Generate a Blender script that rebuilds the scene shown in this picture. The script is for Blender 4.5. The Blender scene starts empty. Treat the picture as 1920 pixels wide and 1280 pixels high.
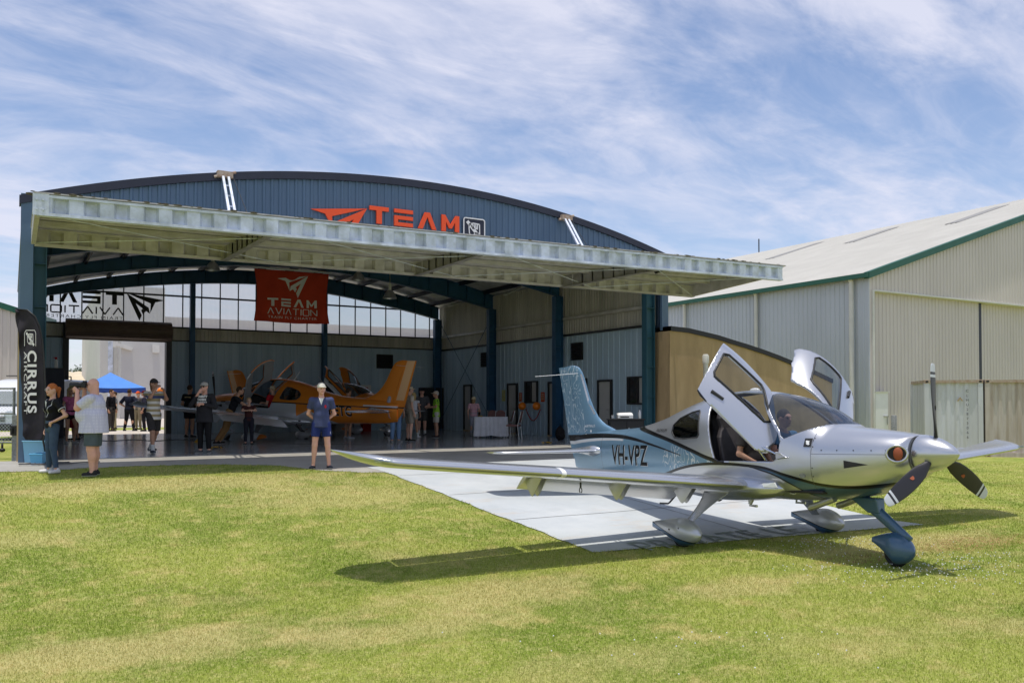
import bpy, bmesh, math, random
import numpy as np
from mathutils import Vector, Matrix
R_=math.radians
# ---------------------------------------------------------------- camera, sky, sun, exposure
sc=bpy.context.scene; COL=sc.collection
PHI=R_(30.4); FPX=1600.0; HY=755.0; CAMZ=1.22; TH=.02; PPY=HY-FPX*math.tan(TH)
cd=bpy.data.cameras.new('camera'); cam=bpy.data.objects.new('camera',cd); COL.objects.link(cam)
cam.location=(0,0,CAMZ); cam.rotation_euler=(math.pi/2+TH,0,-PHI)
cd.sensor_width=36; cd.lens=FPX/1920*36; cd.shift_y=(PPY-640)/1920; cd.clip_start=.1; cd.clip_end=3000
sc.camera=cam
SUND=Vector((.06,.07,-1)).normalized()           # direction the sunlight travels
sun_el=math.asin(-SUND.z); sun_az=math.atan2(-SUND.x,-SUND.y)
w=bpy.data.worlds.new('World'); sc.world=w; w.use_nodes=True
def build_world():
    nt=w.node_tree; N=nt.nodes; L=nt.links; N.clear()
    out=N.new('ShaderNodeOutputWorld'); bg=N.new('ShaderNodeBackground'); L.new(bg.outputs[0],out.inputs[0])
    sky=N.new('ShaderNodeTexSky'); sky.sky_type='NISHITA'; sky.sun_disc=False; sky.sun_elevation=sun_el; sky.sun_rotation=sun_az
    sky.air_density=1.0; sky.dust_density=.6; sky.ozone_density=1.6
    tc=N.new('ShaderNodeTexCoord'); sep=N.new('ShaderNodeSeparateXYZ'); L.new(tc.outputs['Generated'],sep.inputs[0])
    zz=N.new('ShaderNodeMath'); zz.operation='MAXIMUM'; zz.inputs[1].default_value=.02; L.new(sep.outputs[2],zz.inputs[0])
    za=N.new('ShaderNodeMath'); za.operation='ADD'; za.inputs[1].default_value=.22; L.new(zz.outputs[0],za.inputs[0])
    dv=N.new('ShaderNodeVectorMath'); dv.operation='DIVIDE'; L.new(tc.outputs['Generated'],dv.inputs[0])
    cb=N.new('ShaderNodeCombineXYZ'); L.new(za.outputs[0],cb.inputs[0]); L.new(za.outputs[0],cb.inputs[1]); cb.inputs[2].default_value=1e6
    L.new(cb.outputs[0],dv.inputs[1])
    def cloud(scale,sx,sy,rot,det,rough,dist,lo,hi,off):
        mp=N.new('ShaderNodeMapping'); mp.inputs['Scale'].default_value=(sx,sy,1); mp.inputs['Rotation'].default_value=(0,0,R_(rot)); mp.inputs['Location'].default_value=(off,off*.7,0)
        L.new(dv.outputs[0],mp.inputs[0]); n=N.new('ShaderNodeTexNoise'); n.inputs['Scale'].default_value=scale; n.inputs['Detail'].default_value=det
        n.inputs['Roughness'].default_value=rough; n.inputs['Distortion'].default_value=dist; L.new(mp.outputs[0],n.inputs['Vector'])
        r=N.new('ShaderNodeMapRange'); r.interpolation_type='SMOOTHSTEP'; r.inputs[1].default_value=lo; r.inputs[2].default_value=hi; L.new(n.outputs[0],r.inputs[0]); return r.outputs[0]
    a=cloud(1.0,1,1.6,-30,12,.62,.5,.42,.62,3.1)
    b=cloud(2.0,.8,1.9,-35,12,.62,.9,.40,.80,7.7)
    c=cloud(5,.8,1.5,-20,10,.6,.8,.35,.75,1.3)
    m1=N.new('ShaderNodeMath'); m1.operation='MULTIPLY'; m1.inputs[1].default_value=.58; L.new(b,m1.inputs[0])
    m3=N.new('ShaderNodeMath'); m3.operation='MULTIPLY'; m3.inputs[1].default_value=.32; L.new(c,m3.inputs[0])
    m2=N.new('ShaderNodeMath'); m2.operation='MULTIPLY_ADD'; m2.inputs[1].default_value=.62; L.new(a,m2.inputs[0]); L.new(m1.outputs[0],m2.inputs[2])
    m4=N.new('ShaderNodeMath'); m4.operation='ADD'; L.new(m2.outputs[0],m4.inputs[0]); L.new(m3.outputs[0],m4.inputs[1])
    hz=N.new('ShaderNodeMapRange'); hz.inputs[1].default_value=.34; hz.inputs[2].default_value=.0; hz.inputs[3].default_value=0; hz.inputs[4].default_value=.28; L.new(sep.outputs[2],hz.inputs[0])
    m5=N.new('ShaderNodeMath'); m5.operation='ADD'; m5.use_clamp=True; L.new(m4.outputs[0],m5.inputs[0]); hz2=N.new('ShaderNodeMath'); hz2.operation='ADD'; hz2.inputs[1].default_value=.04; L.new(hz.outputs[0],hz2.inputs[0]); L.new(hz2.outputs[0],m5.inputs[1])
    m6=N.new('ShaderNodeMath'); m6.operation='MULTIPLY'; m6.inputs[1].default_value=CLOUD_MAX; L.new(m5.outputs[0],m6.inputs[0])
    tint=N.new('ShaderNodeMixRGB'); tint.blend_type='MULTIPLY'; tint.inputs[0].default_value=1; tint.inputs[2].default_value=(.80,.80,.86,1); L.new(sky.outputs[0],tint.inputs[1]); mx=N.new('ShaderNodeMixRGB'); L.new(m6.outputs[0],mx.inputs[0]); L.new(tint.outputs[0],mx.inputs[1]); mx.inputs[2].default_value=CLOUD_COL
    L.new(mx.outputs[0],bg.inputs[0]); bg.inputs[1].default_value=SKY_STR
CLOUD_MAX=.84; CLOUD_COL=(4.7,4.75,5.5,1); SKY_STR=.15
build_world()
sd=bpy.data.lights.new('sun','SUN'); so=bpy.data.objects.new('sun',sd); COL.objects.link(so)
sd.energy=3.2; sd.angle=R_(.53); sd.color=(1,.955,.88)
so.rotation_euler=SUND.to_track_quat('-Z','Y').to_euler(); so.location=(0,0,60)
sc.view_settings.view_transform='Standard'; sc.view_settings.look='None'; sc.view_settings.gamma=1
sc.view_settings.exposure=.22
sc.cycles.max_bounces=10; sc.cycles.diffuse_bounces=7; sc.cycles.transparent_max_bounces=16; sc.cycles.use_denoising=True; sc.cycles.sample_clamp_direct=5; sc.cycles.sample_clamp_indirect=5
# ---------------------------------------------------------------- geometry of the photograph -> metres
CP,SP=math.cos(PHI),math.sin(PHI)
def ray(x,y):
    X=(x-960)/FPX; Z=-(y-PPY)/FPX
    yc=math.cos(TH)-Z*math.sin(TH); zc=math.sin(TH)+Z*math.cos(TH)
    return Vector((X*CP+yc*SP, -X*SP+yc*CP, zc))
def at_v(x,y,v): d=ray(x,y); t=v/d.y; return Vector((d.x*t,v,CAMZ+d.z*t))
def at_u(x,y,u): d=ray(x,y); t=u/d.x; return Vector((u,d.y*t,CAMZ+d.z*t))
def at_z(x,y,z): d=ray(x,y); t=(z-CAMZ)/d.z; return Vector((d.x*t,d.y*t,z))
def at_plane(x,y,p,n): d=ray(x,y); o=Vector((0,0,CAMZ)); t=(Vector(p)-o).dot(n)/d.dot(n); return o+d*t
def at_d(x,y,D): d=ray(x,y); t=D/(d.x*SP+d.y*CP); return Vector((d.x*t,d.y*t,CAMZ+d.z*t))
def sm(t): t=max(0,min(1,t)); return t*t*(3-2*t)
def lin(v,pts):
    for (a,b),(c,d) in zip(pts,pts[1:]):
        if v<=c: return b+(d-b)*max(0,(v-a))/(c-a)
    return pts[-1][1]
def gz(u,v):
    z=lin(v,[(-60,-.9),(0,-.66),(8.6,-.63),(15,-.13),(19,0),(90,0)])
    k=sm((u-16.9)/2.5)*(1-sm((v-60)/20)); return z*(1-k)+min(z,-.58)*k
def on_ground(x,y,dz=0):
    z=0
    for _ in range(25):
        p=at_z(x,y,z+dz); z=gz(p.x,p.y)
    return Vector((p.x,p.y,z))
# ---------------------------------------------------------------- mesh helpers
class MB:
    def __init__(s): s.v=[]; s.f=[]; s.m=[]; s.cur=0
    def add(s,vs,fs,m=None):
        n=len(s.v); s.v+= [tuple(p) for p in vs]; s.f+=[tuple(i+n for i in f) for f in fs]; s.m+=[s.cur if m is None else m]*len(fs); return s
    def box(s,c,d,rot=None,m=None):
        x,y,z=d[0]/2,d[1]/2,d[2]/2; P=[Vector((a*x,b*y,e*z)) for a in(-1,1) for b in(-1,1) for e in(-1,1)]
        if rot is not None: P=[rot@p for p in P]
        c=Vector(c); P=[p+c for p in P]
        return s.add(P,[(0,1,3,2),(4,6,7,5),(0,4,5,1),(2,3,7,6),(0,2,6,4),(1,5,7,3)],m)
    def bb(s,a,b,m=None):
        return s.box([(a[i]+b[i])/2 for i in range(3)],[abs(b[i]-a[i]) for i in range(3)],None,m)
    def beam(s,a,b,w,h,up=(0,0,1),m=None):
        a,b=Vector(a),Vector(b); d=(b-a); L=d.length; d.normalize(); x=Vector(up).cross(d); 
        if x.length<1e-4: x=Vector((1,0,0))
        x.normalize(); z=d.cross(x); rot=Matrix((x,d,z)).transposed(); return s.box((a+b)/2,(w,L,h),rot,m)
    def ibeam(s,a,b,w,h,t=.012,up=(0,0,1)):
        a,b=Vector(a),Vector(b); d=(b-a).normalized(); x=Vector(up).cross(d).normalized(); z=d.cross(x)
        s.beam(a,b,t,h-.001,up); s.beam(a+z*(h/2-t/2),b+z*(h/2-t/2),w,t,up); s.beam(a-z*(h/2-t/2),b-z*(h/2-t/2),w,t,up); return s
    def tube(s,pts,r,n=10,cap=True,m=None):
        pts=[Vector(p) for p in pts]; rr=r if isinstance(r,(list,tuple)) else [r]*len(pts)
        rings=[]; ref=None
        for i,p in enumerate(pts):
            d=(pts[min(i+1,len(pts)-1)]-pts[max(i-1,0)]).normalized()
            if ref is None: ref=Vector((0,0,1)) if abs(d.z)<.9 else Vector((1,0,0))
            x=ref.cross(d).normalized(); y=d.cross(x); ref=-x.cross(d) if False else ref
            rings.append([p+(x*math.cos(2*math.pi*k/n)+y*math.sin(2*math.pi*k/n))*rr[i] for k in range(n)])
        return s.loft(rings,cap,m=m)
    def loft(s,rings,cap=True,closed=True,m=None):
        n=len(rings[0]); vs=[p for r in rings for p in r]; fs=[]
        for i in range(len(rings)-1):
            for k in range(n if closed else n-1):
                a=i*n+k; b=i*n+(k+1)%n; fs.append((a,b,b+n,a+n))
        if cap: fs.append(tuple(range(n))[::-1]); fs.append(tuple(range((len(rings)-1)*n,len(rings)*n)))
        return s.add(vs,fs,m)
    def prism(s,poly,vec,m=None):
        vec=Vector(vec); P=[Vector(p) for p in poly]; n=len(P)
        return s.add(P+[p+vec for p in P],[tuple(range(n))[::-1],tuple(range(n,2*n))]+[(k,(k+1)%n,(k+1)%n+n,k+n) for k in range(n)],m)
    def ell(s,c,r,n=12,rot=None,m=None):
        c=Vector(c); rings=[]
        for i in range(n+1):
            t=-math.pi/2+math.pi*i/n; q=[]
            for k in range(2*n):
                a=math.pi*k/n; p=Vector((r[0]*max(math.cos(t),1e-3)*math.cos(a),r[1]*max(math.cos(t),1e-3)*math.sin(a),r[2]*math.sin(t)))
                q.append(c+(rot@p if rot is not None else p))
            rings.append(q)
        return s.loft(rings,True,m=m)
    def build(s,name,mats,parent=None,smooth=False,auto=None,bevel=0):
        me=bpy.data.meshes.new(name); me.from_pydata(s.v,[],s.f)
        if not isinstance(mats,(list,tuple)): mats=[mats]
        for q in mats: me.materials.append(q)
        me.polygons.foreach_set('material_index',s.m)
        me.update(); bm=bmesh.new(); bm.from_mesh(me); bmesh.ops.recalc_face_normals(bm,faces=bm.faces); bm.to_mesh(me); bm.free()
        o=bpy.data.objects.new(name,me); COL.objects.link(o)
        if smooth or auto: 
            me.polygons.foreach_set('use_smooth',[True]*len(me.polygons))
            if auto: me.set_sharp_from_angle(angle=R_(auto))
        if bevel:
            b=o.modifiers.new('bevel','BEVEL'); b.width=bevel; b.segments=2; b.limit_method='ANGLE'; b.angle_limit=R_(40)
        if parent is not None: o.parent=parent
        return o
def tag(o,label=None,cat=None,group=None,kind=None):
    if label: o['label']=label
    if cat: o['category']=cat
    if group: o['group']=group
    if kind: o['kind']=kind
    return o
def thing(name,label,cat,loc=(0,0,0),rz=0,group=None):
    o=bpy.data.objects.new(name,None); COL.objects.link(o); o.location=loc; o.rotation_euler=(0,0,rz); o.empty_display_size=.2
    return tag(o,label,cat,group)
# text as mesh lying in x-z plane, reading along +x, extruded along y
def text_data(txt,size,ext=.004,align='LEFT',bold=0,space=1.0,shear=0):
    c=bpy.data.curves.new('t','FONT'); c.body=txt; c.size=size; c.extrude=ext; c.align_x=align; c.space_character=space; c.offset=bold; c.shear=shear; c.resolution_u=4
    o=bpy.data.objects.new('t',c); COL.objects.link(o); bpy.context.view_layer.update()
    dg=bpy.context.evaluated_depsgraph_get(); me=o.evaluated_get(dg).to_mesh()
    vs=[Vector(v.co) for v in me.vertices]; fs=[tuple(p.vertices) for p in me.polygons]
    o.evaluated_get(dg).to_mesh_clear(); bpy.data.objects.remove(o); bpy.data.curves.remove(c); return vs,fs
def strokes(mb,pts,w,d,f,m=None):
    """a thick polyline drawn in a local (x,z) frame; f maps (x,z,depth)->world"""
    for a,b in zip(pts,pts[1:]):
        ax,az=a;bx,bz=b; L=math.hypot(bx-ax,bz-az) or 1e-6; nx,nz=-(bz-az)/L*w/2,(bx-ax)/L*w/2; ex,ez=(bx-ax)/L*w*.5,(bz-az)/L*w*.5
        q=[(ax-ex*.0+nx,az-ez*.0+nz),(ax-nx,az-nz),(bx-nx,bz-nz),(bx+nx,bz+nz)]
        mb.add([f(x,z,0) for x,z in q]+[f(x,z,d) for x,z in q],[(0,1,2,3),(7,6,5,4),(0,4,5,1),(1,5,6,2),(2,6,7,3),(3,7,4,0)],m)
def polyg(mb,pts,d,f,m=None):
    n=len(pts); mb.add([f(x,z,0) for x,z in pts]+[f(x,z,d) for x,z in pts],[tuple(range(n)),tuple(range(n,2*n))[::-1]]+[(k,(k+1)%n,(k+1)%n+n,k+n) for k in range(n)],m)
# ---------------------------------------------------------------- materials
def new_mat(name):
    m=bpy.data.materials.new(name); m.use_nodes=True; return m,m.node_tree,m.node_tree.nodes['Principled BSDF']
def mat(name,col,rough=.6,metal=0,var=.0,vs=3.0,bump=0,bs=40,spec=.5,dirt=None,coat=0,stretch=None,trans=0,ior=1.45,alpha=1):
    m,nt,b=new_mat(name); N=nt.nodes; L=nt.links
    b.inputs['Base Color'].default_value=(*col,1); b.inputs['Roughness'].default_value=rough; b.inputs['Metallic'].default_value=metal
    b.inputs['Specular IOR Level'].default_value=spec; b.inputs['Coat Weight'].default_value=coat; b.inputs['Coat Roughness'].default_value=.05
    b.inputs['Transmission Weight'].default_value=trans; b.inputs['IOR'].default_value=ior; b.inputs['Alpha'].default_value=alpha
    tc=N.new('ShaderNodeTexCoord'); src=tc.outputs['Object']
    if stretch:
        mp=N.new('ShaderNodeMapping'); mp.inputs['Scale'].default_value=stretch; L.new(src,mp.inputs[0]); src=mp.outputs[0]
    if var or dirt:
        n=N.new('ShaderNodeTexNoise'); n.inputs['Scale'].default_value=vs; n.inputs['Detail'].default_value=8; n.inputs['Roughness'].default_value=.62; L.new(src,n.inputs['Vector'])
        r=N.new('ShaderNodeMapRange'); r.inputs[1].default_value=.3; r.inputs[2].default_value=.7; L.new(n.outputs[0],r.inputs[0])
        mx=N.new('ShaderNodeMixRGB'); L.new(r.outputs[0],mx.inputs[0])
        d=dirt if dirt else tuple(c*(1-var) for c in col); mx.inputs[1].default_value=(*d,1)
        mx.inputs[2].default_value=(*[min(1,c*(1+var)) for c in col],1); L.new(mx.outputs[0],b.inputs['Base Color'])
        rr=N.new('ShaderNodeMapRange'); rr.inputs[3].default_value=min(1,rough*1.2); rr.inputs[4].default_value=rough*.85; L.new(n.outputs[0],rr.inputs[0]); L.new(rr.outputs[0],b.inputs['Roughness'])
    if bump:
        n2=N.new('ShaderNodeTexNoise'); n2.inputs['Scale'].default_value=bs; n2.inputs['Detail'].default_value=4; L.new(src,n2.inputs['Vector'])
        bp=N.new('ShaderNodeBump'); bp.inputs['Strength'].default_value=bump; bp.inputs['Distance'].default_value=.01; L.new(n2.outputs[0],bp.inputs['Height']); L.new(bp.outputs[0],b.inputs['Normal'])
    return m
M={}
M['blue_clad']=mat('blue_clad',(.085,.145,.225),.45,.0,.10,1.2,stretch=(1,1,.25))
M['navy_trim']=mat('navy_trim',(.022,.026,.045),.5,0,.15,2)
M['teal_steel']=mat('teal_steel',(.018,.075,.115),.5,0,.35,1.6,dirt=(.03,.085,.095),stretch=(3,3,.5))
M['blue_steel']=mat('blue_steel',(.02,.085,.17),.5,0,.2,2)
M['int_blue']=mat('int_blue',(.45,.56,.63),.5,0,.12,1.0,dirt=(.33,.45,.54),stretch=(2.2,2.2,.12))
M['int_gray']=mat('int_gray',(.50,.47,.40),.5,.1,.22,1.2,stretch=(2,2,.3))
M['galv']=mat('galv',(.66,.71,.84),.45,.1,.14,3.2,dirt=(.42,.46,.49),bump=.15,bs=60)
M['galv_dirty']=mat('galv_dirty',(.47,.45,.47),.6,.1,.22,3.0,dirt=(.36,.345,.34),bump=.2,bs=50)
M['moss']=mat('moss',(.10,.085,.06),.9,0,.4,6)
M['roofsheet']=mat('roofsheet',(.42,.42,.42),.5,.2,.12,1.0)
M['roof_in']=mat('roof_in',(.78,.77,.75),.6,.2,.2,2.0)
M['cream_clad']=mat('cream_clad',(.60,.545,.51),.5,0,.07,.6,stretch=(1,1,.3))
M['shaded_clad']=mat('shaded_clad',(.47,.50,.54),.42,.12,.07,.6,stretch=(1,1,.3))  # cream shed's side wall: its cool grey shade is put into the colour
M['cream_roof']=mat('cream_roof',(.47,.455,.41),.5,0,.08,.5)
M['green_trim']=mat('green_trim',(.015,.10,.065),.45,0,.1,2)
M['tan']=mat('tan',(.42,.30,.165),.85,0,.12,1.4,dirt=(.34,.24,.125),bump=.3,bs=60,stretch=(1.6,1.6,.45))
M['black']=mat('black',(.012,.012,.013),.5,0)
M['dark_frame']=mat('dark_frame',(.02,.02,.02),.45,0)
M['white']=mat('white',(.78,.78,.76),.5,0,.04,3)
M['offwhite']=mat('offwhite',(.62,.61,.57),.6,0,.08,2)
M['door_grey']=mat('door_grey',(.46,.45,.42),.5,0,.06,2)
M['orange']=mat('orange',(.86,.09,.018),.5,0)
M['orange_cloth']=mat('orange_cloth',(.75,.16,.02),.8)
M['red_banner']=mat('red_banner',(.55,.045,.015),.75,0,.12,2)
M['banner_txt']=mat('banner_txt',(.8,.78,.78),.7)
M['brown_roll']=mat('brown_roll',(.13,.085,.06),.55,.1,.12,3)
M['steel']=mat('steel',(.5,.5,.5),.35,.8,.1,4)
M['rust']=mat('rust',(.22,.12,.07),.8,.1,.4,8,dirt=(.5,.45,.38))
M['cont']=mat('cont',(.55,.56,.60),.6,.1,.12,1.4,dirt=(.50,.50,.51),stretch=(2,2,.3))
M['cont2']=mat('cont2',(.50,.46,.43),.65,.1,.15,2.0,dirt=(.37,.30,.24),stretch=(3,3,.25))
M['joint']=mat('joint',(.16,.15,.13),.9,0,.3,12)
M['timber']=mat('timber',(.42,.31,.17),.7,0,.15,4)
M['glass']=mat('glass',(.02,.022,.025),.06,0,spec=.8)
M['rubber']=mat('rubber',(.018,.018,.018),.75)
M['chrome']=mat('chrome',(.8,.8,.8),.15,1)
def translucent_mat():
    m,nt,b=new_mat('window_sheet'); N=nt.nodes;L=nt.links
    tr=N.new('ShaderNodeBsdfTransparent'); tr.inputs[0].default_value=(.95,.97,.98,1)
    b.inputs['Base Color'].default_value=(.82,.82,.78,1); b.inputs['Roughness'].default_value=.35
    tl=N.new('ShaderNodeBsdfTranslucent'); tl.inputs[0].default_value=(.75,.76,.72,1)
    tc=N.new('ShaderNodeTexCoord'); w_=N.new('ShaderNodeTexWave'); w_.wave_type='BANDS'; w_.bands_direction='X'; w_.inputs['Scale'].default_value=6.5; L.new(tc.outputs['Object'],w_.inputs[0])
    r=N.new('ShaderNodeMapRange'); r.inputs[1].default_value=.2; r.inputs[2].default_value=.9; r.inputs[3].default_value=.42; r.inputs[4].default_value=.62; L.new(w_.outputs[0],r.inputs[0])
    a=N.new('ShaderNodeMixShader'); a.inputs[0].default_value=.6; L.new(b.outputs[0],a.inputs[1]); L.new(tl.outputs[0],a.inputs[2])
    c=N.new('ShaderNodeMixShader'); L.new(r.outputs[0],c.inputs[0]); L.new(a.outputs[0],c.inputs[1]); L.new(tr.outputs[0],c.inputs[2])
    L.new(c.outputs[0],N['Material Output'].inputs[0]); return m
M['window_sheet']=translucent_mat()
def clear_glass(name,tint=(.75,.8,.82),refl=.12,rough=.02):
    m,nt,b=new_mat(name); N=nt.nodes;L=nt.links; N.remove(b)
    tr=N.new('ShaderNodeBsdfTransparent'); tr.inputs[0].default_value=(*tint,1)
    gl=N.new('ShaderNodeBsdfGlossy'); gl.inputs['Roughness'].default_value=rough
    lw=N.new('ShaderNodeLayerWeight'); lw.inputs[0].default_value=.5; fr=N.new('ShaderNodeMath'); fr.operation='POWER'; fr.inputs[1].default_value=4.0; L.new(lw.outputs['Facing'],fr.inputs[0])
    ad=N.new('ShaderNodeMath'); ad.operation='MULTIPLY_ADD'; ad.inputs[1].default_value=.8; ad.inputs[2].default_value=refl; ad.use_clamp=True; L.new(fr.outputs[0],ad.inputs[0])
    mx=N.new('ShaderNodeMixShader'); L.new(ad.outputs[0],mx.inputs[0]); L.new(tr.outputs[0],mx.inputs[1]); L.new(gl.outputs[0],mx.inputs[2])
    L.new(mx.outputs[0],N['Material Output'].inputs[0]); return m
M['acrylic']=clear_glass('acrylic'); M['acrylic_dark']=clear_glass('acrylic_dark',(.16,.17,.18),.10)
def M2_(N,L,a,b):
    n=N.new('ShaderNodeMath'); n.operation='MULTIPLY'; L.new(a,n.inputs[0]); L.new(b,n.inputs[1]); return n.outputs[0]
DRY=[]
for (x,y,sx,sy,am) in ((250,1215,1.5,.55,.85),(760,1180,1.1,.4,.6),(950,1112,1.4,.6,.8),(330,905,3.6,1.0,.75),(620,930,2.0,1.1,.6),(1400,1100,1.0,.35,.7),(60,1010,.8,.5,.5),(1720,1015,1.8,.5,.75),(1100,1250,1.0,.35,.4)):
    q=on_ground(x,y); DRY.append((q.x,q.y,sx,sy,am))
# grass / soil colour shared by ground and blades (world position)
def lawn_color(nt,blade=False):
    N=nt.nodes;L=nt.links
    g=N.new('ShaderNodeNewGeometry')
    def noise(s,d=5,r=.6,dist=0):
        n=N.new('ShaderNodeTexNoise'); n.inputs['Scale'].default_value=s; n.inputs['Detail'].default_value=d; n.inputs['Roughness'].default_value=r; n.inputs['Distortion'].default_value=dist; L.new(g.outputs['Position'],n.inputs['Vector']); return n.outputs[0]
    def ramp(src,lo,hi,a=0,b=1):
        r=N.new('ShaderNodeMapRange'); r.interpolation_type='SMOOTHSTEP'; r.inputs[1].default_value=lo; r.inputs[2].default_value=hi; r.inputs[3].default_value=a; r.inputs[4].default_value=b; L.new(src,r.inputs[0]); return r.outputs[0]
    def mix(f,a,b):
        m=N.new('ShaderNodeMixRGB'); L.new(f,m.inputs[0]); 
        for i,c in ((1,a),(2,b)):
            if isinstance(c,tuple): m.inputs[i].default_value=(*c,1)
            else: L.new(c,m.inputs[i])
        return m.outputs[0]
    c=mix(ramp(noise(.55,4),.38,.62),(.20,.27,.035),(.33,.37,.07))
    c=mix(ramp(noise(2.6,6,.7),.48,.70),c,(.52,.45,.17))
    # broad dry patches
    big=noise(.33,6,.65,.4); c=mix(ramp(big,.545,.70,0,.55),c,(.56,.46,.22))
    for (cx,cy,rx,ry,am) in DRY:
        mp=N.new('ShaderNodeMapping'); mp.inputs['Location'].default_value=(-cx/rx,-cy/ry,0); mp.inputs['Scale'].default_value=(1/rx,1/ry,0); L.new(g.outputs['Position'],mp.inputs[0])
        ln=N.new('ShaderNodeVectorMath'); ln.operation='LENGTH'; L.new(mp.outputs[0],ln.inputs[0])
        ad=N.new('ShaderNodeMath'); ad.operation='MULTIPLY_ADD'; ad.inputs[1].default_value=-2.6; L.new(noise(1.9,6,.7),ad.inputs[0]); L.new(ln.outputs['Value'],ad.inputs[2])
        c=mix(ramp(ad.outputs[0],.05,-.85,0,am*.8),c,(.60,.49,.24))
    c=mix(ramp(noise(9,5,.7),.50,.72,0,.65),c,(.52,.50,.20))
    c=mix(ramp(noise(60,2,.5),.35,.65,0,.4),c,(.13,.18,.02))
    c=mix(ramp(noise(34,3,.6),.50,.63,0,.42),c,(.56,.49,.22))
    return c,noise,ramp,mix,g
def lawn_mat():
    m,nt,b=new_mat('lawn'); c,noise,ramp,mix,g=lawn_color(nt)
    # bare red soil near the nose wheel
    N=nt.nodes;L=nt.links
    def spot(cx,cy,rx,ry,c):
        mp=N.new('ShaderNodeMapping'); mp.vector_type='POINT'; mp.inputs['Location'].default_value=(-cx/rx,-cy/ry,0); mp.inputs['Scale'].default_value=(1/rx,1/ry,0); L.new(g.outputs['Position'],mp.inputs[0])
        ln=N.new('ShaderNodeVectorMath'); ln.operation='LENGTH'; L.new(mp.outputs[0],ln.inputs[0])
        ad=N.new('ShaderNodeMath'); ad.operation='MULTIPLY_ADD'; ad.inputs[1].default_value=2.2; L.new(noise(4,5,.7),ad.inputs[0]); sb=N.new('ShaderNodeMath'); sb.operation='SUBTRACT'; L.new(ln.outputs['Value'],sb.inputs[0]); sb.inputs[1].default_value=1.1
        L.new(sb.outputs[0],ad.inputs[2]); return mix(M2_(N,L,ramp(ad.outputs[0],1.25,.5),ramp(noise(14,4,.7),.40,.62)),c,(.30,.15,.075))
    for s in SOIL: c=spot(*s,c)
    L.new(c,b.inputs['Base Color']); b.inputs['Roughness'].default_value=.9; b.inputs['Specular IOR Level'].default_value=.15
    bp=N.new('ShaderNodeBump'); bp.inputs['Strength'].default_value=.7; bp.inputs['Distance'].default_value=.03; L.new(noise(45,4,.7),bp.inputs['Height']); L.new(bp.outputs[0],b.inputs['Normal']); return m
def blade_mat():
    m,nt,b=new_mat('grass_blade'); c,noise,ramp,mix,g=lawn_color(nt); N=nt.nodes;L=nt.links
    hs=N.new('ShaderNodeHueSaturation'); hs.inputs['Value'].default_value=1.3; L.new(c,hs.inputs['Color']); L.new(hs.outputs[0],b.inputs['Base Color']); b.inputs['Roughness'].default_value=.6; b.inputs['Specular IOR Level'].default_value=.25
    tl=N.new('ShaderNodeBsdfTranslucent'); L.new(hs.outputs[0],tl.inputs[0]); mx=N.new('ShaderNodeMixShader'); mx.inputs[0].default_value=.3; L.new(b.outputs[0],mx.inputs[1]); L.new(tl.outputs[0],mx.inputs[2]); L.new(mx.outputs[0],N['Material Output'].inputs[0]); return m
sp1=on_ground(1830,1018); sp2=on_ground(1620,1045)
SOIL=[(sp1.x,sp1.y,1.5,.45),(sp2.x,sp2.y,.7,.35)]
M['lawn']=lawn_mat(); M['blade']=blade_mat()
def concrete_mat(name,c1,c2,rough,stain=None,jx=None):
    m,nt,b=new_mat(name); N=nt.nodes;L=nt.links; tc=N.new('ShaderNodeTexCoord')
    def noise(s,d=8,r=.65,st=None):
        n=N.new('ShaderNodeTexNoise'); n.inputs['Scale'].default_value=s; n.inputs['Detail'].default_value=d; n.inputs['Roughness'].default_value=r
        if st: mp=N.new('ShaderNodeMapping'); mp.inputs['Scale'].default_value=st; L.new(tc.outputs['Object'],mp.inputs[0]); L.new(mp.outputs[0],n.inputs['Vector'])
        else: L.new(tc.outputs['Object'],n.inputs['Vector'])
        return n.outputs[0]
    def ramp(src,lo,hi,a=0,b_=1):
        r=N.new('ShaderNodeMapRange'); r.inputs[1].default_value=lo; r.inputs[2].default_value=hi; r.inputs[3].default_value=a; r.inputs[4].default_value=b_; L.new(src,r.inputs[0]); return r.outputs[0]
    mx=N.new('ShaderNodeMixRGB'); L.new(ramp(noise(.9),.35,.65),mx.inputs[0]); mx.inputs[1].default_value=(*c1,1); mx.inputs[2].default_value=(*c2,1); c=mx.outputs[0]
    if stain:
        m2=N.new('ShaderNodeMixRGB'); L.new(ramp(noise(1.2,7,.7,(.5,1.8,1)),.56,.72,0,.7),m2.inputs[0]); L.new(c,m2.inputs[1]); m2.inputs[2].default_value=(*stain,1); c=m2.outputs[0]
    L.new(c,b.inputs['Base Color']); L.new(ramp(noise(2.5),.3,.7,rough*.75,rough*1.25),b.inputs['Roughness'])
    bp=N.new('ShaderNodeBump'); bp.inputs['Strength'].default_value=.12; bp.inputs['Distance'].default_value=.004; L.new(noise(30),bp.inputs['Height']); L.new(bp.outputs[0],b.inputs['Normal']); return m
M['pad']=concrete_mat('pad',(.44,.47,.48),(.52,.54,.54),.6,(.50,.42,.33))
M['apron']=concrete_mat('apron',(.36,.34,.30),(.44,.42,.37),.45,(.30,.25,.20))
M['floor']=concrete_mat('floor',(.36,.37,.38),(.44,.445,.45),.15,(.22,.20,.19))
M['farconc']=concrete_mat('farconc',(.50,.43,.36),(.56,.50,.43),.8)
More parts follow.
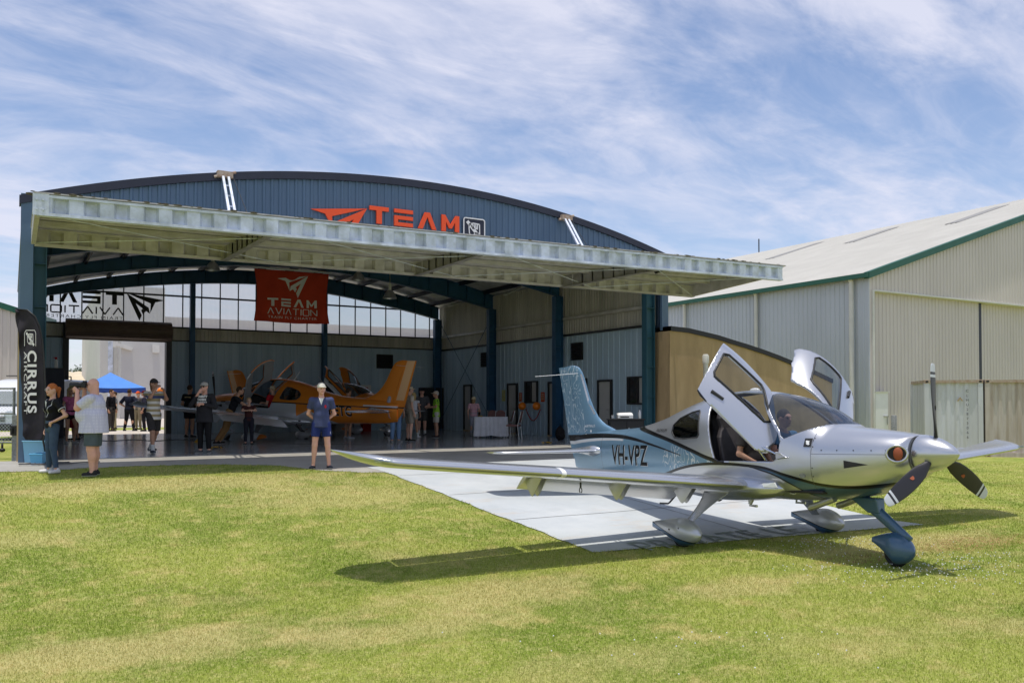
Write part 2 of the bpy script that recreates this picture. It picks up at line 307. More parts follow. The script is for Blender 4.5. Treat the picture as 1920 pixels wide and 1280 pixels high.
# ================================================================ SETTING
UL=.38; UR=16.9; VF=20.3; VB=35.7; UO=17.25            # hangar: left side, right wall (inner), column line, back wall, outer right
def height_sheet(name,us,vs,m,dz=0,kind='structure'):
    mb=MB(); nv=len(vs)
    mb.add([(u,v,gz(u,v)+dz) for u in us for v in vs],[(i*nv+j,(i+1)*nv+j,(i+1)*nv+j+1,i*nv+j+1) for i in range(len(us)-1) for j in range(nv-1)])
    o=mb.build(name,m,smooth=True); return tag(o,kind=kind)
us=[-400,-150,-60,-30]+[-20+i*1.0 for i in range(0,37)]+[16.9+.25*i for i in range(0,12)]+[20,22,25,30,40,60,100,300]
vs=[-60,-20,-5,0,3,6,7,8,8.6,9.5,11,13,15,16,17,18,19,20,25,30,40,60,80,120,300,900]
height_sheet('ground',us,vs,M['lawn'])
# painted concrete pad in front of the hangar; the grass creeps over its left edge
random.seed(4)
pl=[]; n=34
for i in range(n+1):
    v=8.55+(15.3-8.55)*i/n; pl.append((6.2+.10*math.sin(v*2.1)+random.uniform(-.035,.035),v))
pr_=[(11.95+random.uniform(-.03,.03),8.02+(19-8.02)*i/40) for i in range(41)]
def strip(name,L,Rr,m,dz,kind='structure'):
    mb=MB(); k=8; rows=len(L)
    for (a,b),(c,d) in zip(L,Rr):
        for j in range(k+1):
            t=j/k; u=a+(c-a)*t; v=b+(d-b)*t; mb.v.append((u,v,gz(min(u,16.8),v)+dz))
    for i in range(rows-1):
        for j in range(k): q=i*(k+1)+j; mb.f.append((q,q+1,q+k+2,q+k+1)); mb.m.append(0)
    return tag(mb.build(name,m,smooth=True),kind=kind)
Lp=[(6.2+.012*math.sin((8.6+(16.4-8.6)*i/40)*2.1)+random.uniform(-.02,.02),8.6+(16.4-8.6)*i/40) for i in range(41)]
Rp=[(11.95+random.uniform(-.02,.02),8.03+(16.4-8.03)*i/40) for i in range(41)]
strip('pad',Lp,Rp,M['pad'],.012)
# apron strip between the grass and the hangar doors
edge=[(75,884),(160,878),(260,874),(330,872),(420,871),(520,873),(560,877),(600,882),(680,886),(735,886)]
ed=[on_ground(*q) for q in edge]; ed=[(p.x,p.y) for p in ed]; ed=[(-.35,ed[0][1]+.2)]+ed+[(12,ed[-1][1]-.3),(UR+.3,ed[-1][1]-.3)]
def interp(u):
    for (a,b),(c,d) in zip(ed,ed[1:]):
        if a<=u<=c: return b+(d-b)*(u-a)/(c-a)
    return ed[-1][1]
uu=[-.35+(UR+.65)*i/120 for i in range(121)]
ev=[(u,interp(u)+(random.uniform(-.05,.05) if u<6.2 else 0)) for u in uu]
mb=MB()
for (u,v) in ev:
    for j in range(7):
        vv=v+(VF+.35-v)*j/6; mb.v.append((u,vv,(gz(min(u,16.8),vv))+.008))
for i in range(120):
    for j in range(6): q=i*7+j; mb.f.append((q,q+7,q+8,q+1)); mb.m.append(0)
tag(mb.build('apron',M['apron'],smooth=True),kind='structure')
mb=MB(); mb.bb((UL-.05,VF+.35,-.3),(UR+.05,VB+.4,.012)); tag(mb.build('floor',M['floor']),kind='structure')
mb=MB(); mb.bb((-25,VB+.4,-.3),(60,VB+6,.004)); tag(mb.build('back_apron',M['farconc']),kind='structure')
mb=MB(); mb.bb((-60,VB+10,-.3),(60,VB+40,.004)); tag(mb.build('back_road',M['farconc']),kind='structure')
for v in (10.6,12.7,14.8): 
    mb=MB(); mb.loft([[(u,v-.008+.01*math.sin(u*3),gz(u,v)+.0165),(u,v+.008+.01*math.sin(u*3),gz(u,v)+.0165)] for u in [6.25+.19*i for i in range(31)]],False,False); tag(mb.build('pad_joint',M['joint']),kind='structure')
mb=MB(); mb.loft([[(9.0,v,gz(9,v)+.0165),(9.016,v,gz(9,v)+.0165)] for v in [8.4+.2*i for i in range(40)]],False,False); tag(mb.build('pad_joint',M['joint']),kind='structure')
# painted words on the pad
def ground_text(txt,p0,p1,h,m,name,label):
    vsx,fs=text_data(txt,1,0,space=1.05); mx=max(v.x for v in vsx); p0=Vector(p0);p1=Vector(p1); d=p1-p0; n_=Vector((-d.y,d.x)).normalized()
    mb=MB(); pts=[]
    for v in vsx:
        q=p0+d*(v.x/mx)+n_*(v.y/.73*h); pts.append((q.x,q.y,gz(q.x,q.y)+.020))
    mb.add(pts,fs); o=mb.build(name,m); tag(o,label,'pavement marking'); return o
a=on_ground(1300,1024); b=on_ground(1500,1004)
M['faded_green']=mat('faded_green',(.26,.30,.27),.8,0,.25,9)
ground_text('PRIVATE LE',(a.x-.75,a.y-.02),(b.x+.35,b.y+.10),.55,M['faded_green'],'painted_lettering','faded green PRIVATE lettering painted on the pad under the silver aircraft')
# ================================================================ HANGAR
hg=thing('hangar','blue curved roof hangar with open front and raised door canopy','hangar',(0,0,0))
def zroof(u,e=5.46,a=6.88,uc=9.15,hw=8.9): t=(u-uc)/hw; return a-(a-e)*t*t
def corr(mb,p0,d,L,z0,z1,pitch=.19,dep=.028,rib=.045,nrm=(0,-1,0),m=None,flat=False):
    """ribbed sheet: runs from p0 along d for L; z0,z1 may be functions of distance"""
    p0=Vector(p0); d=Vector(d).normalized(); nrm=Vector(nrm); f0=z0 if callable(z0) else (lambda s:z0); f1=z1 if callable(z1) else (lambda s:z1)
    xs=[]; s=0
    while s<L:
        for o,h in ((0,0),(pitch-rib*1.9,0),(pitch-rib*1.45,1),(pitch-rib*.45,1)):
            if s+o<=L: xs.append((s+o,h*dep))
        s+=pitch
    xs.append((L,0)); vs=[];
    for s,h in xs:
        p=p0+d*s+nrm*h; vs+= [(p.x,p.y,f0(s)),(p.x,p.y,f1(s))]
    mb.add(vs,[(2*i,2*i+2,2*i+3,2*i+1) for i in range(len(xs)-1)],m)
U0=.15; VO=VF-.22
mb=MB(); corr(mb,(U0,VO,0),(1,0,0),UO-U0,lambda s:5.0 if True else 0,lambda s:zroof(U0+s)-.02)
fc=mb.build('gable_cladding',M['blue_clad'],hg)
mb=MB(); corr(mb,(U0,VF+.02,0),(1,0,0),UO-U0,4.98,lambda s:zroof(U0+s)-.08,nrm=(0,1,0)); mb.build('gable_lining',M['int_gray'],hg)
# curved barge trim
ring=[]
for i in range(61):
    u=U0-.05+(UO-U0+.1)*i/60; z=zroof(u); ring.append([(u,VO-.09,z-.14),(u,VO-.09,z+.04),(u,VO+.25,z+.04),(u,VO+.25,z-.14)])
MB().loft(ring).build('barge_trim',M['navy_trim'],hg)
# roof sheet
ring=[]
for i in range(81):
    u=U0+(UO-U0)*i/80; z=zroof(u)-.14; ring.append([(u,VO+.2,z),(u,VB+.25,z),(u,VB+.25,z-.03),(u,VO+.2,z-.03)])
MB().loft(ring).build('roof',M['roofsheet'],hg)
# outer left / right walls
mb=MB(); corr(mb,(.2,VB+.1,0),(0,-1,0),VB-VF+.25,0,5.4,nrm=(-1,0,0)); mb.build('wall',M['blue_clad'],hg)
mb=MB(); corr(mb,(UO,VF-.2,0),(0,1,0),VB-VF+.3,3.0,5.4,nrm=(1,0,0)); mb.build('wall',M['blue_clad'],hg)
mb=MB(); mb.bb((U0-.02,VO-.06,0),(U0+.21,VO+.04,5.5)); mb.build('corner_flashing',M['blue_clad'],hg)
mb=MB(); mb.bb((UO-.21,VO-.06,3.42),(UO+.03,VO+.04,5.5)); mb.build('corner_flashing',M['blue_clad'],hg)
# side walls seen from inside: lower lining and upper bare sheet
ZC=at_u(1046,630,UR).z; 
def inner_wall(nm,p0,d,L,z0,z1,m,nrm,pitch=.3,dep=.018): mb=MB(); corr(mb,p0,d,L,z0,z1,pitch,dep,.03,nrm); return mb.build(nm,m,hg)
inner_wall('wall_lining',(UR+.12,VF+.05,0),(0,1,0),VB-VF,0,ZC,M['int_blue'],(-1,0,0))
inner_wall('upper_wall',(UR+.16,VF+.05,0),(0,1,0),VB-VF,ZC-.02,5.6,M['int_gray'],(-1,0,0),.15,.025)
inner_wall('wall_lining',(UL+.02,VF+.05,0),(0,1,0),VB-VF,0,5.45,M['int_blue'],(1,0,0))
# back wall with roller door opening
d0=at_v(127,633,VB); d1=at_v(313,645,VB); ZD=d0.z; RU0,RU1=d0.x,d1.x
ZB=at_v(600,647,VB).z; ZW=at_v(600,624,VB).z
inner_wall('back_lining',(UL,VB,0),(1,0,0),RU0-.12-UL,0,ZB,M['int_blue'],(0,-1,0))
inner_wall('back_lining',(RU1+.12,VB,0),(1,0,0),UR-RU1,0,ZB,M['int_blue'],(0,-1,0))
inner_wall('back_upper',(UL,VB+.03,0),(1,0,0),RU0-.12-UL,ZB,ZW,M['int_gray'],(0,-1,0),.15,.025)
inner_wall('back_upper',(RU1+.12,VB+.03,0),(1,0,0),UR-RU1,ZB,ZW,M['int_gray'],(0,-1,0),.15,.025)
mb=MB(); mb.bb((RU0-.12,VB-.02,ZD),(RU1+.12,VB+.04,ZW)); mb.build('back_upper',M['int_gray'],hg)
mb=MB(); corr(mb,(UL-.1,VB+.22,0),(1,0,0),RU0-UL,0,ZW,nrm=(0,1,0)); corr(mb,(RU1,VB+.22,0),(1,0,0),UO-RU1,0,ZW,nrm=(0,1,0)); mb.build('back_cladding',M['blue_clad'],hg)
# window sheeting over the full width, mullions and rail
ring=[]
for i in range(61):
    u=UL+(UR-UL+.1)*i/60; ring.append([(u,VB+.06,ZW),(u,VB+.06,zroof(u)-.2)])
MB().loft(ring,False,False).build('window_sheet',M['window_sheet'],hg)
ZR=at_v(500,565,VB).z; k=0; u=at_v(413,600,VB).x; du=at_v(447,600,VB).x-u; u-=math.floor((u-UL)/du)*du
while u<UR:
    mb=MB(); mb.bb((u-.022,VB+.02,ZW),(u+.022,VB+.055,zroof(u)-.3)); mb.build('mullion',M['dark_frame'],hg); u+=du
mb=MB(); mb.bb((UL,VB-.01,ZR-.035),(UR,VB+.018,ZR+.035)); mb.bb((UL,VB-.02,ZW-.06),(UR,VB+.05,ZW)); mb.bb((UL,VB-.03,ZB-.05),(RU0-.12,VB+.02,ZB)); mb.bb((RU1+.12,VB-.03,ZB-.05),(UR,VB+.02,ZB)); mb.build('rail',M['dark_frame'],hg)
# roller door rolled up
rd=MB(); 
r0=at_v(123,600,VB-.35); r1=at_v(321,612,VB-.35); zc=(at_v(220,604,VB-.35).z+at_v(220,634,VB-.35).z)/2; rr=.36
rings=[]
for uu_ in (r0.x,r1.x): rings.append([(uu_,VB-.38+rr*math.cos(a),zc+rr*math.sin(a)) for a in [2*math.pi*q/28 for q in range(28)]])
rd.loft(rings); 
for q in range(11): a=2*math.pi*q/11; rd.beam((r0.x,VB-.38+(rr+.004)*math.cos(a),zc+(rr+.004)*math.sin(a)),(r1.x,VB-.38+(rr+.004)*math.cos(a),zc+(rr+.004)*math.sin(a)),.03,.012)
rl=rd.build('roller_door',M['brown_roll'],hg)
cu=MB(); corrh=[]; 
for q in range(9): z=ZD+q*.06; cu.add([(RU0,VB-.05,z),(RU1,VB-.05,z),(RU1,VB-.065,z+.03),(RU0,VB-.065,z+.03),(RU1,VB-.05,z+.06),(RU0,VB-.05,z+.06)],[(0,1,2,3),(3,2,4,5)])
cu.bb((RU0-.05,VB-.08,ZD-.06),(RU1+.05,VB-.03,ZD)); cu.build('curtain',M['brown_roll'],rl)
for uu_ in (RU0-.06,RU1+.06): mb=MB(); mb.bb((uu_-.1,VB-.16,0),(uu_+.1,VB+.3,ZW)); mb.build('door_jamb',M['dark_frame'],hg)
# columns
CV=[VF,at_u(1053,700,UR).y,at_u(928,700,UR).y,VB-.45]
def column(u,v,top,m,w=.24,h=.42,sx=1):
    mb=MB(); mb.bb((u-.014,v-h/2+.015,0),(u+.014,v+h/2-.015,top)); 
    # I section: web across u, flanges facing u
    mb=MB(); mb.bb((u-h/2,v-w/2,0),(u-h/2+.016,v+w/2,top)); mb.bb((u+h/2-.016,v-w/2,0),(u+h/2,v+w/2,top)); mb.bb((u-h/2+.016,v-.006,0),(u+h/2-.016,v+.006,top))
    for z in [i*.9+.5 for i in range(int(top/.9))]: mb.bb((u-h/2+.016,v-w/2+.01,z),(u+h/2-.016,v-.006,z+.012)); 
    mb.bb((u-h/2-.05,v-w/2-.05,0),(u+h/2+.05,v+w/2+.05,.03))
    return mb.build('column',m,hg)
for i,v in enumerate(CV):
    m=M['teal_steel'] if i==0 else M['blue_steel']
    column(UR-.17,v,5.0,m,.24,.32); column(.49,v,5.0,m,.24,.24)
for x in (360,608): u=at_v(x,700,VB-.2).x; mb=MB(); mb.bb((u-.09,VB-.35,0),(u+.09,VB-.07,zroof(u)-.5)); mb.build('wind_post',M['blue_steel'],hg)
# rafters
def zraf(u,edge,mid): t=(u-8.65)/8.25; return mid-(mid-edge)*abs(t)**1.7
for i,v in enumerate(CV):
    zb0=at_v(815,600,CV[3]).z; zm=at_v(400,527,CV[3]).z
    rings=[]; NS=40
    mb=MB()
    for q in range(NS+1):
        u=UL+.1+(UR-UL-.2)*q/NS; zb=zraf(u,zb0,zm); zt=min(zroof(u)-.30,zb+.60+.25*abs((u-8.65)/8.25)**6); rings.append((u,zb,zt))
    mb.loft([[(u,v-.008,zb),(u,v+.008,zb),(u,v+.008,zt),(u,v-.008,zt)] for u,zb,zt in rings])
    mb.loft([[(u,v-.12,zb-.014),(u,v+.12,zb-.014),(u,v+.12,zb),(u,v-.12,zb)] for u,zb,zt in rings])
    mb.loft([[(u,v-.12,zt),(u,v+.12,zt),(u,v+.12,zt+.014),(u,v-.12,zt+.014)] for u,zb,zt in rings])
    for q in range(1,NS,2): u,zb,zt=rings[q]; mb.bb((u-.006,v-.11,zb),(u+.006,v-.008,zt)); mb.bb((u-.006,v+.008,zb),(u+.006,v+.11,zt))
    mb.build('rafter',M['blue_steel'],hg)
# purlins and inner roof sheet
for q in range(15):
    u=UL+.5+(UR-UL-1.0)*q/14; z=zroof(u)-.26; mb=MB(); mb.bb((u-.035,VF,z-.09),(u+.035,VB,z+.07)); mb.build('purlin',M['navy_trim'],hg)
ring=[]
for i in range(61):
    u=UL+(UR-UL)*i/60; z=zroof(u)-.175; ring.append([(u,VF+.1,z),(u,VB+.05,z)])
MB().loft(ring,False,False).build('roof_lining',M['roof_in'],hg)
# skylight sheets rather dim, left side
# girts along right wall
for (x,y) in ((1046,600),): 
    z=at_u(x,y,UR).z; mb=MB(); mb.bb((UR-.02,VF,z-.05),(UR+.10,VB,z+.05)); mb.build('girt',M['int_gray'],hg)
mb=MB(); mb.bb((UR+.02,VF,ZC-.04),(UR+.10,VB,ZC+.03)); mb.build('girt',M['dark_frame'],hg)
# cross bracing in the end bay of the right wall
for a,b in (((UR-.05,CV[2],.3),(UR-.05,CV[3],4.9)),((UR-.05,CV[3],.3),(UR-.05,CV[2],4.9))): MB().tube([a,b],.012,6).build('brace_rod',M['blue_steel'],hg)
# right wall doors, windows, vents
def on_rw(x0,y0,x1,y1,u=UR): a=at_u(x0,y0,u); b=at_u(x1,y1,u); return min(a.y,b.y),max(a.y,b.y),min(a.z,b.z),max(a.z,b.z)
def rw_door(x0,x1,ytop,parent=hg):
    v0,v1,_,z1=on_rw(x1,800,x0,ytop,UR+.08); mb=MB(); f=.07
    mb.bb((UR+.02,v0-f,0),(UR+.09,v0,z1)); mb.bb((UR+.02,v1,0),(UR+.09,v1+f,z1)); mb.bb((UR+.02,v0-f,z1),(UR+.09,v1+f,z1+f))
    fr=mb.build('door_frame',M['dark_frame'],hg); 
    d=MB(); d.bb((UR+.065,v0+.005,.012),(UR+.085,v1-.005,z1-.004)); dd=d.build('door',M['door_grey'],hg)
    h=MB(); h.tube([(UR+.06,v0+.09,1.0),(UR+.02,v0+.09,1.0),(UR+.02,v0+.2,1.0)],.01,8); h.build('door_handle',M['steel'],dd); 
    mb=MB(); mb.bb((UR-.02,v0,0.013),(UR+.06,v1,.06)); mb.build('doorstep',M['timber'],hg)
for a in ((872,884,724),(954,969,722),(1031,1048,719),(1124,1146,716)): rw_door(*a)
def rw_win(x0,y0,x1,y1):
    v0,v1,z0,z1=on_rw(x1,y1,x0,y0,UR+.08); f=.05; mb=MB()
    mb.bb((UR+.03,v0-f,z0-f),(UR+.10,v0,z1+f)); mb.bb((UR+.03,v1,z0-f),(UR+.10,v1+f,z1+f)); mb.bb((UR+.03,v0,z1),(UR+.10,v1,z1+f)); mb.bb((UR+.03,v0,z0-f),(UR+.10,v1,z0))
    vm=(v0+v1)/2; mb.bb((UR+.04,vm-.03,z0),(UR+.10,vm+.03,z1)); fr=mb.build('window',M['dark_frame'],hg)
    g=MB(); g.bb((UR+.085,vm+.03,z0),(UR+.09,v1,z1)); g.build('pane',M['glass'],fr)
    g=MB(); g.bb((UR+.085,v0,z0),(UR+.09,vm-.03,z1)); g.build('blind',M['door_grey'],fr)
for a in ((986,717,1007,753),(1179,709,1216,755),(1090,712,1099,738)): rw_win(*a)
def vent(lo,hi,ax):
    mb=MB(); mb.bb(lo,hi); n=9
    for q in range(n):
        z=lo[2]+(hi[2]-lo[2])*(q+.5)/n
        if ax=='u': mb.box(((lo[0]-.02),(lo[1]+hi[1])/2,z),(.05,hi[1]-lo[1],.012),Matrix.Rotation(R_(-35),3,'Y'))
        else: mb.box(((lo[0]+hi[0])/2,lo[1]-.02,z),(hi[0]-lo[0],.05,.012),Matrix.Rotation(R_(35),3,'X'))
    mb.build('vent',M['black'],hg)
for a in ((900,661,914,687),(1069,643,1089,674)): v0,v1,z0,z1=on_rw(*a); vent((UR+.04,v0,z0),(UR+.10,v1,z1),'u')
a=at_v(706,664,VB-.02); b=at_v(736,691,VB-.02); vent((a.x,VB-.06,b.z),(b.x,VB-.01,a.z),'v')
a=at_v(585,768,VB-.02);
# ================================================================ RAISED CANOPY DOOR (part of hangar)
cn=bpy.data.objects.new('canopy_door',None); COL.objects.link(cn); cn.parent=hg
V1=16.1; V2=18.9
def cz(u,v,top=True):   # top / bottom of the fascia at u
    f=(u-.34)/17.5; zf=(4.67+.22*f) if top else (4.32+.19*f); zr=(4.60+.07*f) if top else (4.27+.06*f); t=(v-V1)/(V2-V1); return zf*(1-t)+zr*t
def cfas(v,u0,u1,name,mtl,ztf,zbf,pitch=.62):
    mb=MB(); zt=lambda u:cz(u,v,True); zb=lambda u:cz(u,v,False)
    n=60
    # deep trapezoidal profile (box-rib) as seen on the fascia
    xs=[]; u=u0; 
    while u<u1-pitch: xs+= [(u,0),(u+pitch*.46,0),(u+pitch*.56,.09),(u+pitch*.92,.09)]; u+=pitch
    xs+=[(u,0),(u1,0)]
    vs=[]
    for x,h in xs: vs+=[(x,v+h,zb(x)+.02),(x,v+h,zt(x)-.03)]
    mb.add(vs,[(2*i,2*i+2,2*i+3,2*i+1) for i in range(len(xs)-1)])
    body=mb.build(name,mtl,cn)
    mb=MB()
    k=12
    for f,dz,hh in ((zt,0,.045),(zb,0,.05)):
        rings=[]
        for i in range(k+1): x=u0+(u1-u0)*i/k; z=f(x); rings.append([(x,v-.025,z-hh if f is zt else z),(x,v+.115,z-hh if f is zt else z),(x,v+.115,z if f is zt else z+hh),(x,v-.025,z if f is zt else z+hh)])
        mb.loft(rings)
    mb.build('edge_channel',mtl,cn)
UA,UB=.34,17.9
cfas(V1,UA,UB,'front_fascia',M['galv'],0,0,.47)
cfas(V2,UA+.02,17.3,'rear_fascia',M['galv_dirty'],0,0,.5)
mb=MB(); mb.bb((UA-.07,V1-.03,4.32),(UA+.17,V1-.028+.01,4.69)); 
for dx in (.0,.09):
    for z in (4.42,4.58): mb.tube([(UA-.01+dx,V1-.034,z),(UA-.01+dx,V1-.055,z)],.018,8)
mb.build('end_plate',M['galv'],cn)
# deck
mb=MB(); k=14; rings=[]
for i in range(k+1):
    x=UA-.05+(UB-UA+.15)*i/k; rings.append([(x,V1-.04,cz(x,V1)+.012),(x,V2+.05,cz(x,V2)+.012),(x,V2+.05,cz(x,V2)+.035),(x,V1-.04,cz(x,V1)+.035)])
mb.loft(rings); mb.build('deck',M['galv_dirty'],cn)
mb=MB()
random.seed(7)
for i in range(420):
    x=random.uniform(UA-.1,UB+.1); v=V1-.03+random.random()**2*1.2; z=cz(x,v)+.04; s=random.uniform(.02,.055); mb.ell((x,v,z-.005),(s*1.6,s,s*.45),3)
o=mb.build('leaf_litter',M['moss'],cn); o['kind']='stuff'
# side beams & cross beams
def cbeam(u,va,vb,m,w=.10):
    mb=MB(); rings=[]
    for v in (va,vb): zt=cz(u,v)-.0; zb=cz(u,v,False)+.02; rings.append([(u-w/2,v,zb),(u+w/2,v,zb),(u+w/2,v,zt),(u-w/2,v,zt)])
    mb.loft(rings); mb.build('cross_beam',m,cn)
cbeam(UA,V1+.1,V2,M['galv_dirty'],.08); cbeam(17.28,V1+.1,V2+.1,M['galv_dirty'],.08)
def pt_front(x,y): return at_v(x,y,V1+.1)
for xf,xr in ((505,420),(905,780),(1235,1055)):
    uf=at_v(xf,460,V1+.1).x; ur=at_v(xr,490,V2).x; um=(uf+ur)/2
    mb=MB(); a=(uf,V1+.11,cz(uf,V1,False)+.17); b=(ur,V2,cz(ur,V2,False)+.14)
    mb.beam(a,b,.012,.30); mb.beam((a[0],a[1],a[2]-.155),(b[0],b[1],b[2]-.155),.14,.012)
    for q in range(1,9): mb.box([a[i]+(b[i]-a[i])*q/9 for i in range(3)],(.05,.02,.28)); mb.build('cross_beam',M['galv_dirty'],cn)
for a,b in ((UA,5),(5,9.4),(9.4,13.6),(13.6,17.2)):
    for s in (0,1):
        p=(a,V1+.12,cz(a,V1,False)+.06) if s else (b,V1+.12,cz(b,V1,False)+.06); q=(b,V2,cz(b,V2,False)+.05) if s else (a,V2,cz(a,V2,False)+.05)
        MB().tube([p,q],.009,6).build('tie_rod',M['galv'],cn)
for v in (V1+.75,V1+1.4,V1+2.05):
    mb=MB(); mb.beam((UA+.05,v,cz(UA,v)-.05),(17.2,v,cz(17.2,v)-.05),.06,.10); mb.build('deck_purlin',M['galv_dirty'],cn)
# hinge arms back to the columns, leaving the sunlit gap
for u in (UA+.15,4.6,8.7,12.9,17.1):
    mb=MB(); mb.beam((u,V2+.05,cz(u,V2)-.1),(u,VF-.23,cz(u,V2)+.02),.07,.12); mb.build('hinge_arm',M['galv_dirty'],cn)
mb=MB(); mb.beam((UA,19.6,4.58),(17.2,19.6,4.63),.05,.06); mb.build('hinge_rail',M['galv_dirty'],cn)
mb=MB(); mb.beam((UL,VF+.08,4.92),(UR,VF+.08,4.92),.14,.2); mb.build('header_beam',M['teal_steel'],hg)
# stay struts from the facade top to the canopy
def strut(xt,yt,xb,yb):
    t=at_v(xt,yt,VO-.12); bm_=at_v(xb,yb,17.6); bm_.z=cz(bm_.x,17.6)+.05; 
    mb=MB(); d=Vector((.10,0,0)); mb.beam(t-d*.6,bm_-d*.6,.05,.06); mb.beam(t+d*.6,bm_+d*.6,.05,.06); 
    for k_ in range(1,5): q=t.lerp(bm_,k_/5); mb.box(q,(.16,.03,.03))
    s=mb.build('stay_strut',M['galv'],cn)
    mb=MB(); mb.box(t+Vector((-.02,.02,.02)),(.34,.22,.14)); mb.tube([t+Vector((-.25,0,-.05)),t+Vector((.22,-.05,.1))],.03,8); mb.build('bracket',M['rust'],s)
    MB().tube([t+Vector((.16,0,0)),bm_+Vector((.45,.2,0))],.008,6).build('cable',M['dark_frame'],s)
strut(423,330,441,392); strut(1062,410,1104,458)
mb=MB(); p=at_v(1235,506,V1+.5); mb.tube([p+Vector((-.1,0,-.06)),p+Vector((.1,0,.02))],.05,10); mb.box(p+Vector((.0,.05,.05)),(.05,.05,.12)); mb.build('floodlight',M['black'],cn)
# ================================================================ FACADE SIGNS
def frame_v(x0,y0,x1,y1,v,dep):
    """returns f(x,z,d): unit square (0..1,0..1) spanned by pixel corners on the plane v"""
    a=at_v(x0,y0,v); b=at_v(x1,y1,v); return (lambda x,z,d:(a.x+(b.x-a.x)*x, v-d, b.z+(a.z-b.z)*z)), b.x-a.x, a.z-b.z
PLANE=[[(0,.79),(1,1),(.37,.66),(.36,.37),(.24,.70)],[(1,1),(.42,.47),(.39,.28),(.50,.38),(.57,.25),(.62,.38),(.57,.44),(.76,.62),(.60,.22),(.67,.0)]]
PL1=[(0,.80),(1,1),(.37,.66),(.385,.30),(.25,.71)]; PL2=[(.42,.50),(1,1),(.66,0),(.60,.21),(.76,.64),(.58,.46),(.62,.39),(.57,.24),(.49,.37),(.39,.28)]
def paperplane(mb,f,x0,z0,w,h,d,mir=False):
    g=(lambda x,z,dd:f(x0+(w*(1-x) if mir else w*x),z0+h*z,dd))
    polyg(mb,PL1,d,g); polyg(mb,[PL2[i] for i in range(10)],d,g)
def team(mb,f,x0,z0,w,h,d,mir=False,s=1.0):
    lw=w*.205; gap=w*.06
    def G(k): return (lambda x,z,dd:f((x0+w-(x0+k+lw*x-x0)) if mir else (x0+k+lw*x),z0+h*z,dd))
    g=G(0); polyg(mb,[(0,1),(1,1),(1,.76),(0,.76)],d,g); polyg(mb,[(.36,.76),(.64,.76),(.64,0),(.36,0)],d,g)
    g=G(lw+gap)
    for a,b in ((0,.22),(.39,.61),(.78,1)): polyg(mb,[(0,a),(1,a),(1,b),(0,b)],d,g)
    polyg(mb,[(0,.22),(.2,.22),(.2,.39),(0,.39)],d,g)
    g=G(2*(lw+gap)); polyg(mb,[(0,0),(.36,1),(.64,1),(1,0),(.76,0),(.5,.74),(.24,0)],d,g)
    g=G(3*(lw+gap)); polyg(mb,[(0,0),(0,1),(.2,1),(.5,.42),(.8,1),(1,1),(1,0),(.76,0),(.76,.6),(.58,.2),(.42,.2),(.24,.6),(.24,0)],d,g)
def aviation(mb,f,x0,z0,w,h,d,lwid,mir=False):
    L=['A','V','I','A','T','I','O','N']; ws={'I':.05}; ww=[ws.get(c,1) for c in L]; gap=.32; tot=sum(ww)+gap*7; k=0
    S={'A':[[(0,0),(.5,1),(1,0)]],'V':[[(0,1),(.5,0),(1,1)]],'I':[[(.5,0),(.5,1)]],'T':[[(0,1),(1,1)],[(.5,1),(.5,0)]],'O':[[(.08,0),(.92,0)],[(.92,0),(1,.12),(1,.88),(.92,1)],[(.92,1),(.08,1)],[(.08,1),(0,.88),(0,.12),(.08,0)]],'N':[[(0,0),(0,1),(1,0),(1,1)]]}
    for c,q in zip(L,ww):
        for st in S[c]:
            pts=[(x0+(k+q*x)/tot*w if not mir else x0+w-(k+q*x)/tot*w,z0+h*z) for x,z in st]; strokes(mb,pts,lwid,d,f)
        k+=q+gap
sg=thing('sign','large orange paper plane emblem with TEAM lettering on the blue gable','sign',at_v(700,430,VO-.05))
f0,W0,H0=frame_v(582,379,687,455,VO-.04,.03); mb=MB(); ff=lambda x,z,d:tuple(Vector(f0(x,z,d))-sg.location); paperplane(mb,ff,0,0,1,1,.04); mb.build('emblem',M['orange'],sg)
a=at_v(692,387,VO-.05); b=at_v(860,440,VO-.05); zt=(a.z+at_v(860,405,VO-.05).z)/2; hh=.43
ff=lambda x,z,d:tuple(Vector((x,VO-.04-d,z))-sg.location); mb=MB(); team(mb,ff,a.x,zt-hh,b.x-a.x,hh,.05); mb.build('lettering',M['orange'],sg)
sg2=thing('sign','square navy emblem sign with white propeller outline beside TEAM lettering','sign',at_v(888,430,VO-.05))
a=at_v(869,408,VO-.05); b=at_v(908,412,VO-.05); S_=b.x-a.x; zt=a.z
mb=MB(); mb.bb((0,0,0),(S_,.02,-S_*1.0)); sg2.location=(a.x,VO-.06,zt); mb.build('panel',M['navy_trim'],sg2,bevel=.02)
def emblem(mb,f,s,wd,d):
    sq=[(.08,.0),(.0,.08),(.0,.92),(.08,1),(.92,1),(1,.92),(1,.08),(.92,0),(.08,0)]
    def g(x,z,dd): return f(x*s,z*s,dd)
    P=lambda pts:strokes(mb,[(x*s,z*s) for x,z in pts],wd,d,f)
    P([(.25,.55),(.25,.75),(.45,.8),(.75,.78),(.76,.3),(.65,.2),(.4,.22),(.27,.35),(.25,.55)])
    for k in range(5): P([(.30+.09*k,.76),(.44+.05*k,.55)])
    for k in range(4): P([(.56+.05*k,.42),(.42+.1*k,.24)])
    strokes(mb,[(.16*s,.86*s),(.84*s,.14*s)],wd*3.2,d,f)
mb=MB(); fb=lambda x,z,d:(x,-.004-d,z-S_)
strokes(mb,[(x*S_,z*S_) for x,z in [(.06,.0),(.0,.06),(.0,.94),(.06,1),(.94,1),(1,.94),(1,.06),(.94,0),(.06,0)]],.03,.012,fb); emblem(mb,fb,S_,.028,.012); mb.build('emblem',M['white'],sg2)
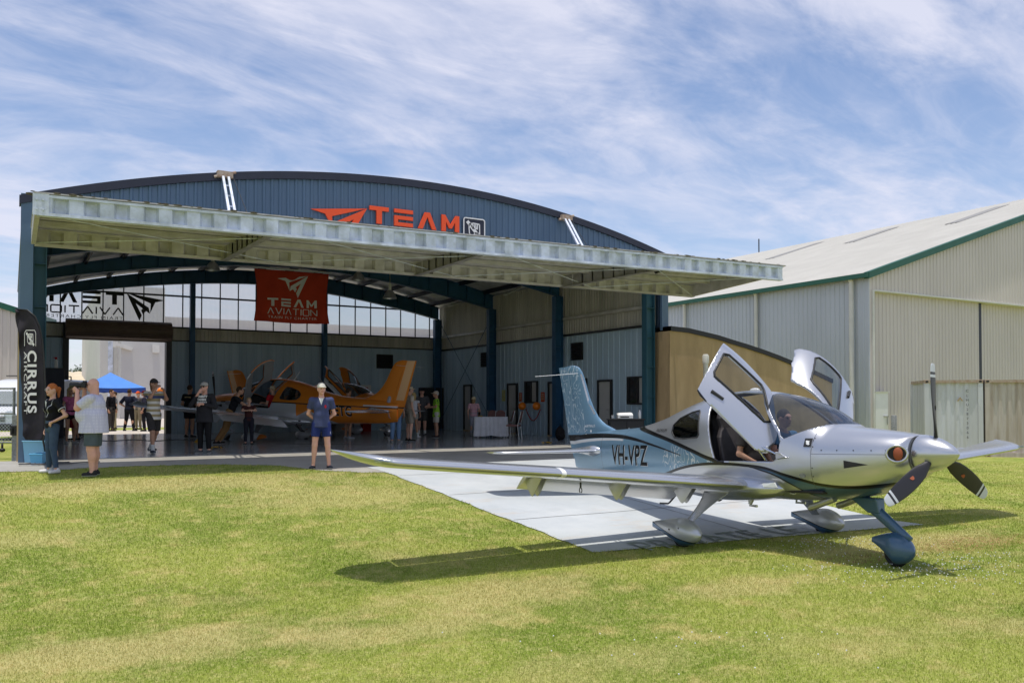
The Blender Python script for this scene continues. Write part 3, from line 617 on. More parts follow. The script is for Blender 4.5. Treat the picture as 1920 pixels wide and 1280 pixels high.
# mirrored lettering on the back windows (read from outside)
sg3=thing('window_lettering','black mirrored TEAM AVIATION lettering with paper plane on back windows','sign',(0,0,0))
vv=VB+.045
f3=lambda x,z,d:(x,vv-d,z); mb=MB()
a=at_v(231,549,vv); b=at_v(262,570,vv); tr=at_v(231,552,vv); bl=at_v(90,577,vv)
M['vinyl']=mat('vinyl',(.01,.01,.012),.5)
zt=at_v(231,549,vv).z; zb=at_v(231,572,vv).z; ul=at_v(86,560,vv).x; ur=at_v(231,560,vv).x
team(mb,f3,ul-.35,zb,ur-ul+.35,(zt-zb),.006,mir=True)
z2=at_v(231,578,vv).z; z3=at_v(231,591,vv).z; aviation(mb,f3,ul-.3,z3,ur-ul+.3,z2-z3,.05,.05,mir=True)
u0=at_v(237,560,vv).x; u1=at_v(309,560,vv).x; z0=at_v(260,599,vv).z-.05; z1=at_v(237,549,vv).z; paperplane(mb,f3,u0,z0,u1-u0,z1-z0,.006,mir=True)
mb.build('lettering',M['vinyl'],sg3)
vsx,fs=text_data('TRAIN FLY CHARTER',1,0,space=1.3); mx=max(v.x for v in vsx); mb=MB(); z4=at_v(231,594,vv).z; z5=at_v(231,600,vv).z
mb.add([(ur-(ur-ul)*v.x/mx,vv-.004,z5+(z4-z5)*v.y/.73) for v in vsx],fs); mb.build('lettering',M['vinyl'],sg3)
# hanging red banner
BV=30.5; ba=at_v(477,502,BV); bb_=at_v(617,514,BV); bc=at_v(480,600,BV); bw=bb_.x-ba.x; bh=ba.z-bc.z
bn=thing('banner','red TEAM AVIATION banner hung from the hangar rafters','banner',(ba.x,BV,ba.z))
mb=MB(); nx,nz=48,30
def wav(x,z): return .05*math.sin(x*9+z*3)*(.3+z)+.035*math.sin(x*23-z*5)*z
for i in range(nx+1):
    for j in range(nz+1):
        x=i/nx; z=j/nz; pin=.035*math.sin(math.pi*z)*(1 if x<.5 else -1)*abs(2*x-1)**3; mb.v.append(((x+pin)*bw,wav(x,z),-z*bh-.02-.03*math.sin(math.pi*x)*z))
mb.f=[(i*(nz+1)+j,(i+1)*(nz+1)+j,(i+1)*(nz+1)+j+1,i*(nz+1)+j+1) for i in range(nx) for j in range(nz)]; mb.m=[0]*len(mb.f)
cl=mb.build('cloth',M['red_banner'],bn,smooth=True); sm_=cl.modifiers.new('t','SOLIDIFY'); sm_.thickness=.004
MB().tube([(-.08,0,.03),(bw+.08,0,.03)],.03,10).build('pole',M['white'],bn)
for x in (.05,bw-.05): MB().tube([(x,0,.03),(x,0,zroof(ba.x+x)-.3-ba.z)],.006,5).build('cord',M['offwhite'],bn)
fb=lambda x,z,d:(x*bw,wav(x,1-z)-.012-d,-bh*(1-z)-.02)
mb=MB(); paperplane(mb,fb,.30,.48,.41,.45,.002); mb.build('lettering',M['banner_txt'],bn)
mb=MB(); team(mb,fb,.17,.30,.66,.155,.002); aviation(mb,fb,.17,.145,.66,.12,.003,.012)
vsx,fs=text_data('TRAIN FLY CHARTER',1,0,space=1.25); mx=max(v.x for v in vsx); mb.add([fb(.17+.66*v.x/mx,.065+.05*v.y/.73,0) for v in vsx],fs); mb.build('lettering',M['banner_txt'],bn)
# high-bay lamps (unlit)
def lamp(x,y,v,lab):
    p=at_v(x,y,v); t=thing('high_bay_lamp',lab,'lamp',p,group='high bay lamps under the hangar roof')
    mb=MB(); mb.loft([[(r*math.cos(a),r*math.sin(a),z) for a in [2*math.pi*k/20 for k in range(20)]] for r,z in ((.24,-.12),(.235,-.10),(.17,.06),(.10,.14),(.06,.17))],False); mb.build('shade',M['steel'],t,auto=40)
    mb=MB(); mb.tube([(0,0,.17),(0,0,.40)],.055,12); mb.build('ballast',M['offwhite'],t); MB().tube([(0,0,.4),(0,0,max(.45,zroof(p.x)-.3-p.z))],.01,6).build('stem',M['steel'],t)
lamp(731,553,27.5,'round metal high bay lamp hanging lowest right of the red banner'); lamp(672,519,29,'metal high bay lamp just below the rafter beside the red banner'); lamp(399,500,29,'metal high bay lamp under the rafters left of the red banner')
def tubelight(x0,y0,x1,y1,v): 
    a=at_v(x0,y0,v); b=at_v(x1,y1,v+.8); return a,b
a,b=tubelight(947,553,974,540,27)
t=MB(); t.beam(a,b,.12,.05); tag(t.build('batten_light',M['offwhite']),'white fluorescent batten light under the roof beside the right wall','light')
a,b=tubelight(842,574,864,566,30)
t=MB(); t.beam(a,b,.12,.05); tag(t.build('batten_light',M['offwhite']),'white fluorescent batten light deeper in, above the dark middle bay','light')
# ================================================================ OTHER BUILDINGS
def vwall(mb,u,v,d,L,z0,z1,nrm,pitch=.25,dep=.03,rib=.05): corr(mb,(u,v,0),d,L,z0,z1,pitch,dep,rib,nrm)
# --- big cream hangar on the right
gc=at_d(1630,510,36.0); GU,GV,GE=gc.x,gc.y,gc.z; gr=at_v(1920,404,GV); SL=(gr.z-GE)/(gr.x-GU); RU=GU+21.5; RZ=GE+SL*(RU-GU); GBACK=GV+46
bh_=thing('warehouse','large cream corrugated shed with green roof trim behind the silver aircraft','building',(GU,GV,-.6))
def rel(o,p): return o
def bw_(mb,name,m,t,**k):
    o=mb.build(name,m,t,**k); o.location=Vector(o.location)-t.location; return o
HZ=at_v(1638,544,GV).z
mb=MB(); GW=2*(RU-GU); ztop=lambda s:(GE+SL*s if s<RU-GU else RZ-SL*(s-(RU-GU)))-.05
corr(mb,(GU,GV,0),(1,0,0),GW,lambda s:HZ,ztop,.25,.03,.05); bw_(mb,'gable_wall',M['cream_clad'],bh_)
x0=at_v(1638,600,GV).x
mb=MB(); corr(mb,(GU,GV,0),(1,0,0),x0-GU,-.7,HZ,.25,.03,.05); bw_(mb,'gable_wall',M['cream_clad'],bh_)
j0=at_v(1834,600,GV+.25).x; j1=at_v(1841,600,GV+.25).x
for a,b,dv in ((x0,j0,.25),(j1-.02,GU+GW-1,.40)):
    mb=MB(); corr(mb,(a,GV+dv,0),(1,0,0),b-a,-.7,HZ+.3,.25,.03,.05); bw_(mb,'sliding_door',M['cream_clad'],bh_)
mb=MB(); mb.bb((j0-.02,GV+.27,-.7),(j1,GV+.55,HZ)); bw_(mb,'door_gap',M['navy_trim'],bh_)
mb=MB(); mb.bb((x0-.02,GV-.05,HZ-.04),(GU+GW,GV+.5,HZ+.03)); bw_(mb,'header',M['offwhite'],bh_); mb=MB(); mb.bb((x0-.12,GV-.06,-.7),(x0,GV+.3,HZ)); bw_(mb,'door_post',M['offwhite'],bh_)
mb=MB(); corr(mb,(GU,GBACK,0),(0,-1,0),GBACK-GV,-.7,GE-.05,.25,.03,.05,(-1,0,0)); bw_(mb,'side_wall',M['shaded_clad'],bh_)
mb=MB(); ov=.28
for (a,b,za,zb) in ((GU-ov,RU,GE-ov*SL,RZ),(GU+GW+ov,RU,GE-ov*SL,RZ)):
    vs=[];n=160
    xs=[]
    for i in range(n): s=GV-.15+(GBACK-GV+.3)*i/n; xs+=[(s,0),(s+.16,0),(s+.2,.035),(s+.25,.035)]
    for s,h in xs: vs+=[(a,s,za+h),(b,s,zb+h)]
    mb.add(vs,[(2*i,2*i+2,2*i+3,2*i+1) for i in range(len(xs)-1)])
rf=bw_(mb,'roof',M['cream_roof'],bh_)
M['skylight']=mat('skylight',(.27,.26,.24),.5,0,.1,2)
nrm=Vector((-SL,0,1)).normalized()
def onroof(x,y): return at_plane(x,y,(GU,GV,GE),nrm)
for (xa,ya,xb,yb) in ((1443,486,1545,454),(1592,456,1707,422),(1785,420,1906,382)):
    p,q=onroof(xa,ya),onroof(xb,yb); q=Vector((q.x,p.y,GE+SL*(q.x-GU))); mb=MB(); d=.45; up=.045
    mb.prism([p+Vector((0,-d,up)),q+Vector((0,-d,up)),q+Vector((0,d,up)),p+Vector((0,d,up))],(0,0,.012)); bw_(mb,'skylight',M['skylight'],bh_)
mb=MB(); mb.loft([[(GU-ov,GV-.2,GE-ov*SL-.22),(GU-ov,GV+.05,GE-ov*SL-.22),(GU-ov,GV+.05,GE-ov*SL+.06),(GU-ov,GV-.2,GE-ov*SL+.06)],[(RU,GV-.2,RZ-.22),(RU,GV+.05,RZ-.22),(RU,GV+.05,RZ+.06),(RU,GV-.2,RZ+.06)],[(GU+GW+ov,GV-.2,GE-ov*SL-.22),(GU+GW+ov,GV+.05,GE-ov*SL-.22),(GU+GW+ov,GV+.05,GE-ov*SL+.06),(GU+GW+ov,GV-.2,GE-ov*SL+.06)]]); bw_(mb,'barge_trim',M['green_trim'],bh_)
mb=MB(); mb.bb((GU-ov-.13,GV-.18,GE-ov*SL-.17),(GU-ov+.0,GBACK,GE-ov*SL+.02)); bw_(mb,'gutter',M['green_trim'],bh_)
for x in (1597,1418,1284):
    p=at_u(x,600,GU-.12); mb=MB(); mb.tube([(GU-.14,p.y,-.5),(GU-.14,p.y,GE-.35),(GU-.2,p.y,GE-.2)],.085 if x<1500 else .10,12)
    for z in (1.2,3.6,5.6): mb.bb((GU-.26,p.y-.02,z),(GU-.02,p.y+.02,z+.04)) if z<5.5 else None
    bw_(mb,'downpipe',M['offwhite'],bh_)
p0=at_v(1641,735,GV-.03); p1=at_v(1664,735,GV-.03)
mb=MB(); mb.bb((p0.x,GV-.05,-.55),(p1.x,GV-.035,p0.z)); dr=bw_(mb,'door',M['white'],bh_); mb=MB(); mb.bb((p0.x-.05,GV-.1,p0.z),(p1.x+.08,GV-.03,p0.z+.04)); mb.build('door_head',M['offwhite'],dr)
mb=MB(); mb.bb((p1.x-.3,GV-.09,.62),(p1.x-.02,GV-.05,.68)); mb.bb((p1.x-.08,GV-.09,.30),(p1.x-.02,GV-.05,.66)); mb.build('latch',M['steel'],dr)
p=at_d(1423,470,70); mb=MB(); mb.tube([(p.x,p.y,RZ-4),(p.x,p.y,at_d(1423,448,70).z)],.05,6); tag(mb.build('antenna',M['dark_frame']),'thin pole antenna rising behind the cream shed roof','antenna')
# bollards in front of the shed door
M['galv_post']=mat('galv_post',(.25,.26,.26),.7,.3,.3,20)
for (x,lab) in ((1676,'grey steel bollard nearer the white side door'),(1714,'grey steel bollard nearer the shipping containers')):
    p=at_v(x,778,GV-1.2); mb=MB(); n=18
    mb.loft([[(r*math.cos(2*math.pi*k/n),r*math.sin(2*math.pi*k/n),z) for k in range(n)] for r,z in ((.11,-.6-p.z+p.z-.0),(.11,p.z-.02),(.095,p.z))]); o=mb.build('bollard',M['galv_post'],auto=40); o.location=(p.x,p.y,0); tag(o,lab,'bollard','bollards in front of the cream shed')
# --- shipping containers
def container(u0,v,W,L,z0,h,m,label,txt=None):
    t=thing('shipping_container',label,'container',(u0,v,z0),rz=R_(-45),group='shipping containers by the cream shed')
    mb=MB(); xs=[]; s=.16
    p=.278
    while s<W-.16-p: xs+=[(s,0),(s+.07,0),(s+.14,-.045),(s+.21,-.045)]; s+=p
    xs+=[(W-.14,0)]
    vs=[]
    for x,d in xs: vs+=[(x,.05-d,.12),(x,.05-d,h-.1)]
    mb.add(vs,[(2*i,2*i+2,2*i+3,2*i+1) for i in range(len(xs)-1)])
    # side walls corrugated
    for uu_,sg_ in ((.05,1),(W-.05,-1)):
        ys=[];s=.1
        while s<L-.4: ys+=[(s,0),(s+.07,0),(s+.14,.045),(s+.21,.045)]; s+=.278
        ys+=[(L-.1,0)]; vs=[]
        for y,d in ys: vs+=[(uu_+sg_*d,y,.12),(uu_+sg_*d,y,h-.1)]
        mb.add(vs,[(2*i,2*i+2,2*i+3,2*i+1) for i in range(len(ys)-1)])
    mb.add([(.05,L-.05,.1),(W-.05,L-.05,.1),(W-.05,L-.05,h-.1),(.05,L-.05,h-.1)],[(0,1,2,3)]); mb.bb((.03,.03,h-.07),(W-.03,L-.03,h-.04))
    mb.build('wall',m,t)
    mb=MB()
    for x in (0,W-.15): mb.bb((x,0,.1),(x+.15,.12,h-.1)); mb.bb((x,L-.12,.1),(x+.15,L,h-.1))
    mb.bb((.1,.0,0),(W-.1,.1,.15)); mb.build('frame',m,t)
    mb=MB(); mb.bb((.16,-.004,h-.11),(W-.16,.1,h-.01)); mb.bb((0,.18,h-.1),(.08,L-.18,h-.01)); mb.bb((W-.08,.18,h-.1),(W,L-.18,h-.01)); mb.build('top_rail',M['rust'],t)
    for x in (0,W-.16):
        for z in (0,h-.12):
            mb=MB(); n=10
            mb.bb((x,-.012,z),(x+.16,.05,z+.12)); mb.bb((x,.05,z),(x+.16,.17,z+.12)); cc=mb.build('corner_casting',M['rust'],t,bevel=.008); q=MB(); q.ell((x+.08,-.013,z+.06),(.05,.006,.035),6); q.build('socket',M['black'],cc)
    if txt:
        vs_,fs=text_data(txt,.135,.0); mb=MB(); yy=0
        for ch_i,ch in enumerate(txt):
            vs_,fs=text_data(ch,.125,0,align='CENTER'); mb.add([(W-.48+v.x,-.002,h-.42-ch_i*.155+v.y) for v in vs_],fs)
        mb.build('lettering',M['dark_frame'],t)
        mb=MB(); q=[(.0,0),(.10,.14),(.2,0),(.15,0),(.10,.07),(.05,0)]; mb.prism([(1.0+a,-.0,h-.72+b) for a,b in q],(0,-.01,0)); mb.build('emblem',M['timber'],t)
cpz=gz(28,16); ca=at_d(1733,712,29.0); cb_=at_plane(1843,712,ca,Vector((1,1,0)).normalized()); W1=(cb_-ca).to_2d().length
container(ca.x,ca.y,W1,2.44,cpz,ca.z-cpz,M['cont'],'grey corrugated shipping container with a dark painted number down its side','CLHU2873066')
container(ca.x+(W1+.06)*math.cos(R_(45)),ca.y-(W1+.06)*math.sin(R_(45)),6.05,2.44,cpz,ca.z-cpz-.0,M['cont2'],'brown stained cream shipping container at the right edge of frame')
# --- tan annex with curved parapet
AV=19.7; a0=at_v(1253,612,AV)
an=thing('annex','tan rendered annex with black curved parapet capping beside the blue hangar','building',(a0.x,AV,0))
prof=[(1253,613),(1290,617),(1320,624),(1345,630),(1370,638),(1400,647),(1430,657),(1460,668),(1489,680),(1520,693),(1560,712)]
pp=[at_v(x,y,AV) for x,y in prof]; pp[0].x=17.06
mb=MB(); n=len(pp); DP=9
mb.add([(p.x,AV,gz(p.x,AV)-.3) for p in pp]+[(p.x,AV,p.z-.02) for p in pp]+[(p.x,AV+DP,-.9) for p in pp]+[(p.x,AV+DP,p.z-.02) for p in pp],
 [(i,i+1,n+i+1,n+i) for i in range(n-1)]+[(2*n+i,3*n+i,3*n+i+1,2*n+i+1) for i in range(n-1)]+[(n+i,n+i+1,3*n+i+1,3*n+i) for i in range(n-1)]+[(0,n,3*n,2*n),(n-1,3*n-1,4*n-1,2*n-1)])
bw_(mb,'wall',M['tan'],an)
mb=MB(); mb.loft([[(p.x,AV-.05,p.z-.11),(p.x,AV+.3,p.z-.11),(p.x,AV+.3,p.z+.03),(p.x,AV-.05,p.z+.03)] for p in pp]); mb.bb((pp[0].x-.0,AV-.052,pp[0].z-.11),(pp[0].x+.05,AV+DP,pp[0].z+.032)); bw_(mb,'parapet_capping',M['black'],an)
for px_,py_ in ((1417,655),(1335,630)):
    x=at_v(px_,700,AV).x; mb=MB(); mb.bb((x-.008,AV-.004,-.6),(x+.008,AV+.01,at_v(px_,py_,AV).z-.03)); bw_(mb,'joint',M['timber'],an)
q=at_v(1323,664,AV-.5); mb=MB(); mb.tube([(q.x,AV-.5,gz(q.x,AV)),(q.x,AV-.5,q.z-.25)],.075,12); mb.tube([(q.x,AV-.5,q.z-.27),(q.x,AV-.5,q.z-.05),(q.x,AV-.5,q.z)],[.10,.10,.07],12); mb.tube([(q.x,AV-.5,q.z-.5),(q.x+.2,AV-.55,q.z-.75)],.012,6)
tag(mb.build('vent_pipe',M['offwhite'],auto=40),'white capped vent pipe standing in front of the tan annex wall','pipe')
# --- buildings and land seen through the back of the hangar
FV=74.0; fa=at_v(188,640,FV); fz=at_v(322,594,FV).z
fb_=thing('warehouse','pale grey shed beyond the blue gazebo, seen through the roller doorway','building',(fa.x,FV,0))
x2=at_v(221,640,FV).x; x3=at_v(300,640,FV).x
M['pale']=mat('pale',(.50,.49,.47),.6,0,.05,.5)
M['pale2']=mat('pale2',(.58,.57,.53),.6,0,.05,.5)
mb=MB(); mb.bb((fa.x,FV,-.2),(x2,FV+20,fz+2)); bw_(mb,'end_wall',M['pale2'],fb_); mb=MB(); mb.bb((x2,FV-2.5,-.2),(x3,FV+20,fz+2)); bw_(mb,'wall',M['pale'],fb_)
mb=MB(); corr(mb,(x3,FV,0),(1,0,0),46,-.2,fz,.3,.03,.06); mb.bb((x3,FV+.1,fz-.1),(x3+46,FV+20,fz)); bw_(mb,'clad_wall',M['cream_clad'],fb_)
x4=at_v(208,640,FV).x; mb=MB(); mb.bb((x4-.2,FV-.08,0),(x4+.15,FV-.01,at_v(208,640,FV).z)); bw_(mb,'downpipe',M['galv'],fb_)
c=at_v(232,650,FV-2.6); mb=MB(); mb.box((c.x,FV-2.7,c.z),(1.2,.5,.25),Matrix.Rotation(.3,3,'Y')); mb.box((c.x-.6,FV-2.7,c.z+.15),(.3,.4,.4)); bw_(mb,'security_camera',M['offwhite'],fb_)
c=at_v(292,654,FV-2.6); mb=MB(); mb.box((c.x,FV-2.6,c.z),(.5,.3,.6)); bw_(mb,'wall_light',M['offwhite'],fb_)
# low beige building
LV=98; la=at_v(100,697,LV); lb=at_v(171,697,LV); lc=at_v(188,712,LV); lw_=at_v(140,716,LV-8)
lo=thing('low_shed','low shed with ribbed cream roof and green gutter left of the pale grey shed','building',(la.x,LV,0))
mb=MB(); n=60; vs=[]
for i in range(n): 
    x=la.x-30+(lb.x-la.x+30)*i/(n-1); h=.12*(i%2); vs+=[(x,LV-9,lw_.z+h),(x,LV,la.z+h)]
mb.add(vs,[(2*i,2*i+2,2*i+3,2*i+1) for i in range(n-1)]); mb.add([(lb.x,LV,la.z),(lb.x,LV-9,lw_.z),(lb.x+4.5,LV-9,lw_.z)],[(0,1,2)])
M['cream_rib']=mat('cream_rib',(.62,.52,.36),.6,0,.1,1); bw_(mb,'roof',M['cream_rib'],lo)
mb=MB(); mb.bb((la.x-30,LV-9.1,lw_.z-.45),(lb.x+4.5,LV-8.9,lw_.z)); bw_(mb,'gutter',M['green_trim'],lo); mb=MB(); mb.bb((la.x-30,LV-8.8,-.1),(lb.x+4.3,LV-.1,lw_.z-.3)); bw_(mb,'wall',M['cream_clad'],lo)
# far left shed with green trim behind the fence
LV2=44.0; l0=at_v(-40,560,LV2); l1=at_v(30,582,LV2); s2=(l0.z-l1.z)/(l0.x-l1.x)
ls=thing('warehouse','cream corrugated shed with green sloping trim at the far left behind the fence','building',(l1.x,LV2,0))
mb=MB(); X0=l1.x-26; X1=l1.x+1.6
mb2=lambda s:l1.z+s2*(X0+s-l1.x) 
corr(mb,(X0,LV2,0),(1,0,0),X1-X0,-.2,mb2,.3,.03,.06); mb.add([(X1,LV2,-.2),(X1,LV2+25,-.2),(X1,LV2+25,l1.z),(X1,LV2,l1.z+s2*(X1-l1.x))],[(0,1,2,3)]); bw_(mb,'wall',M['cream_clad'],ls)
mb=MB(); mb.loft([[(x,LV2-.15,l1.z+s2*(x-l1.x)-.12),(x,LV2+.1,l1.z+s2*(x-l1.x)-.12),(x,LV2+.1,l1.z+s2*(x-l1.x)+.14),(x,LV2-.15,l1.z+s2*(x-l1.x)+.14)] for x in (X0,X1)]); bw_(mb,'barge_trim',M['green_trim'],ls)
# trees on the horizon, leaf clumps on limbs
M['leaf']=mat('leaf',(.05,.075,.028),.7,0,.35,1.5); M['bark']=mat('bark',(.12,.09,.06),.9,0,.2,4)
def tree(p,h,r,label,seed,n=1500,ls=.22):
    rnd=random.Random(seed); t=thing('tree',label,'tree',p,group='gum trees on the horizon')
    mb=MB(); mb.tube([(0,0,0),(r*.03,0,h*.3),(r*.06,r*.02,h*.6)],[h*.045,h*.03,h*.015],8); cl=[]
    for k in range(9):
        a=rnd.uniform(0,6.28); q=(rnd.uniform(.3,.8)*r*math.cos(a),rnd.uniform(.3,.8)*r*math.sin(a),h*rnd.uniform(.5,.9)); mb.tube([(r*.03,0,h*.28),tuple(.5*c for c in q[:2])+(h*.45,),q],[h*.018,h*.012,h*.004],6); cl.append((q,r*rnd.uniform(.22,.42)))
    mb.build('trunk',M['bark'],t); mb=MB()
    for i in range(n):
        (c,rr_)=rnd.choice(cl); d=Vector((rnd.gauss(0,1),rnd.gauss(0,1),rnd.gauss(0,.8))).normalized()*rr_*rnd.random()**.4; p_=Vector(c)+d
        a=Vector((rnd.gauss(0,1),rnd.gauss(0,1),rnd.gauss(0,1))).normalized(); b=a.orthogonal().normalized(); s=ls*rnd.uniform(.6,1.4)
        mb.add([p_+a*s,p_+b*s*.5,p_-a*s,p_-b*s*.5],[(0,1,2,3)])
    mb.build('crown',M['leaf'],t)
for i,(x,y,D,w_,lab) in enumerate([(152,689,190,5.5,'round dark gum tree above the ribbed cream roof'),(181,694,175,5,'dark tree against the edge of the pale grey shed'),(140,692,240,9,'long low tree line clump left of the round gum tree')]):
    top=at_d(x,y,D); tree((top.x,top.y,0),top.z,w_,lab,i+3,1300,.35)
# ================================================================ AIRCRAFT
FST=[ # s, zbot, ztop, halfwidth, zc
(.43,1.012,1.422,.222,1.218),(.47,.975,1.432,.315,1.21),(.54,.93,1.44,.375,1.20),(.70,.845,1.465,.44,1.18),(1.0,.745,1.50,.515,1.15),(1.38,.675,1.545,.575,1.12),(1.44,.668,1.575,.58,1.12),
(1.7,.64,1.765,.60,1.12),(2.0,.62,1.89,.62,1.13),(2.36,.615,1.98,.63,1.14),(2.73,.615,2.035,.635,1.15),(3.1,.62,2.055,.63,1.16),(3.4,.625,2.035,.615,1.17),(3.83,.64,1.965,.575,1.18),
(4.23,.66,1.865,.52,1.19),(4.73,.69,1.72,.445,1.21),(5.39,.735,1.60,.35,1.23),(5.82,.76,1.57,.285,1.24),(6.27,.79,1.555,.215,1.25),(6.8,.82,1.53,.14,1.25),(7.2,.86,1.50,.085,1.25),(7.42,.90,1.47,.05,1.24)]
def fuse(s):
    T=[r[0] for r in FST]
    if s<=T[0]: return FST[0][1:]
    if s>=T[-1]: return FST[-1][1:]
    i=max(k for k in range(len(T)) if T[k]<=s); i=min(i,len(T)-2); t=(s-T[i])/(T[i+1]-T[i]); out=[]
    for c in range(1,5):
        p1,p2=FST[i][c],FST[i+1][c]; d=T[i+1]-T[i]
        m1=(p2-FST[i-1][c])/(T[i+1]-T[i-1]) if i>0 else (p2-p1)/d
        m2=(FST[i+2][c]-p1)/(T[i+2]-T[i]) if i+2<len(T) else (p2-p1)/d
        if 6>i>4: m1=m1*.8
        t2,t3=t*t,t*t*t; out.append((2*t3-3*t2+1)*p1+(t3-2*t2+t)*m1*d+(-2*t3+3*t2)*p2+(t3-t2)*m2*d)
    return out
def fpt(s,a):
    zb,zt,w_,zc=fuse(s); c,sn=math.cos(a),math.sin(a)
    nt=2.15 if s>1.5 else 2.5; nb=2.7; n=nt if sn>=0 else nb
    y=w_*math.copysign(abs(c)**(2/n),c); z=zc+((zt-zc) if sn>=0 else (zc-zb))*math.copysign(abs(sn)**(2/n),sn)
    return Vector((-s,y,z))
def fside(s,z,sg=-1):
    """half width of the skin at height z"""
    zb,zt,w_,zc=fuse(s); n=(2.15 if s>1.5 else 2.5) if z>=zc else 2.7; h=(zt-zc) if z>=zc else (zc-zb); q=min(1,abs(z-zc)/h); return sg*w_*(1-q**n)**(1/n)
DOOR=[(-1.97,1.17),(-2.05,1.115),(-3.02,1.105),(-3.09,1.13),(-3.42,1.975),(-3.39,2.008),(-3.0,2.030),(-2.62,2.003),(-2.53,1.962),(-2.01,1.47),(-1.95,1.36)]
DWIN=[(-2.24,1.47),(-2.19,1.54),(-2.56,1.83),(-2.64,1.865),(-3.21,1.84),(-3.26,1.79),(-3.13,1.47),(-3.08,1.43)]
RWIN=[(-3.47,1.42),(-3.44,1.46),(-3.55,1.76),(-3.60,1.80),(-3.76,1.78),(-4.02,1.70),(-4.14,1.60),(-4.13,1.50),(-4.03,1.42),(-3.8,1.40)]
WSHD=[(-1.30,1.585),(-1.47,1.562),(-1.90,1.395),(-1.955,1.43),(-1.99,1.50),(-2.44,1.935),(-2.47,2.2),(-1.2,2.2)]
def inside(p,poly):
    x,z=p; c=False; n=len(poly)
    for i in range(n):
        x1,z1=poly[i];x2,z2=poly[(i+1)%n]
        if (z1>z)!=(z2>z) and x<(x2-x1)*(z-z1)/(z2-z1)+x1: c=not c
    return c
def cut_poly(bm,poly,side=0):
    xs=[p[0] for p in poly]; zs=[p[1] for p in poly]; n=len(poly)
    for i in range(n):
        a,b=poly[i],poly[(i+1)%n]; fs=[f for f in bm.faces if min(v.co.x for v in f.verts)<max(xs)+.01 and max(v.co.x for v in f.verts)>min(xs)-.01 and max(v.co.z for v in f.verts)>min(zs)-.01 and min(v.co.z for v in f.verts)<max(zs)+.01 and (side==0 or f.calc_center_median().y*side>0)]
        g=list(set([v for f in fs for v in f.verts]+[e for f in fs for e in f.edges]+fs)); nrm=Vector((-(b[1]-a[1]),0,b[0]-a[0]))
        bmesh.ops.bisect_plane(bm,geom=g,dist=1e-5,plane_co=Vector((a[0],0,a[1])),plane_no=nrm)
    out=[]
    for f in bm.faces:
        c=f.calc_center_median()
        if inside((c.x,c.z),poly) and (side==0 or c.y*side>0): out.append(f)
    return out
def extract(bm,faces):
    m={}; nb=bmesh.new()
    for f in faces:
        vs=[]
        for v in f.verts:
            if v not in m: m[v]=nb.verts.new(v.co)
            vs.append(m[v])
        try: nb.faces.new(vs)
        except ValueError: pass
    bmesh.ops.delete(bm,geom=faces,context='FACES'); return nb
def bm_obj(bm,name,mats,parent,smooth=True,thick=0,off=-1,auto=None):
    if thick or name in('windshield','window','side_window'):
        bm.normal_update(); s=sum(f.calc_area()*(f.normal.y*f.calc_center_median().y+f.normal.z*(f.calc_center_median().z-1.15)) for f in bm.faces)
        if s<0: bmesh.ops.reverse_faces(bm,faces=bm.faces)
        bmesh.ops.remove_doubles(bm,verts=bm.verts,dist=.0008)
    else: bmesh.ops.recalc_face_normals(bm,faces=bm.faces)
    me=bpy.data.meshes.new(name); bm.to_mesh(me); bm.free()
    for q in (mats if isinstance(mats,(list,tuple)) else [mats]): me.materials.append(q)
    me.polygons.foreach_set('use_smooth',[smooth]*len(me.polygons))
    if auto: me.set_sharp_from_angle(angle=R_(auto))
    o=bpy.data.objects.new(name,me); COL.objects.link(o); o.parent=parent; o.cycles.shadow_terminator_geometry_offset=.15
    if thick:
        s=o.modifiers.new('s','SOLIDIFY'); s.thickness=thick; s.offset=off
        if len(me.materials)>1: s.material_offset=1; s.material_offset_rim=0
    return o
def outline(poly,side,name,m,parent,w=.018,off=.002):
    """thin seal ring following the skin around a side opening"""
    mb=MB(); pts=[]
    n=len(poly)
    for i in range(n):
        a,b=poly[i],poly[(i+1)%n]
        for k in range(4): x=a[0]+(b[0]-a[0])*k/4; z=a[1]+(b[1]-a[1])*k/4; pts.append(Vector((x,fside(-x,z,side)+side*off,z)))
    mb.tube(pts+[pts[0],pts[1]],w/2,6,False); return mb.build(name,m,parent,smooth=True)
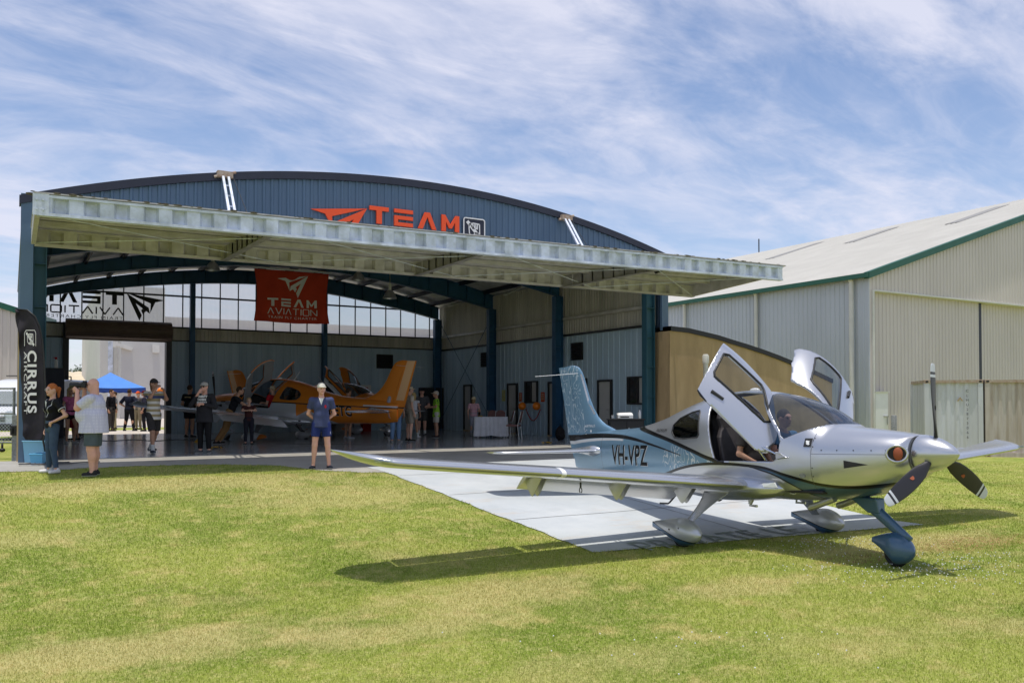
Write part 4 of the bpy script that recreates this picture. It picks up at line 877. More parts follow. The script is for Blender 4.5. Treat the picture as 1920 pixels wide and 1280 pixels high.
# -- livery materials ---------------------------------------------------------------------------
def curve_node(N,L,x,pts,x0=-8.2,x1=0.2,z0=0,z1=3):
    mr=N.new('ShaderNodeMapRange'); mr.inputs[1].default_value=x0; mr.inputs[2].default_value=x1; L.new(x,mr.inputs[0])
    fc=N.new('ShaderNodeFloatCurve'); c=fc.mapping.curves[0]; pts=sorted(pts); P=[((a-x0)/(x1-x0),(b-z0)/(z1-z0)) for a,b in pts]
    c.points[0].location=P[0]; c.points[1].location=P[-1]
    for q in P[1:-1]: c.points.new(*q)
    fc.mapping.update(); L.new(mr.outputs[0],fc.inputs['Value'])
    o=N.new('ShaderNodeMath'); o.operation='MULTIPLY_ADD'; o.inputs[1].default_value=z1-z0; o.inputs[2].default_value=z0; L.new(fc.outputs[0],o.inputs[0]); return o.outputs[0]
def paint_base(name,metal=.8,rough=.3):
    m,nt,b=new_mat(name); b.inputs['Metallic'].default_value=metal; b.inputs['Roughness'].default_value=rough; b.inputs['Coat Weight'].default_value=.5; b.inputs['Coat Roughness'].default_value=.18
    N,L=nt.nodes,nt.links
    n=N.new('ShaderNodeTexNoise'); n.inputs['Scale'].default_value=2.2; n.inputs['Detail'].default_value=3; tc=N.new('ShaderNodeTexCoord'); L.new(tc.outputs['Object'],n.inputs['Vector'])
    bp=N.new('ShaderNodeBump'); bp.inputs['Strength'].default_value=.06; bp.inputs['Distance'].default_value=.02; L.new(n.outputs[0],bp.inputs['Height']); L.new(bp.outputs[0],b.inputs['Normal'])
    return m,nt,b,tc
SILVER=(.54,.55,.575); BLUE=(.16,.29,.41); DBLUE=(.07,.14,.23)
def M2(N,L,op,a,b=None,c=None,clamp=False):
    n=N.new('ShaderNodeMath'); n.operation=op; n.use_clamp=clamp
    for i,v in enumerate((a,b,c)):
        if v is None: continue
        if hasattr(v,'links'): L.new(v,n.inputs[i])
        else: n.inputs[i].default_value=v
    return n.outputs[0]
def MX(N,L,f,a,b):
    m=N.new('ShaderNodeMixRGB'); 
    if hasattr(f,'links'): L.new(f,m.inputs[0])
    else: m.inputs[0].default_value=f
    for i,c in ((1,a),(2,b)):
        if isinstance(c,tuple): m.inputs[i].default_value=(*c,1)
        else: L.new(c,m.inputs[i])
    return m.outputs[0]
def gt(N,L,a,b,w=.004): # smooth a>b
    d=M2(N,L,'SUBTRACT',a,b); return M2(N,L,'MULTIPLY_ADD',d,1/(2*w),.5,True)
def contour_lines(N,L,vec,scale=2.3,k=15,wd=.14):
    mp=N.new('ShaderNodeMapping'); mp.inputs['Scale'].default_value=(1.5,.0,.72); L.new(vec,mp.inputs[0])
    n=N.new('ShaderNodeTexNoise'); n.inputs['Scale'].default_value=scale; n.inputs['Detail'].default_value=3.0; n.inputs['Roughness'].default_value=.5; n.inputs['Distortion'].default_value=.25; L.new(mp.outputs[0],n.inputs['Vector'])
    q=M2(N,L,'MULTIPLY',n.outputs[0],k); f=M2(N,L,'FRACT',q); d=M2(N,L,'ABSOLUTE',M2(N,L,'SUBTRACT',f,.5)); return M2(N,L,'LESS_THAN',d,wd)
def livery_blue():
    m,nt,b,tc=paint_base('livery_silver_blue'); N,L=nt.nodes,nt.links
    sp=N.new('ShaderNodeSeparateXYZ'); L.new(tc.outputs['Object'],sp.inputs[0]); x,z=sp.outputs[0],sp.outputs[2]
    c1=curve_node(N,L,x,[(-8.2,2.6),(-5.75,1.72),(-5.3,1.595),(-4.7,1.485),(-4.13,1.375),(-3.57,1.235),(-3.2,1.135),(-2.9,1.085),(-2.4,1.03),(.2,.9)])
    lo=curve_node(N,L,x,[(-8.2,.30),(-5.4,.66),(-4.7,.80),(-4.27,.90),(-3.79,1.0),(-3.35,1.055),(-2.94,1.07),(-2.55,1.06),(-2.19,1.03),(-1.9,.96),(-1.68,.91),(-1.37,.85),(-1.07,.835),(-.78,.86),(-.51,.91),(-.3,.97),(.2,1.1)])
    b2=curve_node(N,L,x,[(-8.2,0),(-2.5,1.045),(-2.24,1.0),(-2.05,.95),(-1.89,.88),(-1.65,.74),(-1.45,.6),(-1.2,.4),(.2,.0)])
    bb=curve_node(N,L,x,[(-8.2,1.36),(-7.6,1.415),(-6.96,1.455),(-6.16,1.46),(-5.42,1.42),(-4.63,1.31),(-3.91,1.18),(-3.5,1.10),(.2,1)])
    below1=gt(N,L,c1,z); abovelo=gt(N,L,z,lo); rear=gt(N,L,-2.95,x)
    tail=M2(N,L,'MULTIPLY',M2(N,L,'MULTIPLY',below1,abovelo),rear)
    front=M2(N,L,'MULTIPLY',M2(N,L,'MULTIPLY',gt(N,L,lo,z),gt(N,L,z,b2)),gt(N,L,x,-2.45))
    far=gt(N,L,-5.9,x); blue=M2(N,L,'MAXIMUM',M2(N,L,'MAXIMUM',tail,front),far)
    c=MX(N,L,blue,SILVER,BLUE); c=MX(N,L,front,c,DBLUE)
    # contour line artwork patches
    cl=contour_lines(N,L,tc.outputs['Object'],2.2,13,.085)
    def patch(cx,cz,rx,rz):
        dx=M2(N,L,'DIVIDE',M2(N,L,'SUBTRACT',x,cx),rx); dz=M2(N,L,'DIVIDE',M2(N,L,'SUBTRACT',z,cz),rz); return M2(N,L,'LESS_THAN',M2(N,L,'ADD',M2(N,L,'MULTIPLY',dx,dx),M2(N,L,'MULTIPLY',dz,dz)),1.0)
    pa=M2(N,L,'MULTIPLY',M2(N,L,'MULTIPLY',patch(-3.75,1.12,.62,.24),cl),tail); c=MX(N,L,pa,c,(.55,.60,.64))
    # white line under the tail band, then the black bands
    hw=M2(N,L,'MULTIPLY_ADD',x,-.0125,-.042)
    hw=M2(N,L,'MAXIMUM',hw,.004)
    inb=gt(N,L,hw,M2(N,L,'ABSOLUTE',M2(N,L,'SUBTRACT',z,bb)),.003)
    wl=M2(N,L,'MULTIPLY',gt(N,L,M2(N,L,'MULTIPLY',hw,.55),M2(N,L,'ABSOLUTE',M2(N,L,'SUBTRACT',z,M2(N,L,'SUBTRACT',bb,M2(N,L,'MULTIPLY',hw,1.7)))),.003),gt(N,L,-5.6,x))
    c=MX(N,L,wl,c,(.70,.72,.74)); c=MX(N,L,M2(N,L,'MULTIPLY',inb,gt(N,L,-3.85,x)),c,(.012,.012,.014))
    s1=M2(N,L,'MULTIPLY',gt(N,L,.028,M2(N,L,'ABSOLUTE',M2(N,L,'SUBTRACT',z,c1)),.003),M2(N,L,'MULTIPLY',gt(N,L,-2.9,x),gt(N,L,x,-5.62)))
    s2=M2(N,L,'MULTIPLY',gt(N,L,.019,M2(N,L,'ABSOLUTE',M2(N,L,'SUBTRACT',z,lo)),.003),gt(N,L,x,-4.6))
    s3=M2(N,L,'MULTIPLY',gt(N,L,.010,M2(N,L,'ABSOLUTE',M2(N,L,'SUBTRACT',z,b2)),.003),gt(N,L,x,-2.45))
    for s in (s1,s2,s3): c=MX(N,L,s,c,(.012,.012,.014))
    # panel joints of the cowling
    for X in (-1.49,-.435,-5.62,-6.35): j=M2(N,L,'LESS_THAN',M2(N,L,'ABSOLUTE',M2(N,L,'SUBTRACT',x,X)),.0045); c=MX(N,L,M2(N,L,'MULTIPLY',j,.75),c,(.08,.08,.09))
    j=M2(N,L,'MULTIPLY',M2(N,L,'LESS_THAN',M2(N,L,'ABSOLUTE',M2(N,L,'SUBTRACT',z,1.215)),.004),gt(N,L,x,-1.49)); c=MX(N,L,M2(N,L,'MULTIPLY',j,.7),c,(.08,.08,.09))
    L.new(c,b.inputs['Base Color']); L.new(M2(N,L,'MULTIPLY_ADD',blue,-.35,.82),b.inputs['Metallic']); return m
def livery_orange():
    m,nt,b,tc=paint_base('livery_orange',.55,.28); N,L=nt.nodes,nt.links
    sp=N.new('ShaderNodeSeparateXYZ'); L.new(tc.outputs['Object'],sp.inputs[0]); x,z=sp.outputs[0],sp.outputs[2]
    O=(.72,.215,.012)
    rb=M2(N,L,'MULTIPLY_ADD',M2(N,L,'ABSOLUTE',M2(N,L,'SUBTRACT',z,1.18)),-2.3,-4.3)
    zl=curve_node(N,L,x,[(-8.2,1.30),(-5,1.30),(-3,1.30),(-1.5,1.24),(.2,1.2)])
    sil=M2(N,L,'MULTIPLY',gt(N,L,zl,z),gt(N,L,x,M2(N,L,'MULTIPLY_ADD',z,2.6,-7.35)))
    tipm=M2(N,L,'MULTIPLY',gt(N,L,-4.05,x),gt(N,L,z,M2(N,L,'MULTIPLY_ADD',x,-.5,-1.12)))
    sil=M2(N,L,'MULTIPLY',sil,M2(N,L,'SUBTRACT',1,tipm))
    c=MX(N,L,sil,O,(.55,.56,.58))
    e=M2(N,L,'MULTIPLY',M2(N,L,'LESS_THAN',M2(N,L,'ABSOLUTE',M2(N,L,'SUBTRACT',z,zl)),.016),gt(N,L,-1.0,x)); c=MX(N,L,e,c,(.012,.012,.014))
    e=M2(N,L,'MULTIPLY',M2(N,L,'LESS_THAN',M2(N,L,'ABSOLUTE',M2(N,L,'SUBTRACT',z,1.345)),.022),gt(N,L,-6.3,x)); c=MX(N,L,e,c,(.5,.5,.52))
    L.new(c,b.inputs['Base Color']); return m
def fin_paint(name,base,lines,band=(.012,.012,.014)):
    m,nt,b,tc=paint_base(name,.35,.3); N,L=nt.nodes,nt.links; sp=N.new('ShaderNodeSeparateXYZ'); L.new(tc.outputs['Object'],sp.inputs[0]); x,z=sp.outputs[0],sp.outputs[2]
    c=base
    if lines:
        cl=M2(N,L,'MULTIPLY',contour_lines(N,L,tc.outputs['Object'],1.9,15,.085),M2(N,L,'MULTIPLY',gt(N,L,M2(N,L,'MULTIPLY_ADD',z,-.22,-6.72),x,.01),gt(N,L,z,1.52)))
        c=MX(N,L,cl,base,(.50,.60,.68))
        e=M2(N,L,'LESS_THAN',M2(N,L,'ABSOLUTE',M2(N,L,'SUBTRACT',z,1.43)),.055); c=MX(N,L,e,c,(.012,.012,.014)); e=M2(N,L,'LESS_THAN',M2(N,L,'ABSOLUTE',M2(N,L,'SUBTRACT',z,1.345)),.028); c=MX(N,L,e,c,(.70,.72,.74))
    else:
        e=M2(N,L,'LESS_THAN',M2(N,L,'ABSOLUTE',M2(N,L,'SUBTRACT',z,1.33)),.02); c=MX(N,L,e,base,(.012,.012,.014))
        e=M2(N,L,'MULTIPLY',M2(N,L,'LESS_THAN',M2(N,L,'ABSOLUTE',M2(N,L,'ADD',M2(N,L,'MULTIPLY_ADD',z,.28,7.05),x)),.13),gt(N,L,z,1.55)); c=MX(N,L,e,c,(.72,.42,.20))
    L.new(c,b.inputs['Base Color']) if not isinstance(c,tuple) else None; return m
def plain_paint(name,col,metal=.8,rough=.26):
    m,nt,b,tc=paint_base(name,metal,rough); b.inputs['Base Color'].default_value=(*col,1); return m
def pant_paint(name,top,line,low,slope):
    m,nt,b,tc=paint_base(name,.45,.3); N,L=nt.nodes,nt.links; sp=N.new('ShaderNodeSeparateXYZ'); L.new(tc.outputs['Object'],sp.inputs[0]); x,z=sp.outputs[0],sp.outputs[2]
    ln=M2(N,L,'MULTIPLY_ADD',x,slope[0],slope[1]); c=MX(N,L,gt(N,L,ln,z,.003),top,low); e=M2(N,L,'LESS_THAN',M2(N,L,'ABSOLUTE',M2(N,L,'SUBTRACT',z,ln)),.006); c=MX(N,L,e,c,line); L.new(c,b.inputs['Base Color']); return m
M['silver']=plain_paint('silver_paint',SILVER); M['wing_under']=plain_paint('wing_silver',(.62,.62,.63),.6,.3)
M['dblue_paint']=plain_paint('dark_blue_paint',(.05,.115,.20),.15,.3); M['blade_black']=mat('blade_black',(.018,.017,.02),.42); M['blade_tip']=mat('blade_tip',(.55,.57,.62),.4)
M['interior']=mat('interior',(.03,.028,.028),.8,0,.2,8); M['seat']=mat('seat_leather',(.035,.03,.03),.55,0,.2,9); M['seat_tan']=mat('seat_tan',(.45,.40,.36),.6)
M['white_gloss']=mat('white_gloss',(.80,.80,.80),.22,0,coat=.5); M['plug']=mat('plug',(.30,.075,.03),.7); M['door_in']=mat('door_in',(.25,.25,.25),.7)
STY={'blue':dict(fus=livery_blue(),fin=fin_paint('fin_blue',BLUE,True),stab=M['silver'],pant=pant_paint('pant_blue',SILVER,(.01,.01,.01),(.045,.13,.26),(-.235,-.545)),npant=M['dblue_paint'],strut=M['silver'],doorm=None,reg='VH-VPZ'),
 'orange':dict(fus=livery_orange(),fin=fin_paint('fin_orange',(.72,.215,.012),False),stab=M['silver'],pant=pant_paint('pant_orange',SILVER,(.01,.01,.01),(.55,.16,.02),(-1.6,-5.05)),npant=M['silver'],strut=M['silver'],doorm=None,reg='VH-ETG')}
def airfoil(n=22,t=.13):
    P=[]
    for i in range(n+1):
        x=.5*(1-math.cos(math.pi*i/n)); y=5*t*(.2969*math.sqrt(x)-.126*x-.3516*x*x+.2843*x**3-.1036*x**4); P.append((x,y))
    up=[(x,y*1.12) for x,y in P]; lo=[(x,-y*.82) for x,y in P[1:-1]][::-1]; return up+lo     # LE -> TE on top, back underneath
def section(af,xle,ch,y,z,trunc=1.0,thick=1.0): return [(xle-min(x,trunc)*ch,y,z+h*ch*thick*(1 if x<=trunc else .0)) for x,h in af]
def wing_z(y): return .80+.082*(abs(y)-.65)
def wing_le(y): a=abs(y); return -2.38-.035*(a-.55) if a<5.35 else -2.38-.035*4.8-((a-5.35)/.5)**2*.62
def wing_ch(y): a=abs(y); return 1.50-.115*(a-.55) if a<5.35 else max(.06,(1.50-.115*4.8)*(1-((a-5.35)/.52)**2.2))
AF=airfoil()
def trunc_sec(y,tr,th=1.0):
    le,ch,z=wing_le(y),wing_ch(y),wing_z(y); out=[]
    zt=np.interp(tr,[q[0] for q in AF[:23]],[q[1] for q in AF[:23]])
    for i,(x,h) in enumerate(AF):
        if x>tr: hh=zt*(1 if i<=22 else -.73); x=tr
        else: hh=h
        out.append((le-x*ch,y,z+hh*ch*th))
    return out
def build_aircraft(sty,name,label,loc,rot,doors,fine=False,blade0=90,flap=True):
    S=STY[sty]; t=thing(name,label,'aircraft',loc); t.rotation_euler=rot
    # fuselage skin
    ss=[.43+.012*i for i in range(10)]+[.55+.045*i for i in range(1,10)]+list(np.arange(1.0,7.4,.028 if fine else .055))+[7.42]; na=176 if fine else 96
    mb=MB(); rings=[[fpt(s,2*math.pi*k/na) for k in range(na)] for s in ss]
    mb.loft(rings,False); n=len(rings); c0=len(mb.v); mb.v.append((-7.43,0,1.22)); 
    for k in range(na): mb.f.append(((n-1)*na+k,(n-1)*na+(k+1)%na,c0)); mb.m.append(0)
    bm=bmesh.new(); vs=[bm.verts.new(v) for v in mb.v]
    for f in mb.f: bm.faces.new([vs[i] for i in f])
    parts=[]
    ws=extract(bm,cut_poly(bm,WSHD))
    for sd in (-1,1):
        dbm=extract(bm,cut_poly(bm,DOOR,sd)); dwin=extract(dbm,cut_poly(dbm,DWIN,sd)); rw=extract(bm,cut_poly(bm,RWIN,sd)); parts.append((sd,dbm,dwin,rw))
    fu=bm_obj(bm,'fuselage',[S['fus'],M['interior']],t,True,.022,-1,auto=35)
    o=bm_obj(ws,'windshield',M['acrylic_w'],t,True)
    for sd,dbm,dwin,rw in parts:
        bm_obj(rw,'side_window',M['acrylic_dark'],t,True); outline(RWIN,sd,'window_seal',M['dark_frame'],t,.022)
        rv,tr=doors[0 if sd==-1 else 1]
        piv=Vector((-1.98,sd*.6,1.12)); ang=Vector(rv).length
        mt=Matrix.Translation(Vector(tr)+piv)@(Matrix.Rotation(ang,4,Vector(rv).normalized()) if ang>1e-6 else Matrix.Identity(4))@Matrix.Translation(-piv)
        d=bm_obj(dbm,'door',[S['fus'],M['door_in']],t,True,.035,-1,auto=35); d.matrix_local=mt
        if ang>1e-6: 
            st=MB(); st.tube([mt@Vector((-2.05,sd*.60,1.2)),Vector((-1.93,sd*.57,1.16))],.014,8); st.tube([mt@Vector((-2.25,sd*.56,1.2)),Vector((-2.2,sd*.58,1.12))],.009,8); st.build('door_strut',M['chrome'],t)
            hg2=MB(); hg2.box(mt@Vector((-1.97,sd*.58,1.22)),(.10,.03,.09)); hg2.build('hinge',M['silver'],t,bevel=.01)
        g=bm_obj(dwin,'window',M['acrylic_d'],d,True)
        outline(DWIN,sd,'window_seal',M['dark_frame'],d,.030,.003)
        h=MB(); y=fside(2.86,1.30,sd)+sd*.012; h.tube([(-2.78,y,1.285),(-2.96,fside(2.96,1.27,sd)+sd*.012,1.25)],[.018,.022],10); h.build('door_handle',M['dark_frame'],d)
        outline(DOOR,sd,'door_seal',M['dark_frame'],t,.012,-.012)
    # cockpit: floor, panel, seats
    mb=MB(); mb.bb((-4.2,-.5,.74),(-1.4,.5,.78)); mb.loft([[(-1.62,-.52,1.0),(-1.62,.52,1.0),(-1.62,.5,1.42),(-1.62,-.5,1.42)],[(-1.95,-.52,1.05),(-1.95,.52,1.05),(-1.80,.46,1.40),(-1.80,-.46,1.40)]]); mb.bb((-2.7,-.09,.78),(-1.75,.09,1.0)); mb.build('instrument_panel',M['interior'],t,bevel=.02)
    for (sx,sy) in ((-2.85,-.28),(-2.85,.28),(-3.65,-.27),(-3.65,.27)):
        s_=MB(); s_.loft([[(sx+.26,sy-.2,z0),(sx+.26,sy+.2,z0),(sx-.2,sy+.22,z1),(sx-.2,sy-.22,z1)] for z0,z1 in ((.86,.80),(.98,.94))]); 
        rr=[]
        for q,(dx,z,w_) in enumerate(((-.16,.90,.21),(-.24,1.15,.22),(-.33,1.42,.19),(-.38,1.55,.10),(-.40,1.68,.12),(-.42,1.76,.08))): rr.append([(sx+dx+.05,sy-w_,z),(sx+dx+.05,sy+w_,z),(sx+dx-.05,sy+w_,z),(sx+dx-.05,sy-w_,z)])
        s_.loft(rr); so_=s_.build('seat',M['seat'],t,smooth=False,bevel=.03)
    # spinner
    mb=MB(); nn=40; rings=[]
    for i in range(19):
        q=i/18; r=.211*(1-(1-q)**1.75)**.72; rings.append([(-.425*q,max(r,.001)*math.cos(2*math.pi*k/nn),1.22+max(r,.001)*math.sin(2*math.pi*k/nn)) for k in range(nn)])
    mb.loft(rings); sp=mb.build('spinner',M['silver'],t,auto=60)
    mb=MB()
    for k in range(16): a=2*math.pi*k/16; mb.ell((-.385,.196*math.cos(a),1.22+.196*math.sin(a)),(.005,.005,.005),4)
    o=mb.build('screws',M['dark_frame'],sp)
    for kb in range(3):
        a=R_(blade0+120*kb); er=Vector((0,math.cos(a),math.sin(a))); et=Vector((0,-math.sin(a),math.cos(a))); ex=Vector((1,0,0))
        mb=MB(); rings=[]; rad=[.13,.19,.26,.34,.45,.58,.70,.80,.835,.865,.895,.92,.955,.98,.99]
        for r in rad:
            ch=np.interp(r,[.13,.2,.34,.5,.7,.85,.95,.985,.99],[.055,.075,.15,.185,.18,.155,.12,.08,.03]); th=np.interp(r,[.13,.3,.6,.99],[.05,.03,.018,.008]); pit=R_(np.interp(r,[.13,.4,.7,.99],[44,27,19,13])); sw=-.0+.02*math.sin(r*3)
            cd_=et*math.cos(pit)+ex*math.sin(pit)*(1); nd=er.cross(cd_).normalized(); c=Vector((-.27,0,1.22))+er*r+cd_*sw; rings.append([c+cd_*(ch*.5*math.cos(2*math.pi*q/16))+nd*(th*.5*math.sin(2*math.pi*q/16)) for q in range(16)])
        mb.loft(rings,True); 
        mi=[]
        for i in range(len(rad)-1): rm=(rad[i]+rad[i+1])/2; mi+=[1 if (.835<rm<.865 or rm>.895 and not .92<rm<.955) and False or (.80<rm<.835 or .865<rm<.895 or rm>.955) and 0 or (.835<rm<.865) or rm>.895 else 0]*16
        mb.m=[int(bool(x)) for x in mi]+[0,1]; bl=mb.build('propeller_blade',[M['blade_black'],M['blade_tip']],t,auto=50)
        mb=MB(); r=.50; pit=R_(36); cd_=et*math.cos(pit)+ex*math.sin(pit); nd=er.cross(cd_).normalized(); sgn=1 if nd.x>0 else -1; c=Vector((-.27,0,1.22))+er*r+nd*sgn*.0125; mb.v+=[tuple(c+ (er*math.cos(2*math.pi*q/20)+cd_*math.sin(2*math.pi*q/20))*.028) for q in range(20)]; mb.f.append(tuple(range(20))); mb.m.append(0); mb.build('maker_emblem',M['plug'] if sty=='blue' else M['plug'],bl)
    # nose bowl backing, inlets with plugs, bumps
    mb=MB(); q=[fpt(.432,2*math.pi*k/48) for k in range(48)]; mb.loft([q,[Vector((-.445,p.y*.6,1.22+(p.z-1.22)*.6)) for p in q]],False); mb.build('nose_ring',M['silver'],t)
    for sd in (-1,1):
        cx=Vector((-.498,sd*.352,1.225)); R2=Matrix.Rotation(sd*R_(52),3,'Z'); ring=[]
        rp=[cx+R2@Vector((.02,.105*math.cos(2*math.pi*k/28),.088*math.sin(2*math.pi*k/28))) for k in range(28)]; lip=MB(); lip.tube(rp+[rp[0],rp[1]],.016,8,False); lip.build('inlet_lip',M['silver'],t,smooth=True)
        mb=MB(); mb.v+=[tuple(p) for p in rp]; mb.f.append(tuple(range(28))); mb.m.append(0); mb.build('inlet',M['black'],t)
        if sty=='blue':
            mb=MB(); mb.ell(cx+R2@Vector((.024,-.012*sd,0)),(.025,.05,.076),8,R2); mb.build('inlet_plug',M['plug'],t,smooth=True)
        # naca scoop, fuel vent, exhaust
        zz=1.10; y=lambda s,z:fside(s,z,sd)+sd*.0035
        mb=MB(); mb.loft([[(-s,y(s,zz+h_*.045*(s-.78)/.28)+sd*.002,zz+h_*.045*(s-.78)/.28) for h_ in (-1,-.5,0,.5,1)] for s in np.linspace(.785,1.06,8)],False,False); mb.build('scoop',M['interior'],t)
        mb=MB(); mb.v+=[(-1.62+.045*math.cos(2*math.pi*k/16),y(1.62-.045*math.cos(2*math.pi*k/16),.955+.026*math.sin(2*math.pi*k/16)),.955+.026*math.sin(2*math.pi*k/16)) for k in range(16)]; mb.f.append(tuple(range(16))); mb.m.append(0); mb.build('vent_port',M['galv_post'],t)
        mb=MB(); mb.tube([(-1.45,sd*.24,.68),(-1.72,sd*.25,.58),(-1.82,sd*.25,.55)],.042,12); mb.build('exhaust_pipe',M['steel'],t,auto=50)
        sp_=MB(); 
        for s in (.60,.75,.95,1.15,1.35): sp_.ell((-s,y(s,1.26),1.26),(.008,.004,.008),4)
        for z in (.95,1.05,1.3,1.4): sp_.ell((-1.47,y(1.47,z),z),(.008,.004,.008),4)
        sp_.build('screws',M['dark_frame'],t)
        # wing
        ys=[.50,.8,1.2,1.8,2.4,3.0,3.4,4.0,4.6,5.12]; mb=MB(); mb.loft([trunc_sec(sd*y_,.745) for y_ in ys]); 
        wg=mb.build('wing',M['silver'],t,auto=40)
        ys=[5.12,5.35,5.45,5.55,5.64,5.71,5.77,5.81,5.84,5.86]; mb=MB(); mb.loft([[(px_,py_,pz_+.10*max(0,(abs(y_)-5.3)/.55)**1.8) for px_,py_,pz_ in trunc_sec(sd*y_,1.0)] for y_ in ys]); tip=mb.build('wing_tip',M['silver'],t,auto=50)
        mb=MB(); mb.ell((wing_le(5.45)+.0,sd*5.5,wing_z(5.5)+.02),(.05,.10,.02),8); mb.build('position_light',M['acrylic'],tip)
        mb=MB(); mb.loft([[Vector(p)+Vector((.003 if q<8 or q>36 else 0,0,.0)) for q,p in enumerate(trunc_sec(sd*y_,.12,1.03))] for y_ in (3.36,3.42)]); mb.build('leading_edge_strip',M['white_gloss'],wg)
        # flap (lowered) and aileron
        def flapsec(y_,defl,tr=.755,drop=0,shift=0):
            le,ch,z=wing_le(y_),wing_ch(y_),wing_z(y_); c=ch*(1-tr); out=[]; a=R_(defl); x0=le-ch*tr-shift; z0=z-drop+.012*ch
            for x,h in airfoil(10,.20): X=x*c*1.12; Z=h*c; out.append((x0-X*math.cos(a)+Z*math.sin(-a)*-1*-1,sd*y_,z0-X*math.sin(a)+Z*math.cos(a)))
            return out
        dfl=(33,.055,.07) if flap else (2,0,.0)
        mb=MB(); mb.loft([flapsec(y_,dfl[0],drop=dfl[1],shift=dfl[2]) for y_ in (.72,1.5,2.4,3.33)]); mb.build('flap',M['wing_under'],t,auto=50)
        mb=MB(); mb.loft([flapsec(y_,0,shift=.006) for y_ in (3.42,4.2,5.10)]); mb.build('aileron',M['silver'],t,auto=50)
        for y_ in (.82,1.95,3.25):
            xh=wing_le(y_)-wing_ch(y_)*.70; zh=wing_z(y_)-.055
            for dy in (-.035,.035):
                mb=MB(); mb.prism([(xh+.16,sd*y_+dy,zh+.01),(xh-.30,sd*y_+dy,zh-.03),(xh-.12,sd*y_+dy,zh-.22),(xh-.08,sd*y_+dy,zh-.235),(xh-.03,sd*y_+dy,zh-.20)],(0,.008,0)); mb.build('hinge_bracket',M['wing_under'],t)
        mb=MB(); mb.tube([(-2.75,sd*3.0,wing_z(3)-.08),(-2.75,sd*3.0,wing_z(3)-.15)],.012,6); rp=[(-2.75+.028*math.cos(2*math.pi*k/12),sd*3.0,wing_z(3)-.175+.028*math.sin(2*math.pi*k/12)) for k in range(12)]; mb.tube(rp+[rp[0],rp[1]],.006,6,False); mb.build('tie_down_ring',M['dark_frame'],wg)
        # wing root fairing
        mb=MB(); rings=[]
        for s in np.linspace(1.95,4.5,26):
            q=(s-1.95)/2.55; e=math.sin(math.pi*q**.75)**.7 if 0<q<1 else 0; zc_=.80-.04*q; w_=.30*e+.01; h_=.17*e+.01; yb=abs(fside(s,zc_,1))-.06
            rings.append([(-s,sd*(yb+w_*max(0,math.cos(a))*1.0-.10*(math.cos(a)<0)),zc_-.02+h_*math.sin(a)) for a in [2*math.pi*k/24 for k in range(24)]])
        mb.loft(rings); mb.build('wing_root_fairing',M['silver'],t,auto=60)
        mb=MB(); mb.prism([(-2.02,sd*.62,.86),(-2.18,sd*.66,.84),(-2.16,sd*.66,.80),(-1.98,sd*.61,.80)],(0,sd*.02,0)); mb.build('step_light',M['white_gloss'],t)
        # main gear: tapered strut, fairing, tyre
        a,b_=Vector((-2.90,sd*.72,.72)),Vector((-3.02,sd*1.22,.27)); mb=MB(); rings=[]
        for i in range(11):
            q=i/10; p=a.lerp(b_,q); p.z-=.05*math.sin(math.pi*q)*0; w_=.30*(1-q)**2.2+.125; th=.10*(1-q)**2+.042; rings.append([(p.x+w_*.5*math.cos(2*math.pi*k/20)*(1.0 if math.cos(2*math.pi*k/20)>0 else 1.35),p.y+th*.6*math.sin(2*math.pi*k/20),p.z+th*.4*math.sin(2*math.pi*k/20)*sd*-1) for k in range(20)])
        mb.loft(rings); mb.build('main_gear_strut',S['strut'],t,smooth=True)
        def pant(cx,cy,cz_,L1,L2,hh,ww,name,m_,tail=.10):
            # nose at cx+L1, tail at cx-L2
            mb=MB(); rings=[]
            for i in range(29):
                q=i/28; x=cx+L1-(L1+L2)*q
                prof=math.sin(min(1,q/.36)*math.pi/2)**.62 if q<.36 else 1-.66*((q-.36)/.64)**1.2
                profw=math.sin(min(1,q/.34)*math.pi/2)**.6 if q<.34 else 1-.93*((q-.34)/.66)**1.2
                up=hh*prof*(1 if q<.36 else 1)+.0; dn=hh*.80*(prof if q<.36 else 1-.98*((q-.36)/.64)**.75); zc_=cz_+.02+.06*max(0,q-.36)
                rings.append([(x,cy+ww*profw*math.copysign(abs(math.cos(a))**.85,math.cos(a)),zc_+(up if math.sin(a)>0 else dn)*math.copysign(abs(math.sin(a))**.85,math.sin(a))) for a in [2*math.pi*k/28 for k in range(28)]])
            mb.loft(rings); pn=mb.build(name,m_,t,auto=55); return pn
        pn=pant(-3.02,sd*1.30,.175,.40,.56,.195,.14,'wheel_fairing',S['pant'])
        mb=MB(); R0=.165; cs=[]
        for k in range(13): a_=2*math.pi*k/12; cs.append((.052*math.cos(a_),R0-.045+.045*math.sin(a_)))
        mb.loft([[(-2.98+r*math.cos(f),sd*1.30+dy,0.175+r*math.sin(f)) for f in [2*math.pi*k/32 for k in range(32)]] for dy,r in cs],False); ty=mb.build('tyre',M['rubber'],t,smooth=True)
        mb=MB(); mb.ell((-2.90,sd*1.30+sd*.128,.27),(.012,.006,.012),6); mb.ell((-3.1,sd*1.30+sd*.118,.24),(.012,.006,.012),6); mb.build('port',M['black'],pn)
        # stabilizer
        mb=MB(); sec=[]
        for y_,le,ch,z_ in ((.02,-6.42,.86,1.205),(.16,-6.44,.85,1.205),(.8,-6.56,.74,1.20),(1.5,-6.70,.62,1.195),(1.82,-6.78,.55,1.195),(1.90,-6.84,.47,1.195),(1.95,-6.94,.34,1.195)): sec.append([(le-x*ch,sd*y_,z_+h*ch*.9) for x,h in airfoil(16,.11)])
        mb.loft(sec); st_=mb.build('stabilizer',S['stab'],t,auto=50)
